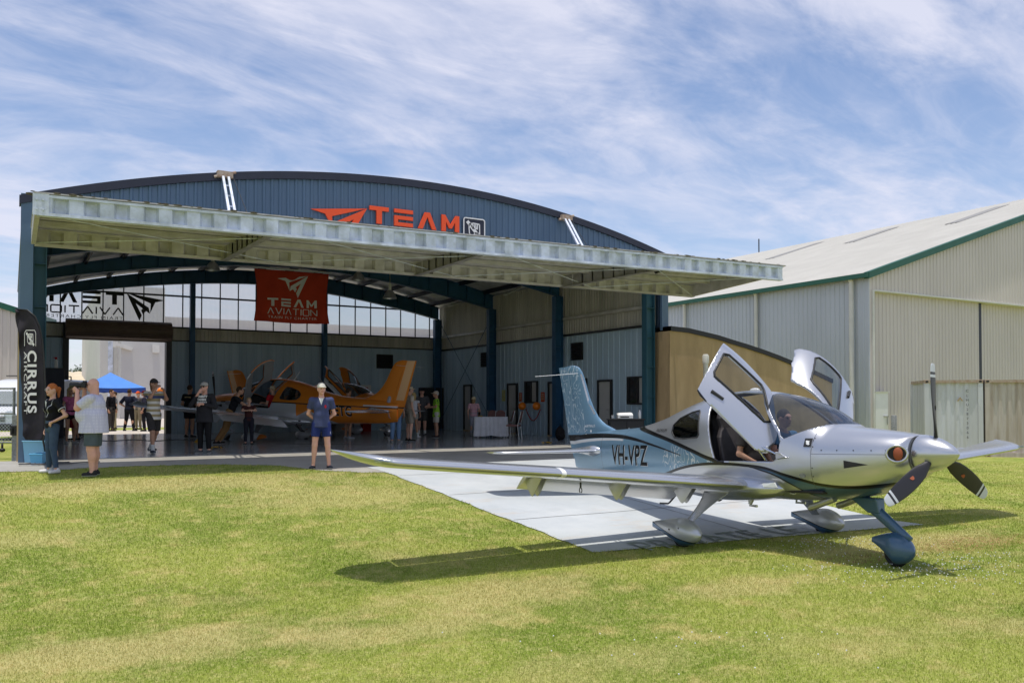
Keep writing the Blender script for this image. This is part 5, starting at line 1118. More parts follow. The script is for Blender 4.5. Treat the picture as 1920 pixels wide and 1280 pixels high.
        mb=MB(); mb.prism([(-7.30,sd*.2,1.2),(-7.30,sd*1.85,1.193)],(0,0,.0)) if 0 else None
        mb=MB(); mb.tube([(-6.33,sd*.14,1.205),(-6.6,sd*.20,1.205),(-7.2,sd*.16,1.205)],[.03,.095,.04],14); mb.build('stabilizer_fairing',S['stab'],t,smooth=True)
        mb=MB(); mb.tube([(-7.30,sd*.02,2.60),(-7.62,sd*.26,2.585),(-7.95,sd*.55,2.57)],.005,6); mb.build('nav_antenna',M['white_gloss'],t)
        # text
        if S['reg']:
            hgt=.32; vsx,fs=text_data(S['reg'],1,0,bold=.018,space=1.04,shear=-.12*(-1 if sd==1 else 1)*(-1)); mx=max(v.x for v in vsx); mn=min(v.x for v in vsx)
            bmt=bmesh.new(); vv=[bmt.verts.new((v.x,v.y,0)) for v in vsx]
            for f in fs: 
                try: bmt.faces.new([vv[i] for i in f])
                except ValueError: pass
            bmesh.ops.subdivide_edges(bmt,edges=bmt.edges,cuts=2,use_grid_fill=False); bmesh.ops.triangulate(bmt,faces=bmt.faces)
            x0,x1=(-5.95,-4.78); z0=1.0
            for off,mm,nm in ((.0030,M['reg_edge'],0),(.0055,M['reg_txt'],1)):
                b2=bmt.copy()
                for v in b2.verts:
                    q=(v.co.x-mn)/(mx-mn); z=z0+v.co.y/.73*hgt-(.008 if nm==0 else 0); xx=(x0+(x1-x0)*q) if sd==-1 else (x1-(x1-x0)*q); xx+=(.012 if nm==0 else 0); v.co=Vector((xx,fside(-xx,z,sd)+sd*off,z))
                bm_obj(b2,'registration',mm,t,False)
            bmt.free()
    # fin and rudder
    def fin_le(z): return np.interp(z,[1.40,1.55,1.60,1.70,1.80,2.04,2.48,2.62,2.70,2.74,2.76],[-5.9,-6.1,-6.36,-6.58,-6.72,-6.93,-7.13,-7.21,-7.30,-7.40,-7.50])
    def fin_te(z): return np.interp(z,[.86,.95,1.05,1.38,1.93,2.76],[-7.22,-7.40,-7.50,-7.66,-7.79,-8.0])
    def fin_h(z): return np.interp(z,[.86,1.38,1.6,2.2,2.76],[-7.02,-7.22,-7.30,-7.45,-7.66])
    def fsec(z,a0,a1,w0):
        out=[]; N_=18
        for i in range(N_): q=i/(N_-1); x=a0+(a1-a0)*q; out.append((x,w0(q,z),z))
        return out+[(x,-y,z_) for x,y,z_ in out[::-1]]
    def hwid(x,z): le,te=fin_le(z),fin_te(z); q=min(1,max(0,(le-x)/(le-te))); ch=le-te; ch=min(ch,1.25); return max(.003,5*.095*ch*(.2969*math.sqrt(q)-.126*q-.3516*q*q+.2843*q**3-.1036*q**4)*.9)*(1 if z<2.66 else max(.15,(2.77-z)/.11)**.5)
    mb=MB(); rings=[]
    for z in (1.40,1.50,1.58,1.65,1.72,1.8,1.95,2.15,2.35,2.5,2.6,2.66,2.70,2.735,2.76):
        a0,a1=fin_le(z),fin_h(z); P=[(a0+(a1-a0)*i/19,hwid(a0+(a1-a0)*i/19,z),z) for i in range(20)]; rings.append(P+[(x,-y,zz) for x,y,zz in P[::-1]])
    mb.loft(rings); mb.build('fin',S['fin'],t,auto=45)
    mb=MB(); rings=[]
    for z in (.86,.90,.97,1.08,1.25,1.5,1.8,2.1,2.4,2.6,2.70,2.75):
        a0,a1=fin_h(z)-.012,fin_te(z); P=[(a0+(a1-a0)*i/9,max(hwid(a0+(a1-a0)*i/9,max(z,1.45)),.003)*(1 if z>1 else .7),z) for i in range(10)]; rings.append(P+[(x,-y,zz) for x,y,zz in P[::-1]])
    mb.loft(rings); mb.build('rudder',S['fin'],t,auto=45)
    mb=MB(); 
    for z in (1.85,2.5): mb.prism([(fin_le(z)+.006,.015,z),(fin_le(z)+.006,-.015,z)],(0,0,0)) if 0 else None
    if sty=='blue':
        for sd in (-1,1):
            mb=MB(); zs=np.linspace(1.84,2.58,12); mb.loft([[(fin_le(z)-.015,sd*(hwid(fin_le(z)-.015,z)+.004),z),(fin_le(z)-.06,sd*(hwid(fin_le(z)-.06,z)+.004),z)] for z in zs],False,False); mb.build('leading_edge_strip',M['silver'],t)
        vsx,fs=text_data('AIRTRALIS',.062,.0,space=1.1)
        for sd in (-1,):
            mb=MB(); mb.add([(-7.02+v.x*1.0,-hwid(-6.98,1.62)-.028,1.615+v.y) for v in vsx],fs); mb.build('lettering',M['white_gloss'],t)
            mb=MB()
            def star(cx,cz_,r): mb.add([(cx+r*(1 if k%2==0 else .45)*math.sin(math.pi*k/7),-hwid(cx,cz_)-.016,cz_+r*(1 if k%2==0 else .45)*math.cos(math.pi*k/7)) for k in range(14)],[tuple(range(14))])
            star(-6.86,1.545,.032)
            for cx,cz_ in ((-7.04,1.63),(-7.07,1.58),(-7.00,1.565),(-7.05,1.545),(-7.03,1.495)): star(cx,cz_,.014)
            mb.build('star_decal',M['white_gloss'],t)
        # fuselage name
        vsx,fs=text_data('PREMIUM',.07,0,space=1.15,shear=.2); mb=MB(); mb.add([(-4.62+v.x,fside(4.62-v.x,1.505+v.y,-1)-.004,1.505+v.y) for v in vsx],fs); mb.build('lettering',M['dark_frame'],t)
        mb=MB(); f_=lambda x,z,d:(-1.60+x,fside(1.60-x,1.30+z,-1)-.006-d,1.30+z); polyg(mb,[(0,0),(.09,0),(.09,.10),(0,.10)],.003,f_); e_=mb.build('badge',M['dark_frame'],t); mb=MB(); f2=lambda x,z,d:(-1.585+x,fside(1.585-x,1.315+z,-1)-.010-d,1.315+z); emblem(mb,f2,.065,.006,.002); mb.build('emblem',M['white_gloss'],e_)
    # nose gear
    mb=MB(); a,b_=Vector((-1.26,0,.70)),Vector((-.64,0,.24)); rings=[]
    for i in range(9):
        q=i/8; p=a.lerp(b_,q); w_=.075-.02*q; rings.append([(p.x+w_*math.cos(2*math.pi*k/16)*.75,p.y+w_*.62*math.sin(2*math.pi*k/16),p.z+w_*math.cos(2*math.pi*k/16)*.75) for k in range(16)])
    mb.loft(rings); mb.build('nose_gear_strut',S['npant'],t,smooth=True)
    mb=MB(); mb.loft([[(x0,-w_,.70),(x0,w_,.70),(x1,w_*.7,.52),(x1,-w_*.7,.52)] for x0,x1,w_ in ((-1.42,-1.16,.05),(-1.0,-.98,.08))]); mb.build('nose_gear_housing',S['npant'],t,bevel=.02)
    mb=MB(); rings=[]
    for i in range(25):
        q=i/24; x=-.56-.55*q; prof=math.sin(min(1,q/.42)*math.pi/2)**.6 if q<.42 else 1-.72*((q-.42)/.58)**1.3; pw=math.sin(min(1,q/.40)*math.pi/2)**.6 if q<.40 else 1-.85*((q-.4)/.6)**1.3; zc_=.13+.10*max(0,q-.35)
        rings.append([(x,-.02+.135*pw*math.copysign(abs(math.cos(a))**.85,math.cos(a)),zc_+(.19 if math.sin(a)>0 else .165*(1 if q<.42 else max(.12,1-((q-.42)/.58)**.9)))*prof*math.copysign(abs(math.sin(a))**.85,math.sin(a))) for a in [2*math.pi*k/28 for k in range(28)]])
    mb.loft(rings); mb.build('nose_wheel_fairing',S['npant'],t,auto=55)
    mb=MB(); mb.loft([[(-.80+r*math.cos(f),-.02+dy,.085+r*math.sin(f)) for f in [2*math.pi*k/28 for k in range(28)]] for dy,r in [(.045*math.cos(2*math.pi*k/12),.115+.035*math.sin(2*math.pi*k/12)) for k in range(13)]],False); mb.build('tyre',M['rubber'],t,smooth=True)
    # antennas, steps
    mb=MB(); mb.tube([(-3.5,0,2.02),(-3.72,0,2.30)],.008,6); mb.build('antenna',M['white_gloss'],t)
    mb=MB(); mb.ell((-2.95,0,2.055),(.09,.045,.035),8); mb.build('antenna',M['white_gloss'],t,smooth=True)
    for sd in (-1,1):
        mb=MB(); mb.tube([(-4.0,sd*.45,.68),(-4.20,sd*.50,.48),(-4.24,sd*.50,.46),(-4.40,sd*.52,.455)],.014,8); mb.build('step',M['dark_frame'],t)
        mb=MB(); mb.prism([(-2.0,sd*.585,1.24),(-1.90,sd*.60,1.22),(-1.80,sd*.60,1.17),(-1.98,sd*.60,1.14)],(0,sd*.05,0)); mb.build('hinge_fairing',M['silver'],t,bevel=.012)
        mb=MB(); mb.tube([(-2.62,sd*.40,.64),(-2.66,sd*.42,.53),(-2.52,sd*.44,.53)],.018,8); mb.build('step',M['wing_under'],t)
    mb=MB(); mb.loft([[(-3.0,-.012,.60),(-3.0,.012,.60),(-3.06,.006,.50),(-3.06,-.006,.50)],[(-3.12,-.012,.60),(-3.12,.012,.60),(-3.12,.006,.50),(-3.12,-.006,.50)]]); mb.build('antenna',M['white_gloss'],t)
    return t
M['acrylic_w']=clear_glass('acrylic_windshield',(.34,.38,.42),.10); M['acrylic_d']=clear_glass('acrylic_door',(.72,.74,.74),.05)
M['reg_txt']=mat('reg_txt',(.006,.006,.007),.5,spec=.15); M['reg_edge']=mat('reg_edge',(.55,.56,.56),.35)
def cam2w(x,y,z): return Vector((x*CP+y*SP,-x*SP+y*CP,z+CAMZ))
ac1=build_aircraft('blue','aircraft','silver and blue light aircraft with raised doors parked on the lawn in front',cam2w(4.765,9.024,-1.763),(R_(-.67),R_(-2.33),R_(-61.21)-PHI),
   [((-.648,.649,.766),(-.209,-.106,.09)),((.693,.406,-.988),(-.30,.50,.235))],fine=True)
gp=cam2w(-10.25,28.75,-1.22); 
ac2=build_aircraft('orange','aircraft','orange and silver light aircraft inside the hangar with its tail towards the right',(gp.x,gp.y,.085),(0,R_(-2.6),R_(155.9)-PHI),
   [((-.785,.594,.891),(-.147,-.112,.088)),((.785,.594,-.891),(-.147,.112,.088))],blade0=80)
gp=cam2w(-11.2,34.0,0); ang=math.atan2(-.36,.93)
npos=cam2w(-11.2+7.9*math.cos(ang),34.0+7.9*math.sin(ang),0)
ac3=build_aircraft('orange','aircraft','second orange light aircraft parked behind, its fin and doors showing above the first',(npos.x,npos.y,.085),(0,R_(-2.4),ang-PHI),
   [((-.785,.594,.891),(-.147,-.112,.088)),((.785,.594,-.891),(-.147,.112,.088))],blade0=30)
# ================================================================ PEOPLE: one smooth skin surface per body, clothes as shells over it
def _cone(P,a,b,ra,rb,sc=(1,1,1)):
    s=np.array(sc); a=np.array(a,float); b=np.array(b,float); p=(P-a)*s; d=(b-a)*s; L2=(d*d).sum()+1e-9; t=np.clip((p@d)/L2,0,1)
    return np.linalg.norm(p-t[:,None]*d,axis=1)-(ra+(rb-ra)*t)
def _ell(P,c,r):
    q=(P-np.array(c))/np.array(r); k=np.linalg.norm(q,axis=1); return (k-1)*min(r)*1.0*np.clip(k,0.6,1.5)
def smin(a,b,k):
    h=np.clip(.5+.5*(b-a)/k,0,1); return b+(a-b)*h-k*h*(1-h)
def sdf(P,prims,k=.03):
    d=None
    for q in prims:
        if q[0]=='c': e=_cone(P,*q[1:5],*([q[5]] if len(q)>5 and q[5] else []))
        else: e=_ell(P,*q[1:3])
        cl=q[6] if q[0]=='c' and len(q)>6 else (q[3] if q[0]=='e' and len(q)>3 else None)
        if cl is not None: e=np.maximum(e,(P-np.array(cl[0]))@np.array(cl[1]))
        d=e if d is None else smin(d,e,k)
    return d
def nets(prims,lo,hi,h,k=.03,clip=None,carve=None):
    lo=np.array(lo);hi=np.array(hi); n=np.ceil((hi-lo)/h).astype(int)+1
    ax=[lo[i]+h*np.arange(n[i]) for i in range(3)]; G=np.stack(np.meshgrid(*ax,indexing='ij'),-1).reshape(-1,3); D=sdf(G,prims,k)
    if clip:
        for c,nn in clip: D=np.maximum(D,(G-np.array(c))@np.array(nn))
    if carve: D=np.maximum(D,-sdf(G,carve,k))
    D=D.reshape(n); S=D<0
    cn=np.zeros(n-1,int); acc=np.zeros((*(n-1),3)); cnt=np.zeros(n-1)
    idx=np.stack(np.meshgrid(*[np.arange(m-1) for m in n],indexing='ij'),-1)
    sl=lambda o:tuple(slice(o[i],n[i]-1+o[i]) for i in range(3))
    corners=[(a,b,c) for a in(0,1) for b in(0,1) for c in(0,1)]
    for c0 in corners:
        for a in range(3):
            if c0[a]: continue
            c1=list(c0); c1[a]=1; c1=tuple(c1); d0,d1=D[sl(c0)],D[sl(c1)]; x=(d0<0)!=(d1<0); t=np.where(x,d0/(d0-d1+1e-12),0)
            p=np.zeros((*(n-1),3)); 
            for i in range(3): p[...,i]=c0[i]
            p[...,a]+=t; acc+=p*x[...,None]; cnt+=x
    act=cnt>0; ids=-np.ones(n-1,int); ids[act]=np.arange(act.sum()); V=lo+h*(idx[act]+acc[act]/cnt[act][:,None]); F=[]
    for a in range(3):
        b,c=(a+1)%3,(a+2)%3; s0=[slice(0,n[i]) for i in range(3)]; s1=list(s0); s0[a]=slice(0,n[a]-1); s1[a]=slice(1,n[a]); x=S[tuple(s0)]!=S[tuple(s1)]; sg=S[tuple(s0)]
        I=np.argwhere(x); I=I[(I[:,b]>0)&(I[:,c]>0)&(I[:,b]<n[b]-1)&(I[:,c]<n[c]-1)]
        if len(I)==0: continue
        eb=np.zeros(3,int); eb[b]=1; ec=np.zeros(3,int); ec[c]=1
        q=[ids[tuple((I-m).T)] for m in (0*eb,eb,eb+ec,ec)]; Q=np.stack(q,1); flip=~sg[tuple(I.T)]; Q[flip]=Q[flip][:,::-1]; F.append(Q)
    F=np.concatenate(F) if F else np.zeros((0,4),int); F=F[(F>=0).all(1)]; return V,F
def net_obj(name,prims,m,parent,h,k=.03,clip=None,carve=None,pad=.03,extra=None,faces_mat=None):
    pts=[]
    for q in prims:
        if q[0]=='c': s=q[5] if len(q)>5 and q[5] else (1,1,1); pts+= [np.array(q[1])-q[3]/np.array(s),np.array(q[1])+q[3]/np.array(s),np.array(q[2])-q[4]/np.array(s),np.array(q[2])+q[4]/np.array(s)]
        else: pts+=[np.array(q[1])-np.array(q[2]),np.array(q[1])+np.array(q[2])]
    pts=np.array(pts); V,F=nets(prims,pts.min(0)-pad,pts.max(0)+pad,h,k,clip,carve)
    V=[tuple(v) for v in V]; F=[tuple(f) for f in F.tolist()]
    if extra:
        for V2,F2 in extra: n=len(V); V+=[tuple(v) for v in V2]; F+=[tuple(int(i)+n for i in f) for f in F2]
    me=bpy.data.meshes.new(name); me.from_pydata(V,[],F); ms=m if isinstance(m,(list,tuple)) else [m]
    for q in ms: me.materials.append(q)
    me.polygons.foreach_set('use_smooth',[True]*len(F)); me.update()
    if faces_mat:
        for p in me.polygons: p.material_index=faces_mat(p.center)
    o=bpy.data.objects.new(name,me); COL.objects.link(o); o.parent=parent; return o
def hand(wr,dr,side,h,spread=1.0,curl=.5,palm=(0,0,-1)):
    """palm plus five separate tapered fingers as its own fine surface, rooted in the wrist; returns V,F"""
    w=Vector(wr); d=Vector(dr).normalized(); p=Vector(palm); p=(p-d*p.dot(d)); p=p.normalized() if p.length>.01 else d.orthogonal().normalized(); x=d.cross(p).normalized()*side
    pc=w+d*.048; pr=[('c',tuple(w-d*.03),tuple(w+d*.02),.024,.026),('c',tuple(w+d*.02+x*.018),tuple(w+d*.078+x*.024),.016,.014),('c',tuple(w+d*.02-x*.018),tuple(w+d*.072-x*.026),.016,.013),('c',tuple(w+d*.02),tuple(w+d*.08),.018,.014)]
    for i,(off,L,r) in enumerate(((.030,.070,.0085),(.010,.078,.009),(-.010,.072,.0085),(-.029,.056,.0075))):
        a=w+d*(.082-.004*abs(i-1.2))+x*off; c1=curl*.9; d1=(d*math.cos(c1)+p*math.sin(c1)+x*(off*1.5*spread)).normalized(); b=a+d1*L*.45; c2=c1+curl*1.1; d2=(d*math.cos(c2)+p*math.sin(c2)).normalized(); c=b+d2*L*.32; c3=c2+curl*.8; d3=(d*math.cos(c3)+p*math.sin(c3)).normalized(); e=c+d3*L*.23
        pr+=[('c',tuple(a-d*.01),tuple(b),r*1.1,r),('c',tuple(b),tuple(c),r,r*.95),('c',tuple(c),tuple(e),r*.95,r*.8)]
    a=w+d*.028+x*.028; b=a+(d*.55+x*.75+p*.25).normalized()*.034; c=b+(d*.9+x*.25+p*.3).normalized()*.03; pr+=[('c',tuple(a),tuple(b),.013,.0105),('c',tuple(b),tuple(c),.0105,.009)]
    A=np.array([q[1] for q in pr]+[q[2] for q in pr]); return nets(pr,A.min(0)-.03,A.max(0)+.03,h,.006)
SK={}
def skin(tone):
    c={'fair':(.62,.36,.26),'tan':(.48,.26,.17),'pink':(.66,.36,.27),'dark':(.18,.10,.07)}[tone]
    if tone not in SK: SK[tone]=mat('skin_'+tone,c,.55,0,.08,14)
    return SK[tone]
FM={}
def fab(c,name=None,var=.12,vs=8):
    k=(tuple(c),name)
    if k not in FM: FM[k]=mat(name or 'fabric',c,.85,0,var,vs,spec=.2,bump=.9,bs=9)
    return FM[k]
def V3(a): return np.array(a,float)
def person(label,x,y,top,face=0,D=None,pos=None,H=None,build='m',tone='fair',pose='stand',shirt=None,sleeve=.55,pants=None,leg=1.0,shoes=(.02,.02,.02),socks=None,hair=('short',(.06,.035,.02)),hat=None,glasses=False,long_shirt=0,res=.016,arms=None,legs=None,fat=0,skirt=None,group=None,head=(0,0),lean=0,cat='person',kid=False,scale=None,handp=None,curl=.5,barefoot=False,extra=None):
    """x,y: pixel of the feet; top: pixel row of the head top; face: heading in degrees of the gaze (0 = towards the camera, 90 = to the picture's right)"""
    if pos is None:
        g=on_ground(x,y); 
        if D: q=at_d(x,700,D); g=Vector((q.x,q.y,gz(q.x,q.y)+(.012 if q.y>VF+.3 and q.y<VB+.4 else 0)))
        else: g.z+=.012
    else: g=Vector(pos)
    Dd=g.x*SP+g.y*CP
    if H is None: H=(y-top)*Dd/FPX
    S=H/1.78*(1 if not kid else 1.0); 
    t=thing('person',label,cat,g,group=group); 
    # heading: camera looks along +PHI; 0 = facing the camera
    az=-PHI+math.pi+R_(-0); t.rotation_euler=(0,0,-PHI+R_(face)+math.pi); t.scale=(S,S,S)
    # local frame: +y forward (gaze), +x the person's right hand is +x
    w=1.0 if build=='m' else .90
    hp=.095*w; sh=.185*w+fat*.05; L_=legs or {}
    hipz=.93; f=fat
    pz=lean
    J={'hipR':(hp,0,hipz),'hipL':(-hp,0,hipz),'kneeR':(hp+.01,.015,.50),'kneeL':(-hp-.01,.015,.50),'ankR':(hp+.02,-.02,.085),'ankL':(-hp-.02,-.02,.085),
       'shR':(sh,0,1.43),'shL':(-sh,0,1.43),'elR':(sh+.075,-.03,1.14),'elL':(-sh-.075,-.03,1.14),'wrR':(sh+.075,.06,.90),'wrL':(-sh-.075,.06,.90),'neck':(0,0,1.47),'head':(0,.02,1.655)}
    if pose=='walk': J.update(kneeR=(hp,.12,.51),ankR=(hp,.14,.085),kneeL=(-hp,-.02,.50),ankL=(-hp,-.27,.12))
    if pose=='shift': J.update(kneeR=(hp+.04,.06,.50),ankR=(hp+.09,.04,.085))
    if arms: J.update(arms)
    if legs: J.update(legs)
    for q in J: J[q]=V3(J[q])
    if lean:
        for q in ('shR','shL','neck','head'): J[q]=J[q]+V3((0,lean*(J[q][2]-.95),-abs(lean)*.1*(J[q][2]-.95)))
    ch=(J['shR']+J['shL'])/2; hipc=(J['hipR']+J['hipL'])/2; nk=ch+V3((0,0,.045)); hd=nk+(J['head']-J['neck'])
    T=lambda fr,ox=0,oy=0: tuple(hipc+(ch-hipc)*fr+V3((ox,oy,0)))
    def torso(e=0):
        return [('e',T(.74),(.150*w+e+f*.07,.105+e+f*.08,.185+e)),('e',T(.38,0,.012+f*.07),(.135*w+e+f*.12,.098+e+f*.15,.16+e+f*.04)),('e',T(.05,0,-.005+f*.03),(.155*w+e+f*.06+(.012 if build=='f' else 0),.112+e+f*.09,.13+e)),
                ('c',tuple(ch+(J['shR']-ch)*.25+V3((0,0,-.01))),tuple(J['shR']-V3((0,0,.01))),.062+e,.052+e),('c',tuple(ch+(J['shL']-ch)*.25+V3((0,0,-.01))),tuple(J['shL']-V3((0,0,.01))),.062+e,.052+e)]+([('e',T(.72,.065,.075),(.058+e,.055+e,.06+e)),('e',T(.72,-.065,.075),(.058+e,.055+e,.06+e))] if build=='f' else [])
    mid=lambda a,b,q: tuple(J[a]+(J[b]-J[a])*q)
    bp=torso(0)
    al=f*.02
    for s in ('R','L'):
        bp+=[('c',tuple(J['sh'+s]),tuple(J['el'+s]),.048*w+al,.037*w+al),('c',tuple(J['el'+s]),tuple(J['wr'+s]),.039*w+al,.025*w+al*.4)]
        bp+=[('c',tuple(J['hip'+s]),tuple(J['knee'+s]),.090*w+f*.03,.056*w+f*.02),('c',tuple(J['knee'+s]),tuple(J['ank'+s]),.054*w+f*.02,.036*w+f*.01),('e',tuple(J['knee'+s]+(J['ank'+s]-J['knee'+s])*.3+V3((0,-.018,0))),(.052*w+f*.02,.055+f*.02,.12))]
        dd=V3((.05 if s=='R' else -.05,.16,0)); a=J['ank'+s]; bp+=[('c',tuple(a+V3((0,-.03,-.045))),tuple(a+V3((0,-.03,-.045))+dd*.9),.036,.027)]
    bp+=[('c',tuple(nk-V3((0,.01,.03))),tuple(hd-V3((0,.025,.07))),.058+f*.02,.050+f*.03)]
    hy,hp_=R_(head[0]),R_(head[1]); Rh=Matrix.Rotation(hy,3,'Z')@Matrix.Rotation(hp_,3,'X'); hv=lambda a,b,c:tuple(Vector(hd)+Rh@Vector((a,b,c)))
    bp+=[('e',hv(0,-.008,.025),(.077,.097,.105)),('e',hv(0,.028,-.045),(.056+f*.015,.062,.068)),('c',hv(0,.094,.018),hv(0,.110,-.018),.009,.014),('e',hv(.078,-.005,-.005),(.012,.022,.032)),('e',hv(-.078,-.005,-.005),(.012,.022,.032)),('e',hv(0,.086,-.052),(.024,.012,.010)),('e',hv(0,.07,-.092),(.022,.022,.016)),('c',hv(-.03,.085,.034),hv(.03,.085,.034),.012,.012)]
    carve=[('e',hv(.031,.100,.012),(.016,.014,.009)),('e',hv(-.031,.100,.012),(.016,.014,.009)),('c',hv(-.022,.103,-.052),hv(.022,.103,-.052),.003,.003)]
    ex=[]
    hp2=handp or {}
    for s,sg in (('R',1),('L',-1)):
        d=J['wr'+s]-J['el'+s]; dd,pl=hp2.get(s,(tuple(d),(-sg,0,0) if abs(d[2])>.6*np.linalg.norm(d) else (0,0,-1))); ex.append(hand(J['wr'+s],dd,-sg,.0062 if res<.013 else .0085,curl=curl,palm=pl))
    sk=skin(tone)
    eye=FM.setdefault('eye',mat('eye_dark',(.04,.03,.025),.3)); lip=FM.setdefault('lip',mat('lips',(.42,.16,.13),.5))
    e1,e2,mo=Vector(hv(.031,.088,.012)),Vector(hv(-.031,.088,.012)),Vector(hv(0,.095,-.053))
    def fm(c):
        if (c-e1).length<.013 or (c-e2).length<.013: return 1
        dm=c-mo
        if abs(dm.z)<.009 and dm.length<.027: return 2
        return 0
    net_obj('body',bp,[sk,eye,lip],t,res,.032,None,carve,extra=ex,faces_mat=fm)
    up=(ch-hipc)/np.linalg.norm(ch-hipc)
    # shirt
    if shirt is not None:
        m=shirt if not isinstance(shirt,tuple) else fab(shirt); e=.016+.006*f; hem=hipc+V3((0,0,-.03-long_shirt)); sp=torso(e)
        if long_shirt: sp+=[('c',T(.3),T(-.3),.165*w+f*.12,.205*w+f*.105,(1,1.38-.25*min(f,1),1))]
        sp=[(q+((hem,-up),) if q[0]=='e' else q+(None,)*(6-len(q))+((hem,-up),)) if True else q for q in sp]
        for s in ('R','L'):
            a,b,c=J['sh'+s],J['el'+s],J['wr'+s]
            if sleeve<=0: continue
            if sleeve<=1: p=a+(b-a)*sleeve; n=(b-a)/np.linalg.norm(b-a); sp+=[('c',tuple(a),tuple(b),.060*w+e*.5+al,.052*w+e+al,None,(p,n))]
            else: p=b+(c-b)*(sleeve-1); n=(c-b)/np.linalg.norm(c-b); sp+=[('c',tuple(a),tuple(b),.060*w+e*.4+al,.048*w+e*.5+al,None,None),('c',tuple(b),tuple(c),.048*w+e*.5+al,.036*w+e*.3,None,(p,n))]
        o=net_obj('shirt',sp,m,t,res,.025,[(tuple(nk+V3((0,.02,.015))),(0,.35,.94))],[('c',tuple(nk-V3((0,0,.05))),tuple(nk+V3((0,.03,.12))),.060,.085)])
    # trousers / shorts / skirt
    if pants is not None:
        m=pants if not isinstance(pants,tuple) else fab(pants); e=.013; wz=hipc+up*.13; sp=[('e',T(.05,0,-.005+f*.03),(.155*w+e+f*.06,.112+e+f*.09,.145+e),(wz,up)),('e',T(.25,0,.005+f*.05),(.138*w+e+f*.1,.10+e+f*.12,.13),(wz,up))]
        for s in ('R','L'):
            a,b,c=J['hip'+s],J['knee'+s],J['ank'+s]
            if leg<=1: p=a+(b-a)*leg; n=(b-a)/np.linalg.norm(b-a); sp+=[('c',tuple(a),tuple(b),.090*w+e+f*.03,(.080 if leg>.5 else .085)*w+e+f*.03,None,(p,n))]
            else: p=b+(c-b)*(leg-1); n=(c-b)/np.linalg.norm(c-b); q=.058 if leg<2.5 and build=='m' else .05; sp+=[('c',tuple(a),tuple(b),.095*w+e+f*.02,.064*w+e,None,None),('c',tuple(b),tuple(c),.064*w+e*.8,q*w,None,(p,n))]
        net_obj('trousers' if leg>1 else 'shorts',sp,m,t,res,.022)
    if skirt is not None:
        c,zb=skirt; net_obj('dress',torso(.014)+[('c',T(.1),(hipc[0],hipc[1],zb),.15,.24,(1,1.2,1),((0,0,zb),(0,0,-1)))],fab(c),t,res,.03,[((0,0,zb),(0,0,-1)),(tuple(nk-V3((0,0,.06))),(0,.3,1))])
    # shoes, socks
    for s,sg in (('R',1),('L',-1)):
        a=J['ank'+s]; dd=V3((.05*sg,.185,0)); b0=a+V3((0,-.035,-.045)); ll=(J['ank'+s]-J['knee'+s]); ll=ll/np.linalg.norm(ll)
        if not barefoot:
            o=net_obj('shoe',[('c',tuple(b0),tuple(b0+dd*.92+V3((0,0,-.006))),.047,.037),('c',tuple(b0+V3((0,.01,.0))),tuple(b0+V3((0,.02,.045))),.042,.040)],[fab(shoes),FM.setdefault('sole',mat('shoe_sole',(.45,.45,.43),.7))],t,max(res*.75,.009),.015,[((0,0,a[2]-.083),(0,0,-1))],faces_mat=lambda c,z0=a[2]-.083:1 if c.z<z0+.02 else 0)
        if socks: net_obj('sock',[('c',tuple(a-ll*.13),tuple(a+V3((0,0,-.02))),.047,.044,None,(tuple(a-ll*.13),tuple(-ll)))],fab(socks),t,max(res*.8,.01),.01)
    # hair
    if hair:
        st,hc=hair; m=fab(hc,'hair',.25,30); hpz=[('e',hv(0,-.018,.04),(.086,.100,.106))]
        if st=='bob': hpz+=[('c',hv(.05,-.03,0),hv(.055,-.02,-.11),.045,.03),('c',hv(-.05,-.03,0),hv(-.055,-.02,-.11),.045,.03),('c',hv(0,-.06,0),hv(0,-.07,-.12),.06,.05)]
        if st=='pony': hpz+=[('c',hv(0,-.09,.06),hv(0,-.15,.03),.035,.04),('c',hv(0,-.15,.03),hv(.0,-.15,-.13),.04,.018)]
        if st=='long': hpz+=[('c',hv(.04,-.05,.03),hv(.05,-.07,-.22),.05,.035),('c',hv(-.04,-.05,.03),hv(-.05,-.07,-.22),.05,.035)]
        fp,fn=hv(0,.045,.0),tuple(Rh@Vector((0,.93,-.42))) 
        net_obj('hair',hpz,m,t,max(res*.65,.008),.02,[(fp,fn)] if st!='bald' else None,[('e',hv(0,.075,-.03),(.066,.07,.085))])
    if hat:
        ht,hc=hat; m=fab(hc,'hat'); 
        if ht=='cap': pr=[('e',hv(0,-.008,.045),(.090,.110,.095),(hv(0,0,.035),tuple(Rh@Vector((0,-.10,-1))))),('e',hv(0,.125,.042),(.068,.080,.013))]
        elif ht=='bucket': pr=[('e',hv(0,-.008,.05),(.094,.112,.095),(hv(0,0,.03),tuple(Rh@Vector((0,0,-1))))),('c',hv(0,0,.045),hv(0,0,.025),.10,.165,(1,1,1.0),(hv(0,0,.028),tuple(Rh@Vector((0,0,-1)))))]
        else: pr=[('e',hv(0,-.008,.055),(.094,.112,.09),(hv(0,0,.03),tuple(Rh@Vector((0,0,-1))))),('e',hv(0,-.005,.035),(.185,.195,.014))]
        net_obj('hat',pr,m,t,max(res*.65,.008),.012)
    if glasses:
        mb=MB(); rot=Rh
        for sx in (-.034,.034): mb.box(hv(sx,.108,.014),(.050,.012,.034),rot)
        mb.box(hv(0,.108,.02),(.03,.008,.006),rot); mb.box(hv(.072,.04,.02),(.006,.13,.007),rot); mb.box(hv(-.072,.04,.02),(.006,.13,.007),rot)
        mb.build('sunglasses',M['black'],t,bevel=.004)
    if extra: extra(t,J,hv,nk,hipc)
    return t
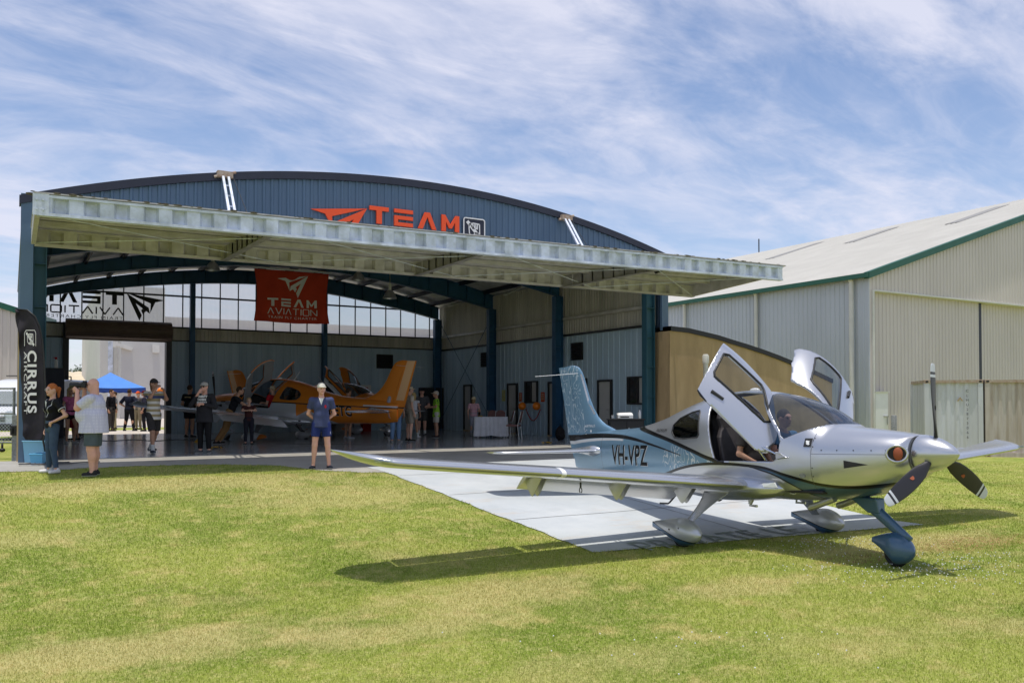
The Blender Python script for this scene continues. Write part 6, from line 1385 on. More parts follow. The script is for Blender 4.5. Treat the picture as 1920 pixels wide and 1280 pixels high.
def chest_text(lines,size,z0,col,y=.13,xc=0,back=False):
    def f(t,J,hv,nk,hipc):
        mb=MB()
        for i,l in enumerate(lines):
            vs,fs=text_data(l,size,.002,align='CENTER',bold=.006)
            def mp(v):
                xx=v.x; yy=(y-xx*xx*1.9)
                return (-(xx)+xc,yy+v.z,z0-i*size*1.05+v.y) if not back else (xx+xc,-yy+v.z,z0-i*size*1.05+v.y)
            mb.add([mp(v) for v in vs],fs)
        mb.build('lettering',fab(col,'print'),t)
    return f
def mat_fn(name,fn,rough=.85):
    m,nt,b=new_mat(name); N,L=nt.nodes,nt.links; tc=N.new('ShaderNodeTexCoord'); sp=N.new('ShaderNodeSeparateXYZ'); L.new(tc.outputs['Object'],sp.inputs[0]); c=fn(N,L,sp.outputs[0],sp.outputs[1],sp.outputs[2],tc.outputs['Object']); L.new(c,b.inputs['Base Color']); b.inputs['Roughness'].default_value=rough; b.inputs['Specular IOR Level'].default_value=.2
    n=N.new('ShaderNodeTexNoise'); n.inputs['Scale'].default_value=9; L.new(tc.outputs['Object'],n.inputs['Vector']); bp=N.new('ShaderNodeBump'); bp.inputs['Strength'].default_value=.8; bp.inputs['Distance'].default_value=.02; L.new(n.outputs[0],bp.inputs['Height']); L.new(bp.outputs[0],b.inputs['Normal']); return m
def stripes(N,L,x,y,z,o):
    q=M2(N,L,'FRACT',M2(N,L,'MULTIPLY',z,1/.125)); c=MX(N,L,M2(N,L,'LESS_THAN',q,.5),(.72,.70,.66),(.38,.31,.17)); 
    return MX(N,L,M2(N,L,'LESS_THAN',M2(N,L,'ABSOLUTE',M2(N,L,'SUBTRACT',z,1.35)),.035),c,(.07,.09,.20))
def checks(N,L,x,y,z,o):
    g=lambda s:M2(N,L,'LESS_THAN',M2(N,L,'FRACT',M2(N,L,'MULTIPLY',s,1/.055)),.22); return MX(N,L,M2(N,L,'MAXIMUM',g(z),M2(N,L,'MAXIMUM',g(x),g(y))),(.60,.60,.74),(.53,.53,.69))
def tropical(N,L,x,y,z,o):
    v=N.new('ShaderNodeTexVoronoi'); v.inputs['Scale'].default_value=14; L.new(o,v.inputs['Vector']); return MX(N,L,M2(N,L,'LESS_THAN',v.outputs['Distance'],.32),(.30,.60,.05),(.03,.10,.03))
def jeans(N,L,x,y,z,o):
    n=N.new('ShaderNodeTexNoise'); n.inputs['Scale'].default_value=9; L.new(o,n.inputs['Vector']); 
    a=MX(N,L,n.outputs[0],(.035,.06,.115),(.075,.115,.18)); return a
PM={'stripe':mat_fn('striped_cloth',stripes),'check':mat_fn('checked_cloth',checks),'trop':mat_fn('tropical_cloth',tropical),'jeans':mat_fn('denim',jeans)}
def blk(N,L,x,y,z,o):
    a=M2(N,L,'LESS_THAN',M2(N,L,'ABSOLUTE',M2(N,L,'SUBTRACT',M2(N,L,'ABSOLUTE',x),M2(N,L,'MULTIPLY_ADD',z,.35,-.365))),.006); return MX(N,L,M2(N,L,'MULTIPLY',a,M2(N,L,'GREATER_THAN',z,1.12)),(.012,.012,.015),(.6,.6,.6))
PM['polo_w']=mat_fn('black_polo',blk)
# ---- the two at the left edge
def ex_woman(t,J,hv,nk,hipc):
    mb=MB(); mb.add([(.0+a,.128,1.36+b) for a,b in ((-.03,.07),(.035,.09),(.0,-.06))],[(0,1,2)]); mb.build('collar',fab((.7,.7,.7)),t)
    mb=MB(); mb.ell((-.075,.13,1.30),(.028,.006,.016),8); mb.build('chest_print',fab((.7,.12,.03)),t)
    for s in ('L',): 
        c=J['sh'+s]+(J['el'+s]-J['sh'+s])*.56; d=(J['el'+s]-J['sh'+s]); q=Vector(d).normalized(); mb=MB(); mb.tube([Vector(c)-q*.006,Vector(c)+q*.006],.073,16); mb.build('sleeve_trim',fab((.7,.7,.7)),t)
    mb=MB()
    for sx in (-.03,.03): r=[hv(sx+.02*math.cos(a),.105,.012+.017*math.sin(a)) for a in [2*math.pi*k/12 for k in range(13)]]; mb.tube(r,.0025,5,False)
    mb.build('glasses',M['chrome'],t)
person('woman with red ponytail, black polo and jeans, hand on hip beside the feather banner',97,888,722,face=-38,build='f',tone='fair',shirt=PM['polo_w'],sleeve=.6,pants=PM['jeans'],leg=1.93,shoes=(.72,.70,.70),hair=('pony',(.42,.13,.04)),res=.011,extra=ex_woman,
  arms=dict(elL=(-.37,-.10,1.16),wrL=(-.19,.10,1.02),elR=(.235,-.04,1.14),wrR=(.23,.02,.88)),handp={'L':((.9,.1,-.35),(.2,-.9,-.2))},head=(8,0),legs=dict(ankR=(.13,.0,.085),ankL=(-.15,-.02,.085)))
def ex_photo(t,J,hv,nk,hipc):
    c=thing('camera','black camera with long lens held up by the man in the checked shirt','camera',(0,0,0)); mw=t.matrix_world
    bpy.context.view_layer.update(); mw=t.matrix_world.copy(); p=Vector(hv(0,.145,.01)); q=mw@p; c.location=q; c.rotation_euler=t.rotation_euler
    mb=MB(); mb.box((0,0,0),(.145,.07,.095)); mb.box((0,.0,.055),(.06,.06,.04)); mb.build('camera_body',M['black'],c,bevel=.008)
    mb=MB(); mb.tube([(0,.03,-.005),(0,.09,-.005),(0,.10,-.005),(0,.24,-.01)],[.038,.038,.044,.05],20); mb.build('lens',M['dark_frame'],c,auto=50)
person('large bald man in a checked shirt and grey shorts aiming a camera to the left',175,893,712,face=-82,fat=.85,tone='pink',shirt=PM['check'],sleeve=.8,long_shirt=.11,pants=(.085,.11,.13),leg=.88,shoes=(.03,.03,.03),socks=(.012,.012,.012),hair=None,glasses=True,res=.012,
  arms=dict(elR=(.22,.24,1.28),wrR=(.09,.20,1.60),elL=(-.20,.22,1.25),wrL=(-.075,.27,1.57)),handp={'R':((-.1,.6,.5),(-.9,0,.1)),'L':((.2,.6,.35),(.9,0,.1))},curl=.7,extra=ex_photo,head=(0,0),legs=dict(ankR=(.17,.02,.085),kneeR=(.15,.03,.5)))
# ---- striped shirt, black t-shirt, navy polo
person('man in a striped shirt and flat cap looking through raised hands at the doorway',287,850,712,face=55,tone='tan',shirt=PM['stripe'],sleeve=.8,long_shirt=.10,pants=(.05,.045,.045),leg=.92,shoes=(.06,.07,.09),socks=(.6,.6,.58),hair=('bob',(.16,.09,.05)),hat=('cap',(.05,.045,.045)),pose='walk',res=.0125,
  arms=dict(elR=(.22,.22,1.34),wrR=(.10,.27,1.56),elL=(-.22,.2,1.30),wrL=(-.08,.30,1.50)),curl=.9)
person('man in a black printed long sleeve shirt and cap with his hand over his mouth',383,850,718,face=-8,tone='pink',shirt=(.025,.025,.03),sleeve=1.85,long_shirt=.12,pants=(.012,.012,.014),leg=1.93,shoes=(.10,.10,.10),fat=.25,hat=('cap',(.40,.38,.34)),glasses=True,res=.0125,
  arms=dict(elR=(.30,.12,1.20),wrR=(.06,.19,1.52),elL=(-.30,.02,1.17),wrL=(-.06,.26,1.24)),handp={'R':((-.5,.0,.6),(0,-1,0)),'L':((.9,.1,0),(0,-.6,-.5))},extra=chest_text(['WASN\'T','TAMIM','FORZAI'],.075,1.40,(.6,.6,.58),.175),head=(0,0))
def ex_polo(t,J,hv,nk,hipc):
    mb=MB(); mb.add([(a,.118+c,1.40+b) for a,b,c in ((-.05,.075,-.02),(.05,.075,-.02),(.0,-.075,.012))],[(0,1,2)]); mb.build('collar',fab((.68,.68,.66)),t)
    mb=MB(); mb.ell((-.085,.118,1.30),(.022,.006,.036),8); mb.build('chest_print',fab((.5,.03,.05)),t)
    mb=MB(); mb.ell((-.185,.055,.74),(.008,.02,.06),6); mb.build('print',fab((.6,.6,.65)),t)
person('man in a navy polo, blue shorts and pale cap standing alone on the apron edge',602,880,720,face=12,tone='pink',shirt=(.055,.068,.145),sleeve=.62,long_shirt=.03,pants=(.02,.032,.13),leg=.60,shoes=(.015,.018,.03),hair=('short',(.2,.14,.1)),hat=('cap',(.60,.58,.50)),res=.011,extra=ex_polo,head=(18,0),
  arms=dict(elR=(.265,-.09,1.15),wrR=(.07,-.165,.96),elL=(-.265,-.09,1.15),wrL=(-.07,-.165,.98)),legs=dict(ankR=(.16,-.01,.085),ankL=(-.16,-.01,.085),kneeR=(.13,.02,.5),kneeL=(-.13,.02,.5)))
# ---- around the orange aircraft
person('man seen from behind in a black t-shirt and shorts beyond the orange aircraft wing',356,820,722,D=29.5,face=165,tone='tan',shirt=(.015,.015,.018),sleeve=.6,long_shirt=.05,pants=(.015,.014,.016),leg=.62,shoes=(.02,.02,.02),fat=.3,arms=dict(wrR=(.12,.16,1.1),wrL=(-.12,.16,1.1)),extra=chest_text(['HARVARD'],.05,1.36,(.5,.4,.2),.135,back=True))
person('person in tan trousers leaning into the cockpit under the raised orange door',430,832,742,D=25.2,face=105,H=1.7,tone='tan',shirt=(.015,.015,.02),sleeve=.6,pants=(.30,.17,.07),leg=1.93,shoes=(.015,.015,.015),lean=.45,legs=dict(ankR=(.1,-.38,.085),kneeR=(.1,-.12,.5),ankL=(-.1,-.28,.085),kneeL=(-.1,-.06,.5)),arms=dict(elR=(.2,.45,1.2),wrR=(.15,.62,1.1),elL=(-.2,.45,1.2),wrL=(-.15,.62,1.1)))
def seat_legs(): return dict(hipR=(.1,0,.50),hipL=(-.1,0,.50),kneeR=(.11,.40,.60),kneeL=(-.11,.40,.60),ankR=(.11,.72,.37),ankL=(-.11,.72,.37),shR=(.185,-.03,1.0),shL=(-.185,-.03,1.0),neck=(0,-.03,1.04),head=(0,-.01,1.225))
def seated(label,ac,lx,ly,lz,tone,shirt,pants,leg,hair,arms=None,**k):
    bpy.context.view_layer.update(); p=ac.matrix_world@Vector((lx,ly,lz)); a=dict(elR=(.24,.02,.78),wrR=(.16,.26,.80),elL=(-.24,.02,.78),wrL=(-.16,.26,.80)); a.update(arms or {}); t=person(label,0,0,0,pos=p,H=1.72,tone=tone,shirt=shirt,sleeve=.6,pants=pants,leg=leg,hair=hair,legs=seat_legs(),arms=a,**k)
    v=ac.matrix_world.to_3x3()@Vector((1,0,0)); t.rotation_euler=(0,0,math.atan2(v.y,v.x)-math.pi/2); return t
seated('man in a red t-shirt sitting in the doorway of the orange aircraft',ac2,-2.95,.30,.50,'fair',(.45,.02,.03),(.03,.03,.04),1.9,('short',(.35,.25,.15)),hat=('cap',(.45,.38,.30)))
seated('pilot in a blue shirt seen through the silver aircraft windshield',ac1,-2.72,.28,.47,'pink',(.10,.22,.38),(.03,.035,.05),1.9,('short',(.10,.08,.06)),res=.013)
seated('passenger with bare knees in the near seat under the silver aircraft door',ac1,-2.72,-.29,.47,'tan',(.05,.045,.045),(.08,.08,.08),.5,('short',(.10,.06,.04)),res=.012,arms=dict(elR=(.25,-.02,.76),wrR=(.15,.16,.66),elL=(-.25,-.02,.76),wrL=(-.15,.16,.66)))
# child leaning on the wing
person('boy with blond hair leaning his arms on the orange aircraft wing',467,800,756,D=24.6,face=20,H=1.35,tone='fair',shirt=(.06,.02,.02),sleeve=.6,pants=(.02,.02,.03),leg=1.9,hair=('short',(.40,.28,.14)),arms=dict(elR=(.24,.16,1.3),wrR=(.02,.26,1.3),elL=(-.24,.16,1.3),wrL=(-.02,.28,1.32)))
# ---- group behind the orange tail
person('person in blue jeans half hidden behind the orange tail fin',742,820,735,D=25.9,face=30,H=1.7,tone='tan',shirt=(.25,.25,.28),pants=(.12,.20,.33),leg=1.93,shoes=(.25,.25,.25))
person('woman in white singlet and pale shorts, back turned, beside the orange fin',776,821,737,face=170,build='f',tone='tan',shirt=(.68,.67,.72),sleeve=0,pants=(.40,.39,.35),leg=.42,shoes=(.65,.65,.66),socks=(.65,.65,.65),hair=('bob',(.50,.36,.16)),legs=dict(ankR=(.17,.0,.085),ankL=(-.17,0,.085)),arms=dict(elL=(-.24,.06,1.16),wrL=(-.10,.2,1.1)))
person('older person in a straw cap hidden behind the woman in the white singlet',768,818,732,D=26.8,face=120,H=1.72,tone='fair',shirt=(.5,.45,.38),pants=(.3,.27,.22),leg=.8,hat=('cap',(.5,.42,.3)))
person('man in grey polo and dark cap between the singlet woman and green shirt man',791,817,729,face=5,tone='pink',shirt=(.09,.09,.10),sleeve=.7,pants=(.06,.06,.06),leg=.85,shoes=(.02,.02,.02),socks=(.6,.6,.6),hat=('cap',(.015,.015,.02)),fat=.2,arms=dict(elR=(.26,.0,1.16),wrR=(.12,.2,1.18),wrL=(-.18,.18,1.12)))
person('man in a bright green tropical shirt, white shorts and cap facing left',818,821,734,face=-75,tone='tan',shirt=PM['trop'],sleeve=.7,long_shirt=.10,pants=(.55,.52,.47),leg=.80,shoes=(.03,.02,.02),hair=('short',(.5,.5,.5)),hat=('cap',(.55,.47,.38)),arms=dict(elR=(.25,.06,1.18),wrR=(.16,.28,1.18),elL=(-.25,.06,1.18),wrL=(-.14,.28,1.16)))
person('person standing behind the orange tail cone, dark hair above the fuselage',653,815,732,D=28.5,face=140,H=1.68,tone='tan',shirt=(.10,.09,.09),pants=(.08,.08,.08),leg=.6,shoes=(.35,.36,.4))
person('woman in pink t-shirt and wide straw hat, back turned, near the grey door',888,818,745,face=175,build='f',tone='fair',shirt=(.62,.36,.42),sleeve=.6,pants=(.36,.36,.42),leg=1.9,shoes=(.3,.3,.3),hair=('bob',(.3,.2,.1)),hat=('bucket',(.62,.52,.34)),fat=.25,arms=dict(elR=(.28,.03,1.15),wrR=(.1,.15,1.15)))
person('child in a yellow top stepping beside the woman in pink',899,817,772,face=160,kid=True,tone='fair',shirt=(.65,.38,.03),sleeve=.4,pants=(.3,.25,.2),leg=.8,shoes=(.3,.3,.32),hair=('long',(.05,.03,.02)),legs=dict(kneeL=(-.1,.12,.5),ankL=(-.18,.02,.1),kneeR=(.08,-.05,.5),ankR=(.15,-.25,.12)))
# ---- by the banner, behind the first woman
person('blonde woman in a pink top and black shorts behind the woman with the ponytail',131,832,727,face=60,build='f',tone='tan',shirt=(.60,.16,.32),sleeve=.3,pants=(.012,.012,.014),leg=.35,shoes=(.5,.5,.52),hair=('long',(.50,.36,.17)),legs=dict(kneeL=(-.1,.16,.52),ankL=(-.1,.05,.085)))
person('woman in a long dark red dress holding a white cup behind the photographer',141,826,727,face=-20,build='f',tone='tan',skirt=((.22,.006,.02),.42),shoes=(.02,.02,.02),hair=('pony',(.05,.03,.02)),arms=dict(elR=(.22,.05,1.15),wrR=(.1,.25,1.18)))
# ---- people at the gazebo beyond the roller doorway
G='people talking by the blue gazebo'
person('man in dark clothes facing right, leftmost under the gazebo edge',209,811,731,D=36.6,face=80,H=1.78,tone='tan',shirt=(.012,.012,.015),sleeve=1.8,pants=(.06,.055,.05),leg=1.93,group=G)
person('man in beige trousers behind the dark clothed man by the gazebo pole',216,806,735,D=39.5,face=-60,H=1.72,tone='fair',shirt=(.15,.15,.16),sleeve=.7,pants=(.45,.36,.26),leg=1.93,group=G)
person('broad man in dark navy shirt, hands on hips, centre of the roller doorway',243,810,731,D=37,face=170,H=1.80,tone='tan',shirt=(.012,.014,.03),sleeve=.9,pants=(.01,.01,.012),leg=1.93,fat=.35,arms=dict(elR=(.40,-.05,1.18),wrR=(.19,.02,1.02),elL=(-.40,-.05,1.18),wrL=(-.19,.02,1.02)),group=G,legs=dict(ankR=(.22,0,.085),ankL=(-.22,0,.085),kneeR=(.15,.02,.5),kneeL=(-.15,.02,.5)))
person('man in an orange cap and grey shirt beneath the gazebo right corner',260,808,732,D=39,face=-20,H=1.74,tone='fair',shirt=(.10,.09,.09),sleeve=.7,pants=(.25,.20,.14),leg=1.93,hat=('cap',(.7,.10,.02)),group=G)
person('man in dark clothes and maroon cap next to the man in the orange cap',271,811,732,D=36.6,face=-70,H=1.74,tone='tan',shirt=(.03,.03,.05),sleeve=.8,pants=(.015,.015,.02),leg=1.93,hat=('cap',(.10,.012,.02)),group=G)
# ================================================================ PROPS
# feather banner
FD=16.9
fo=at_d(84,845,FD); fo.z=gz(fo.x,fo.y); fl=thing('feather_banner','tall black feather banner with white CIRRUS AIRCRAFT lettering at the left hangar corner','banner',fo)
def fp(x,y,dd=0): return at_d(x,y,FD-dd)-fo
Lf=[(28,580),(29,592),(33,620),(36,650),(38.5,680),(40,712),(41.5,750),(42,790),(43,815),(47,824)]; Rt=[(28,579),(50,581),(65,593),(74,613),(79,640),(82,680),(84,720),(84.5,760),(84,800),(80,826)]
def ip(P,t): k=t*(len(P)-1); i=min(int(k),len(P)-2); f=k-i; return P[i][0]+(P[i+1][0]-P[i][0])*f,P[i][1]+(P[i+1][1]-P[i][1])*f
mb=MB(); A,B=60,10
for i in range(A+1):
    a,b=ip(Lf,i/A),ip(Rt,i/A)
    for j in range(B+1): q=j/B; x=a[0]+(b[0]-a[0])*q+ (1-q)*.9*math.sin(i*.55); y=a[1]+(b[1]-a[1])*q; mb.v.append(tuple(fp(x,y,.05*math.sin(q*5+i*.16)*(1-q)+.03*math.sin(i*.5+q*2)*(1-q))))
mb.f=[(i*(B+1)+j,(i+1)*(B+1)+j,(i+1)*(B+1)+j+1,i*(B+1)+j+1) for i in range(A) for j in range(B)]; mb.m=[0]*len(mb.f)
M['flagcloth']=mat('flagcloth',(.022,.018,.026),.7,0,.15,3)
c_=mb.build('cloth',M['flagcloth'],fl,smooth=True); s_=c_.modifiers.new('t','SOLIDIFY'); s_.thickness=.003
MB().tube([fp(85,846)]+[fp(x+1,y) for x,y in Rt[::-1]],[.018]*6+[.012]*5,8).build('pole',M['dark_frame'],fl,smooth=True)
MB().tube([fp(78,850),fp(92,850)],.012,6).build('base',M['dark_frame'],fl)
def flag_text(txt,x0,x1,y0,y1,bold):
    vs,fs=text_data(txt,1,0,bold=bold,space=1.18); mx=max(v.x for v in vs); mn=min(v.x for v in vs); mb=MB()
    mb.add([tuple(fp(x0+(x1-x0)*v.y/.73,y0+(y1-y0)*(v.x-mn)/(mx-mn),.075)) for v in vs],fs); mb.build('lettering',M['banner_txt'],fl)
flag_text('CIRRUS',52,69,657,774,.03); flag_text('AIRCRAFT',45,51,659,776,.0)
mb=MB(); fe=lambda x,z,d:tuple(fp(46+21*(x),652-33*(z),.075+d)); emblem(mb,fe,1.0,.045,.004); strokes(mb,[(.0,.1),(0,.85),(.15,1),(.9,1),(1,.85),(1,.1)],.04,.004,fe); mb.build('emblem',M['banner_txt'],fl)
# blue gazebo
gc_=at_d(207,727,44.0); gz_=thing('gazebo','blue pop-up gazebo beyond the roller doorway','gazebo',(gc_.x,gc_.y,0)); ez=gc_.z; pz_=at_d(207,698,44).z; hw=1.5
M['gaz']=mat('gazebo_blue',(.06,.22,.62),.6,0,.08,3); M['gazv']=mat('gazebo_valance',(.02,.06,.30),.6,0,.08,3)
mb=MB(); C4=[(-hw,-hw),(hw,-hw),(hw,hw),(-hw,hw)]
for k in range(4):
    a,b=C4[k],C4[(k+1)%4]; mb.loft([[(a[0]+(b[0]-a[0])*i/8,a[1]+(b[1]-a[1])*i/8,ez-.05*math.sin(math.pi*i/8)) if r==0 else ((a[0]+(b[0]-a[0])*i/8)*(1-r/4),(a[1]+(b[1]-a[1])*i/8)*(1-r/4),ez+(pz_-ez)*r/4-.04*math.sin(math.pi*r/4)) for i in range(9)] for r in range(5)],False,False)
mb.build('canopy',M['gaz'],gz_)
mb=MB()
for k in range(4):
    a,b=C4[k],C4[(k+1)%4]; mb.loft([[(a[0]+(b[0]-a[0])*i/16,a[1]+(b[1]-a[1])*i/16,ez-.05*math.sin(math.pi*i/16)+.01) for i in range(17)],[(a[0]*1.01+(b[0]-a[0])*i/16,a[1]*1.01+(b[1]-a[1])*i/16,ez-.22-.03*(i%2)) for i in range(17)]],False,False)
mb.build('valance',M['gazv'],gz_)
for a in C4: mb=MB(); mb.bb((a[0]*.98-.02,a[1]*.98-.02,.005),(a[0]*.98+.02,a[1]*.98+.02,ez)); mb.build('leg',M['dark_frame'],gz_)
# orange balloons outside and paper balls on the wall
M['balloon']=mat('balloon',(.85,.22,.015),.35,0)
for x,y,D,lab in ((138,737,37.3,'orange balloon at the left edge of the roller doorway'),(301,734,37.3,'orange balloon in front of the striped shirt man'),(145,752,37.3,'lower orange balloon beside the red dress woman')):
    p=at_d(x,y,D); mb=MB(); mb.ell((0,0,0),(.15,.15,.18),12); mb.tube([(0,0,-.17),(0,0,-.21)],[.012,.02],8); mb.tube([(0,0,-.2),(.02,0,-.7),(0,.02,-p.z+.02)],.002,4); o=mb.build('balloon',M['balloon'],smooth=True); o.location=p; tag(o,lab,'balloon','orange balloons by the roller doorway')
p1=at_u(979,761,UR-.16); p2=at_u(1006,761,UR-.16)
for p,lab in ((p1,'orange paper ball hanging left of the two below the office window'),(p2,'orange paper ball hanging right of the two below the office window')):
    mb=MB(); mb.ell((0,0,0),(.15,.15,.15),14)
    o=mb.build('paper_ball',M['balloon'],smooth=True); o.location=p; tag(o,lab,'decoration','orange paper balls under the office window')
mb=MB(); mb.tube([(UR-.02,p1.y-.05+(p2.y-p1.y)*t,p1.z-.12-.42*math.sin(math.pi*t)) for t in [i/14 for i in range(15)]],.018,6); tag(mb.build('garland',fab((.35,.03,.03),'red')),'drooping red paper garland between the two orange balls','decoration')
# posters
def poster(x0,y0,x1,y1,c,lab):
    v0,v1,z0,z1=on_rw(x0,y0,x1,y1,UR+.09); t=thing('poster',lab,'poster',(UR+.09,(v0+v1)/2,z0)); mb=MB(); mb.bb((-.0,-(v1-v0)/2,0),(.008,(v1-v0)/2,z1-z0)); mb.build('sheet',fab(c,'paper',.1),t)
    mb=MB(); 
    for i in range(4): zz=(z1-z0)*(.2+.19*i); mb.bb((-.003,-(v1-v0)*.32,zz),(0,(v1-v0)*.32,zz+.035))
    mb.build('print_lines',fab((.5,.42,.3),'print'),t)
poster(941,731,947,752,(.55,.55,.20),'pale yellow notice on the wall left of the first office door'); poster(973,736,978,752,(.55,.08,.02),'orange notice left of the small sliding window'); poster(1014,735,1021,753,(.55,.08,.02),'orange notice right of the small sliding window')
# table and chairs
td=at_d(921,700,29.6); tb=thing('table','small table under a white cloth near the wall inside','table',(td.x,td.y,.012),-PHI)
mb=MB(); mb.bb((-.55,-.35,.70),(.55,.35,.725)); mb.build('tabletop',M['timber'],tb)
for sx in (-.45,.45):
    for sy in (-.28,.28): MB().tube([(sx,sy,0),(sx,sy,.70)],.015,8).build('leg',M['steel'],tb)
mb=MB(); n=96; rings=[]
for q,z in ((0,.73),(1,.72),(2,.5),(3,.28),(4,.10)):
    r=[]
    for k in range(n):
        a=2*math.pi*k/n; c,s=math.cos(a),math.sin(a); m_=max(abs(c)/.57,abs(s)/.37); x,y=c/m_,s/m_; fo_=.02*q*math.sin(a*19)+.012*q; r.append((x*(1+fo_*.6),y*(1+fo_*.8),z-.03*q*.3*abs(math.sin(2*a))))
    rings.append(r)
mb.loft(rings,False); top_=list(range(n)); mb.f.append(tuple(top_[::-1])); mb.m.append(0)
cl=mb.build('tablecloth',fab((.62,.62,.66),'white_cloth',.06),smooth=True); cl.location=tb.location; cl.rotation_euler=tb.rotation_euler; tag(cl,'white cloth draped over the small table inside the hangar','tablecloth')
M['chair_pad']=mat('chair_pad',(.20,.10,.09),.8,0,.15,8)
def mk_chair(x,D,rz,lab):
    p=at_d(x,700,D); t=thing('banquet_chair',lab,'chair',(p.x,p.y,.012),-PHI+R_(rz),'banquet chairs round the table')
    mb=MB(); mb.box((0,0,.45),(.42,.42,.06)); mb.build('seat',M['chair_pad'],t,bevel=.02)
    mb=MB(); mb.loft([[(w_*.5*math.cos(a)*1.0,-.20-.10*(z-.5)/.45+.018*math.sin(a),z) for a in [2*math.pi*k/16 for k in range(16)]] for z,w_ in ((.55,.36),(.7,.37),(.85,.34),(.92,.22),(.94,.08))]); mb.build('backrest',M['chair_pad'],t,smooth=True)
    for sx in (-.2,.2):
        MB().tube([(sx,.18,0),(sx,.17,.44)],.012,8).build('leg',M['steel'],t); MB().tube([(sx,-.24,0),(sx,-.19,.45),(sx*.9,-.30,.92)],.012,8).build('leg',M['steel'],t)
    return t
mk_chair(963,28.6,75,'brown padded chair with silver legs, rightmost by the white table'); mk_chair(948,30.2,100,'brown padded chair close against the table right side')
mk_chair(936,31.2,170,'brown padded chair behind the table, nearer the grey door'); mk_chair(926,31.4,190,'brown padded chair behind the table, nearer the pink shirt woman')
# black counter with printer, bottle and cup
b0=at_d(1141,785,24.5); b1=at_d(1210,785,24.5); cu_=thing('counter','black counter standing inside the front column behind the silver aircraft','counter',(b0.x,b0.y,.012),-PHI); W_=(b1-b0).length
mb=MB(); mb.bb((0,0,b0.z-.05),(W_,.55,b0.z-.012)); mb.build('top',M['black'],cu_,bevel=.006)
mb=MB(); mb.bb((.03,.03,0),(W_-.03,.52,b0.z-.05)); mb.build('cabinet',M['black'],cu_)
for x in (.06,W_/2+.01): mb=MB(); mb.bb((x,.015,.06),(x+W_/2-.08,.03,b0.z-.09)); d_=mb.build('door',M['dark_frame'],cu_); mb=MB(); mb.bb((x+.04,.0,.4),(x+.06,.015,.5)); mb.build('handle',M['steel'],d_)
cw=cu_.rotation_euler.z
def onc(px,dy=.2): v=Matrix.Rotation(cw,3,'Z')@Vector(((px-1141)/69*W_,dy,b0.z)); return cu_.location+v
pr=thing('printer','white office printer on the black counter','printer',onc(1173),cw); mb=MB(); mb.loft([[(-.22,-.18,0),(.22,-.18,0),(.22,.18,0),(-.22,.18,0)],[(-.22,-.18,.10),(.22,-.18,.10),(.22,.18,.14),(-.22,.18,.14)],[(-.17,-.1,.15),(.20,-.1,.16),(.20,.16,.17),(-.17,.16,.16)]]); mb.build('case',M['white'],pr,bevel=.008); mb=MB(); mb.bb((-.15,-.20,.03),(.1,-.18,.06)); mb.build('paper_slot',M['dark_frame'],pr)
mb=MB(); mb.tube([(0,0,0),(0,0,.17),(0,0,.2),(0,0,.21),(0,0,.24)],[.04,.04,.03,.022,.022],14); o=mb.build('flask',M['steel'],auto=40); o.location=onc(1201); tag(o,'steel drinking flask standing at the right end of the black counter','flask')
mb=MB(); mb.tube([(0,0,0),(0,0,.09)],[.03,.04],12); o=mb.build('paper_cup',M['white'],auto=40); o.location=onc(1150); tag(o,'white paper cup at the left end of the black counter','cup')
# cabinets at the back wall
def cab(name,x0,x1,yt,v,depth,m,lab,cat):
    a=at_v(x0,yt,v-depth); b=at_v(x1,yt,v-depth); t=thing(name,lab,cat,(a.x,v-depth,.012)); Wd=b.x-a.x; H_=(a.z+b.z)/2
    mb=MB(); mb.bb((0,0,0),(Wd,depth-.02,H_)); mb.build('carcass',m,t,bevel=.006)
    for k in (0,1): mb=MB(); mb.bb((.01+k*Wd/2,-.012,.03),(Wd/2*(k+1)-.01,0,H_-.02)); d=mb.build('door',m,t); mb=MB(); mb.bb((Wd/2-.05+k*.07,-.03,H_*.5),(Wd/2-.03+k*.07,-.012,H_*.5+.12)); mb.build('handle',M['steel'],d)
    return t,Wd,H_
cab('cabinet',793,833,727,VB,.5,M['black'],'tall black double door cabinet in the back right corner','cabinet')
cab('cabinet',630,664,719,VB,.6,mat('cab_grey',(.30,.29,.27),.6),'tall beige grey cabinet at the back wall behind the orange tail cone','cabinet')
t,Wd,H_=cab('cabinet',665,696,722,VB,.45,M['offwhite'],'white locker with a black no-entry symbol behind the orange fuselage','cabinet')
mb=MB(); r=[(Wd*.5+.17*math.cos(a),-.018,H_-.42+.17*math.sin(a)) for a in [2*math.pi*k/24 for k in range(25)]]; mb.tube(r,.014,5,False); mb.tube([(Wd*.5-.12,-.018,H_-.30),(Wd*.5+.12,-.018,H_-.54)],.012,5); mb.tube([(Wd*.5,-.018,H_-.34),(Wd*.5,-.018,H_-.5)],.02,5); mb.build('symbol',M['black'],t)
mb=MB(); mb.bb((Wd*.2,-.016,H_-.15),(Wd*.8,-.012,H_-.10)); mb.build('label_strip',fab((.4,.08,.05),'red'),t)
p=at_v(686,800,VB-1.2); mb=MB(); mb.box((0,0,.14),(.36,.3,.28)); mb.box((0,0,.30),(.38,.32,.04)); mb.tube([(-.1,0,.32),(-.1,0,.38),(.1,0,.38),(.1,0,.32)],.01,6); o=mb.build('tool_box',fab((.30,.02,.015),'red'),bevel=.01); o.location=(p.x,VB-1.2,.012); tag(o,'dark red tool box on the floor before the white locker','tool box')
a=at_v(95,690,33.0); t=thing('cabinet','dark waist high cabinet left of the roller doorway','cabinet',(a.x,33.0,.012)); mb=MB(); mb.bb((-.2,0,0),(.42,.5,a.z)); mb.build('carcass',M['dark_frame'],t,bevel=.01); mb=MB(); mb.bb((-.17,-.012,.04),(.39,0,a.z-.04)); mb.build('door',M['navy_trim'],t)
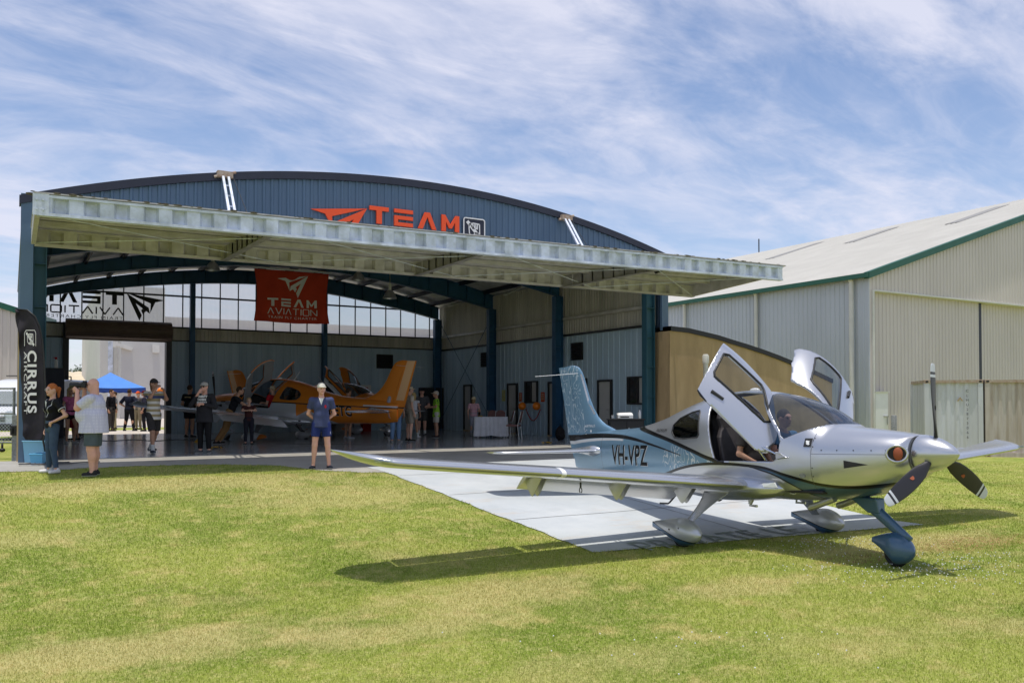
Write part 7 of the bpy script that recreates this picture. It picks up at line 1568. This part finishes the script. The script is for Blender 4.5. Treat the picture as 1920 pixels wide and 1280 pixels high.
p=Vector((a.x+.17,33.25,a.z+.012)); o=MB().tube([(0,0,0),(0,0,.26),(0,0,.30)],[.06,.06,.03],14).build('spray_bottle',[M['white']],auto=40); o.location=p; q=MB(); q.tube([(0,0,.30),(0,0,.38)],.035,10); q.box((-.03,0,.36),(.10,.03,.03)); q.build('spray_head',fab((.5,.02,.02),'red'),o); tag(o,'white bottle with red spray head on the dark cabinet','bottle')
# backpack beside the second column
p=at_d(1050,700,27.5); mb=MB(); mb.ell((0,0,.22),(.17,.12,.23),12); mb.ell((0,-.11,.15),(.12,.06,.12),8); mb.tube([(-.05,0,.44),(0,0,.49),(.05,0,.44)],.012,6); o=mb.build('backpack',fab((.015,.013,.013),'black_bag'),smooth=True); o.location=(p.x,p.y,.01); tag(o,'small black backpack on the floor by the second column','backpack')
# yellow and black rope heaps, floor cable, chock
def rope(x,y,lab,seed,r0=.13):
    rnd=random.Random(seed); p=on_ground(x,y); pts=[]
    for i in range(46): a=i*.62; rr=r0*(.5+.5*rnd.random()); pts.append((rr*1.4*math.cos(a),rr*math.sin(a),.015+.03*rnd.random()))
    m1=MB(); m1.tube(pts,.011,5,False); m1.m=[(k//60)%2 for k in range(len(m1.m))]; o=m1.build('rope',[fab((.62,.36,.03),'yellow'),M['black']],smooth=True); o.location=(p.x,p.y,.012); tag(o,lab,'rope','yellow and black rope heaps on the hangar floor')
rope(405,841,'yellow and black rope heap on the floor right of the black shirt man',1); rope(1026,832,'yellow and black rope heap on the floor beneath the silver aircraft fin',2)
p=on_ground(372,829); mb=MB(); mb.prism([(-.12,-.05,0),(.12,-.05,0),(.08,-.05,.1),(-.02,-.05,.1)],(0,.1,0)); o=mb.build('wheel_chock',fab((.62,.36,.03),'yellow'),bevel=.005); o.location=(p.x,p.y,.012); tag(o,'yellow wheel chock on the floor behind the black shirt man','chock')
mb=MB(); pts=[]
for i in range(30): q=on_ground(185+i*8,826+1.2*math.sin(i*.6)); pts.append((q.x,q.y,.02))
mb.tube(pts,.010,5); tag(mb.build('floor_cable',M['black'],smooth=True),'black cable lying across the glossy hangar floor','cable')
a=on_ground(518,832); b=on_ground(705,834); mb=MB(); mb.beam((a.x,a.y,.014),(b.x,b.y,.014),.05,.006); tag(mb.build('floor_drain',M['black']),'long narrow dark drain slot in the hangar floor','drain')
# blue tubs
M['tub']=clear_glass('tub_plastic',(.35,.62,.85),.15,.3)
def tub(x0,x1,yb,yt,D,lab,col):
    a=at_d(x0,yb,D); b=at_d(x1,yb,D); W_=(b-a).length; g=gz(a.x,a.y); H_=(yb-yt)*D/FPX; t=thing('storage_tub',lab,'tub',(a.x,a.y,g+.01),-PHI)
    mb=MB(); P=lambda s,z:[(W_*s,.4*s,z),(W_*(1-s),.4*s,z),(W_*(1-s),.4*(1-s),z),(W_*s,.4*(1-s),z)]
    mb.loft([P(.07,0),P(.0,H_)],False); mb.loft([P(.07,.0),P(.075,.004)],True); mb.build('tub',col,t)
    mb=MB(); q=P(-.015,H_); mb.tube(q+[q[0],q[1]],.012,6,False); mb.build('rim',col,t)
M['tub_blue']=mat('tub_blue',(.22,.48,.68),.4,0,.05,3); M['tub_blue2']=mat('tub_blue2',(.13,.42,.66),.4,0,.05,3)
tub(42,81,866,826,17.35,'large pale blue plastic tub beneath the feather banner',M['tub_blue']); tub(55,79,872,852,16.7,'small blue plastic tub in front of the large one',M['tub_blue2'])
p=on_ground(82,872); mb=MB(); rnd=random.Random(5); mb.tube([(.25*math.cos(i*.7)*(1+.3*rnd.random())+i*.012,.15*math.sin(i*.7)*(1+.3*rnd.random()),.02+.02*rnd.random()) for i in range(40)],.011,5); mb.tube([(.2,0,.02),(.5,-.05,.02),(.9,.1,.02),(1.2,.1,.02)],.011,5); o=mb.build('coiled_cable',fab((.12,.12,.12),'cable'),smooth=True); o.location=(p.x-.2,p.y,p.z+.012); tag(o,'dark grey coiled cable on the apron behind the ponytail woman','cable')
p=on_ground(72,866); mb=MB(); mb.ell((0,0,.06),(.2,.12,.07),10); mb.ell((.1,.02,.11),(.07,.05,.05),8); o=mb.build('bag',fab((.38,.39,.40),'grey_bag'),smooth=True); o.location=p; tag(o,'small grey cloth bag on the apron below the blue tubs','bag')
# fence, gate post, timber post
gp_=at_d(34,700,17.9); g0=gz(gp_.x,gp_.y); o=thing('gate_post','short grey steel gate post with black latch beside the feather banner','post',(gp_.x,gp_.y,g0),-PHI); Hh=at_d(34,778,17.9).z-g0
mb=MB(); mb.bb((-.085,-.06,-.05),(.085,.06,Hh)); mb.build('post',M['galv_post'],o,bevel=.006); mb=MB(); mb.bb((-.10,-.10,Hh-.42),(.03,-.06,Hh-.22)); mb.bb((-.07,-.13,Hh-.38),(-.03,-.10,Hh-.26)); mb.build('latch',M['black'],o,bevel=.008)
tp=at_d(38.5,700,17.75); mb=MB(); g0=gz(tp.x,tp.y); Hh=at_d(38.5,612,17.75).z-g0; mb.bb((-.045,-.04,-.05),(.045,.04,Hh)); mb.bb((-.05,-.045,Hh),(.05,.045,Hh+.02)); o=mb.build('timber_post',M['timber'],bevel=.004); o.location=(tp.x,tp.y,g0); o.rotation_euler=(0,0,-PHI); tag(o,'tall slim pale timber post behind the feather banner','post')
fe0=at_d(27,700,18.6); fn=thing('fence','low chain link fence with steel rails at the far left','fence',(fe0.x,fe0.y,0),-PHI); zt=at_d(20,728,18.6).z; zm=at_d(20,775,18.6).z; zb=at_d(20,829,18.6).z
for z in (zt,zm,zb): MB().tube([(-5,0,z),(0,0,z)],.02,8).build('rail',M['galv_post'],fn)
for x in (-5,-2.5,0): MB().tube([(x,0,-.05),(x,0,zt+.02)],.028,10).build('post',M['galv_post'],fn)
mb=MB(); Hf=zt-zb; k=-Hf
while k<5: 
    for sg in (1,-1):
        xa,xb=(k,k+Hf); za,zb_=(zb,zt) if sg==1 else (zt,zb)
        c0=max(0,-xa); c1=max(0,xb-5); 
        if xb-xa-c0-c1>0: mb.tube([(-5+xa+c0,0,za+(zb_-za)*c0/Hf),(-5+xb-c1,0,zb_-(zb_-za)*c1/Hf)],.0028,3)
    k+=.075
mb.build('chain_mesh',M['galv'],fn)
# white van behind the fence
vp=at_d(37,700,27.5); vn=thing('van','white van with roof rack parked behind the chain link fence','van',(vp.x,vp.y,0),-PHI)
M['van_white']=mat('van_white',(.74,.75,.77),.25,0,coat=.6)
zz=lambda y:at_d(20,y,27.5).z
prof=[(0,.35),(0,.75),(.12,.95),(.55,zz(762)),(1.15,zz(735)),(1.75,zz(712)),(2.3,zz(706)),(5.0,zz(706)),(5.0,.35)]
W_=1.95; mb=MB(); rings=[]
for s,inx in ((0,.10),(.06,.02),(.12,0),(1,0),(1.06,.02),(1.12,.10)):
    x=-W_*min(1,max(0,(s-.0)/1.12)); rings.append([(x,y+inx*(1 if y<2 else 0),z-inx*.6*(z>1.2)) for y,z in prof])
mb.loft(rings); mb.build('body',M['van_white'],vn,auto=40)
mb=MB(); mb.add([(-.12,.60,zz(759)),(-W_+.12,.60,zz(759)),(-W_+.2,1.22,zz(734)),(-.2,1.22,zz(734))],[(0,1,2,3)]); mb.v=[(x,y-.06,z+.03) for x,y,z in mb.v]; mb.build('windscreen',mat('van_glass',(.25,.27,.27),.15),vn)
for x in (-.32,-W_+.32): mb=MB(); mb.ell((x,.03,.83),(.20,.08,.13),10); mb.build('headlight',M['acrylic'],vn,smooth=True)
mb=MB(); mb.bb((-W_+.1,-.08,.32),(-.1,.05,.55)); mb.build('bumper',M['dark_frame'],vn,bevel=.03); mb=MB()
for k in range(4): mb.bb((-W_+.45,-.025,.62+.05*k),(-.45,.0,.64+.05*k))
mb.build('grille',M['black'],vn)
for x in (-.12,-W_+.12):
    for y in (.95,4.1): mb=MB(); mb.tube([(x-.1,y,.34),(x+.1,y,.34)],.34,24); mb.build('wheel',M['rubber'],vn,auto=40)
mb=MB(); mb.ell((.12,1.2,1.25),(.10,.07,.16),8); mb.tube([(-.05,1.25,1.15),(.1,1.2,1.2)],.02,6); mb.build('mirror',M['black'],vn,smooth=True)
mb=MB(); zr=zz(700)
for y in (2.4,3.4): mb.tube([(-W_+.1,y,zr),(-.1,y,zr)],.02,6); mb.tube([(-.1,y,zr),(-.1,y,zz(706)-.03)],.02,6)
mb.tube([(-.7,2.0,zz(705)),(-.7,2.1,zz(696)),(-.55,2.3,zz(694))],.05,8); mb.build('roof_rack',M['dark_frame'],vn)
mb=MB(); p=on_ground(4,848); mb.tube([(0,0,.05),(0,0,.22)],.025,8); mb.ell((0,0,.06),(.07,.07,.05),8); mb.tube([(0,0,.2),(.03,0,.3)],.012,6); o=mb.build('sprinkler',M['black'],smooth=True); o.location=p; tag(o,'small black sprinkler head standing in the grass at the left edge','sprinkler')
# cup held by the woman in red
# ================================================================ GRASS
rs=np.random.RandomState(11)
def grass(name,nb,r0,r1,hm,wm,label):
    ang=PHI+rs.uniform(-.60,.60,nb); rr=np.exp(rs.uniform(math.log(r0),math.log(r1),nb)); U=rr*np.sin(ang); Vv=rr*np.cos(ang)
    edu=np.array([e[0] for e in ev]); edv=np.array([e[1] for e in ev]); evv=np.interp(U,edu,edv)
    lx=np.interp(Vv,[q[1] for q in Lp],[q[0] for q in Lp]); 
    onpad=(U>lx+.015)&(U<11.93)&(Vv>np.interp(U,[6.2,11.95],[8.62,8.05])+.02)
    onap=(U>-.35)&(U<17.4)&(Vv>evv+.02); inb=(U>16.9)&(Vv>19.6)&(U<26); kk=~(onpad|onap|inb)&~((Vv>20.0)&(U>-.2)&(U<17.6))
    U,Vv,rr=U[kk],Vv[kk],rr[kk]; n=len(U)
    Z=np.array([gz(a,b) for a,b in zip(U.tolist(),Vv.tolist())])
    sc_=np.clip(rr/7,.8,2.6); h=hm*rs.uniform(.5,1.35,n)*np.clip(sc_,.9,1.25); w_=wm*rs.uniform(.7,1.3,n)*sc_; az=rs.uniform(0,2*math.pi,n); ln=rs.uniform(.15,1.0,n)*h; la=rs.uniform(0,2*math.pi,n)
    cx,sx=np.cos(az),np.sin(az); P=np.empty((n,5,3))
    P[:,0]=np.stack([U-cx*w_,Vv-sx*w_,Z-.004],1); P[:,1]=np.stack([U+cx*w_,Vv+sx*w_,Z-.004],1)
    mx_,my_=U+np.cos(la)*ln*.35,Vv+np.sin(la)*ln*.35; P[:,2]=np.stack([mx_+cx*w_*.8,my_+sx*w_*.8,Z+h*.6],1); P[:,3]=np.stack([mx_-cx*w_*.8,my_-sx*w_*.8,Z+h*.6],1); P[:,4]=np.stack([U+np.cos(la)*ln,Vv+np.sin(la)*ln,Z+h],1)
    me=bpy.data.meshes.new(name); me.vertices.add(n*5); me.vertices.foreach_set('co',P.ravel()); me.loops.add(n*7); me.polygons.add(n*2)
    b=np.arange(n)[:,None]*5; li=np.concatenate([b+0,b+1,b+2,b+3,b+3,b+2,b+4],1).ravel(); me.loops.foreach_set('vertex_index',li)
    ls=np.stack([np.arange(n)*7,np.arange(n)*7+4],1).ravel(); lt=np.tile([4,3],n); me.polygons.foreach_set('loop_start',ls); me.polygons.foreach_set('loop_total',lt); me.update(calc_edges=True); me.materials.append(M['blade'])
    o=bpy.data.objects.new(name,me); COL.objects.link(o); tag(o,label,'grass',kind='stuff')
grass('grass',620000,4.2,30,.021,.0019,'short green and straw coloured mown grass of the lawn')
# clover flowers
mb=MB(); rnd=random.Random(9)
for (x,y,sx,sy,n) in ((1570,1010,70,18,160),(1700,1060,110,25,170),(1790,1040,90,30,120),(1300,1190,200,40,30)):
    for i in range(n):
        p=on_ground(x+rnd.gauss(0,sx),y+abs(rnd.gauss(0,sy)))
        if p.y>8.0 and 6.1<p.x<12: continue
        mb.ell((p.x,p.y,p.z+.035),(.0065,.0065,.006),3)
o=mb.build('clover_flowers',M['white']); tag(o,'tiny white clover flowers scattered in the grass','flowers',kind='stuff')
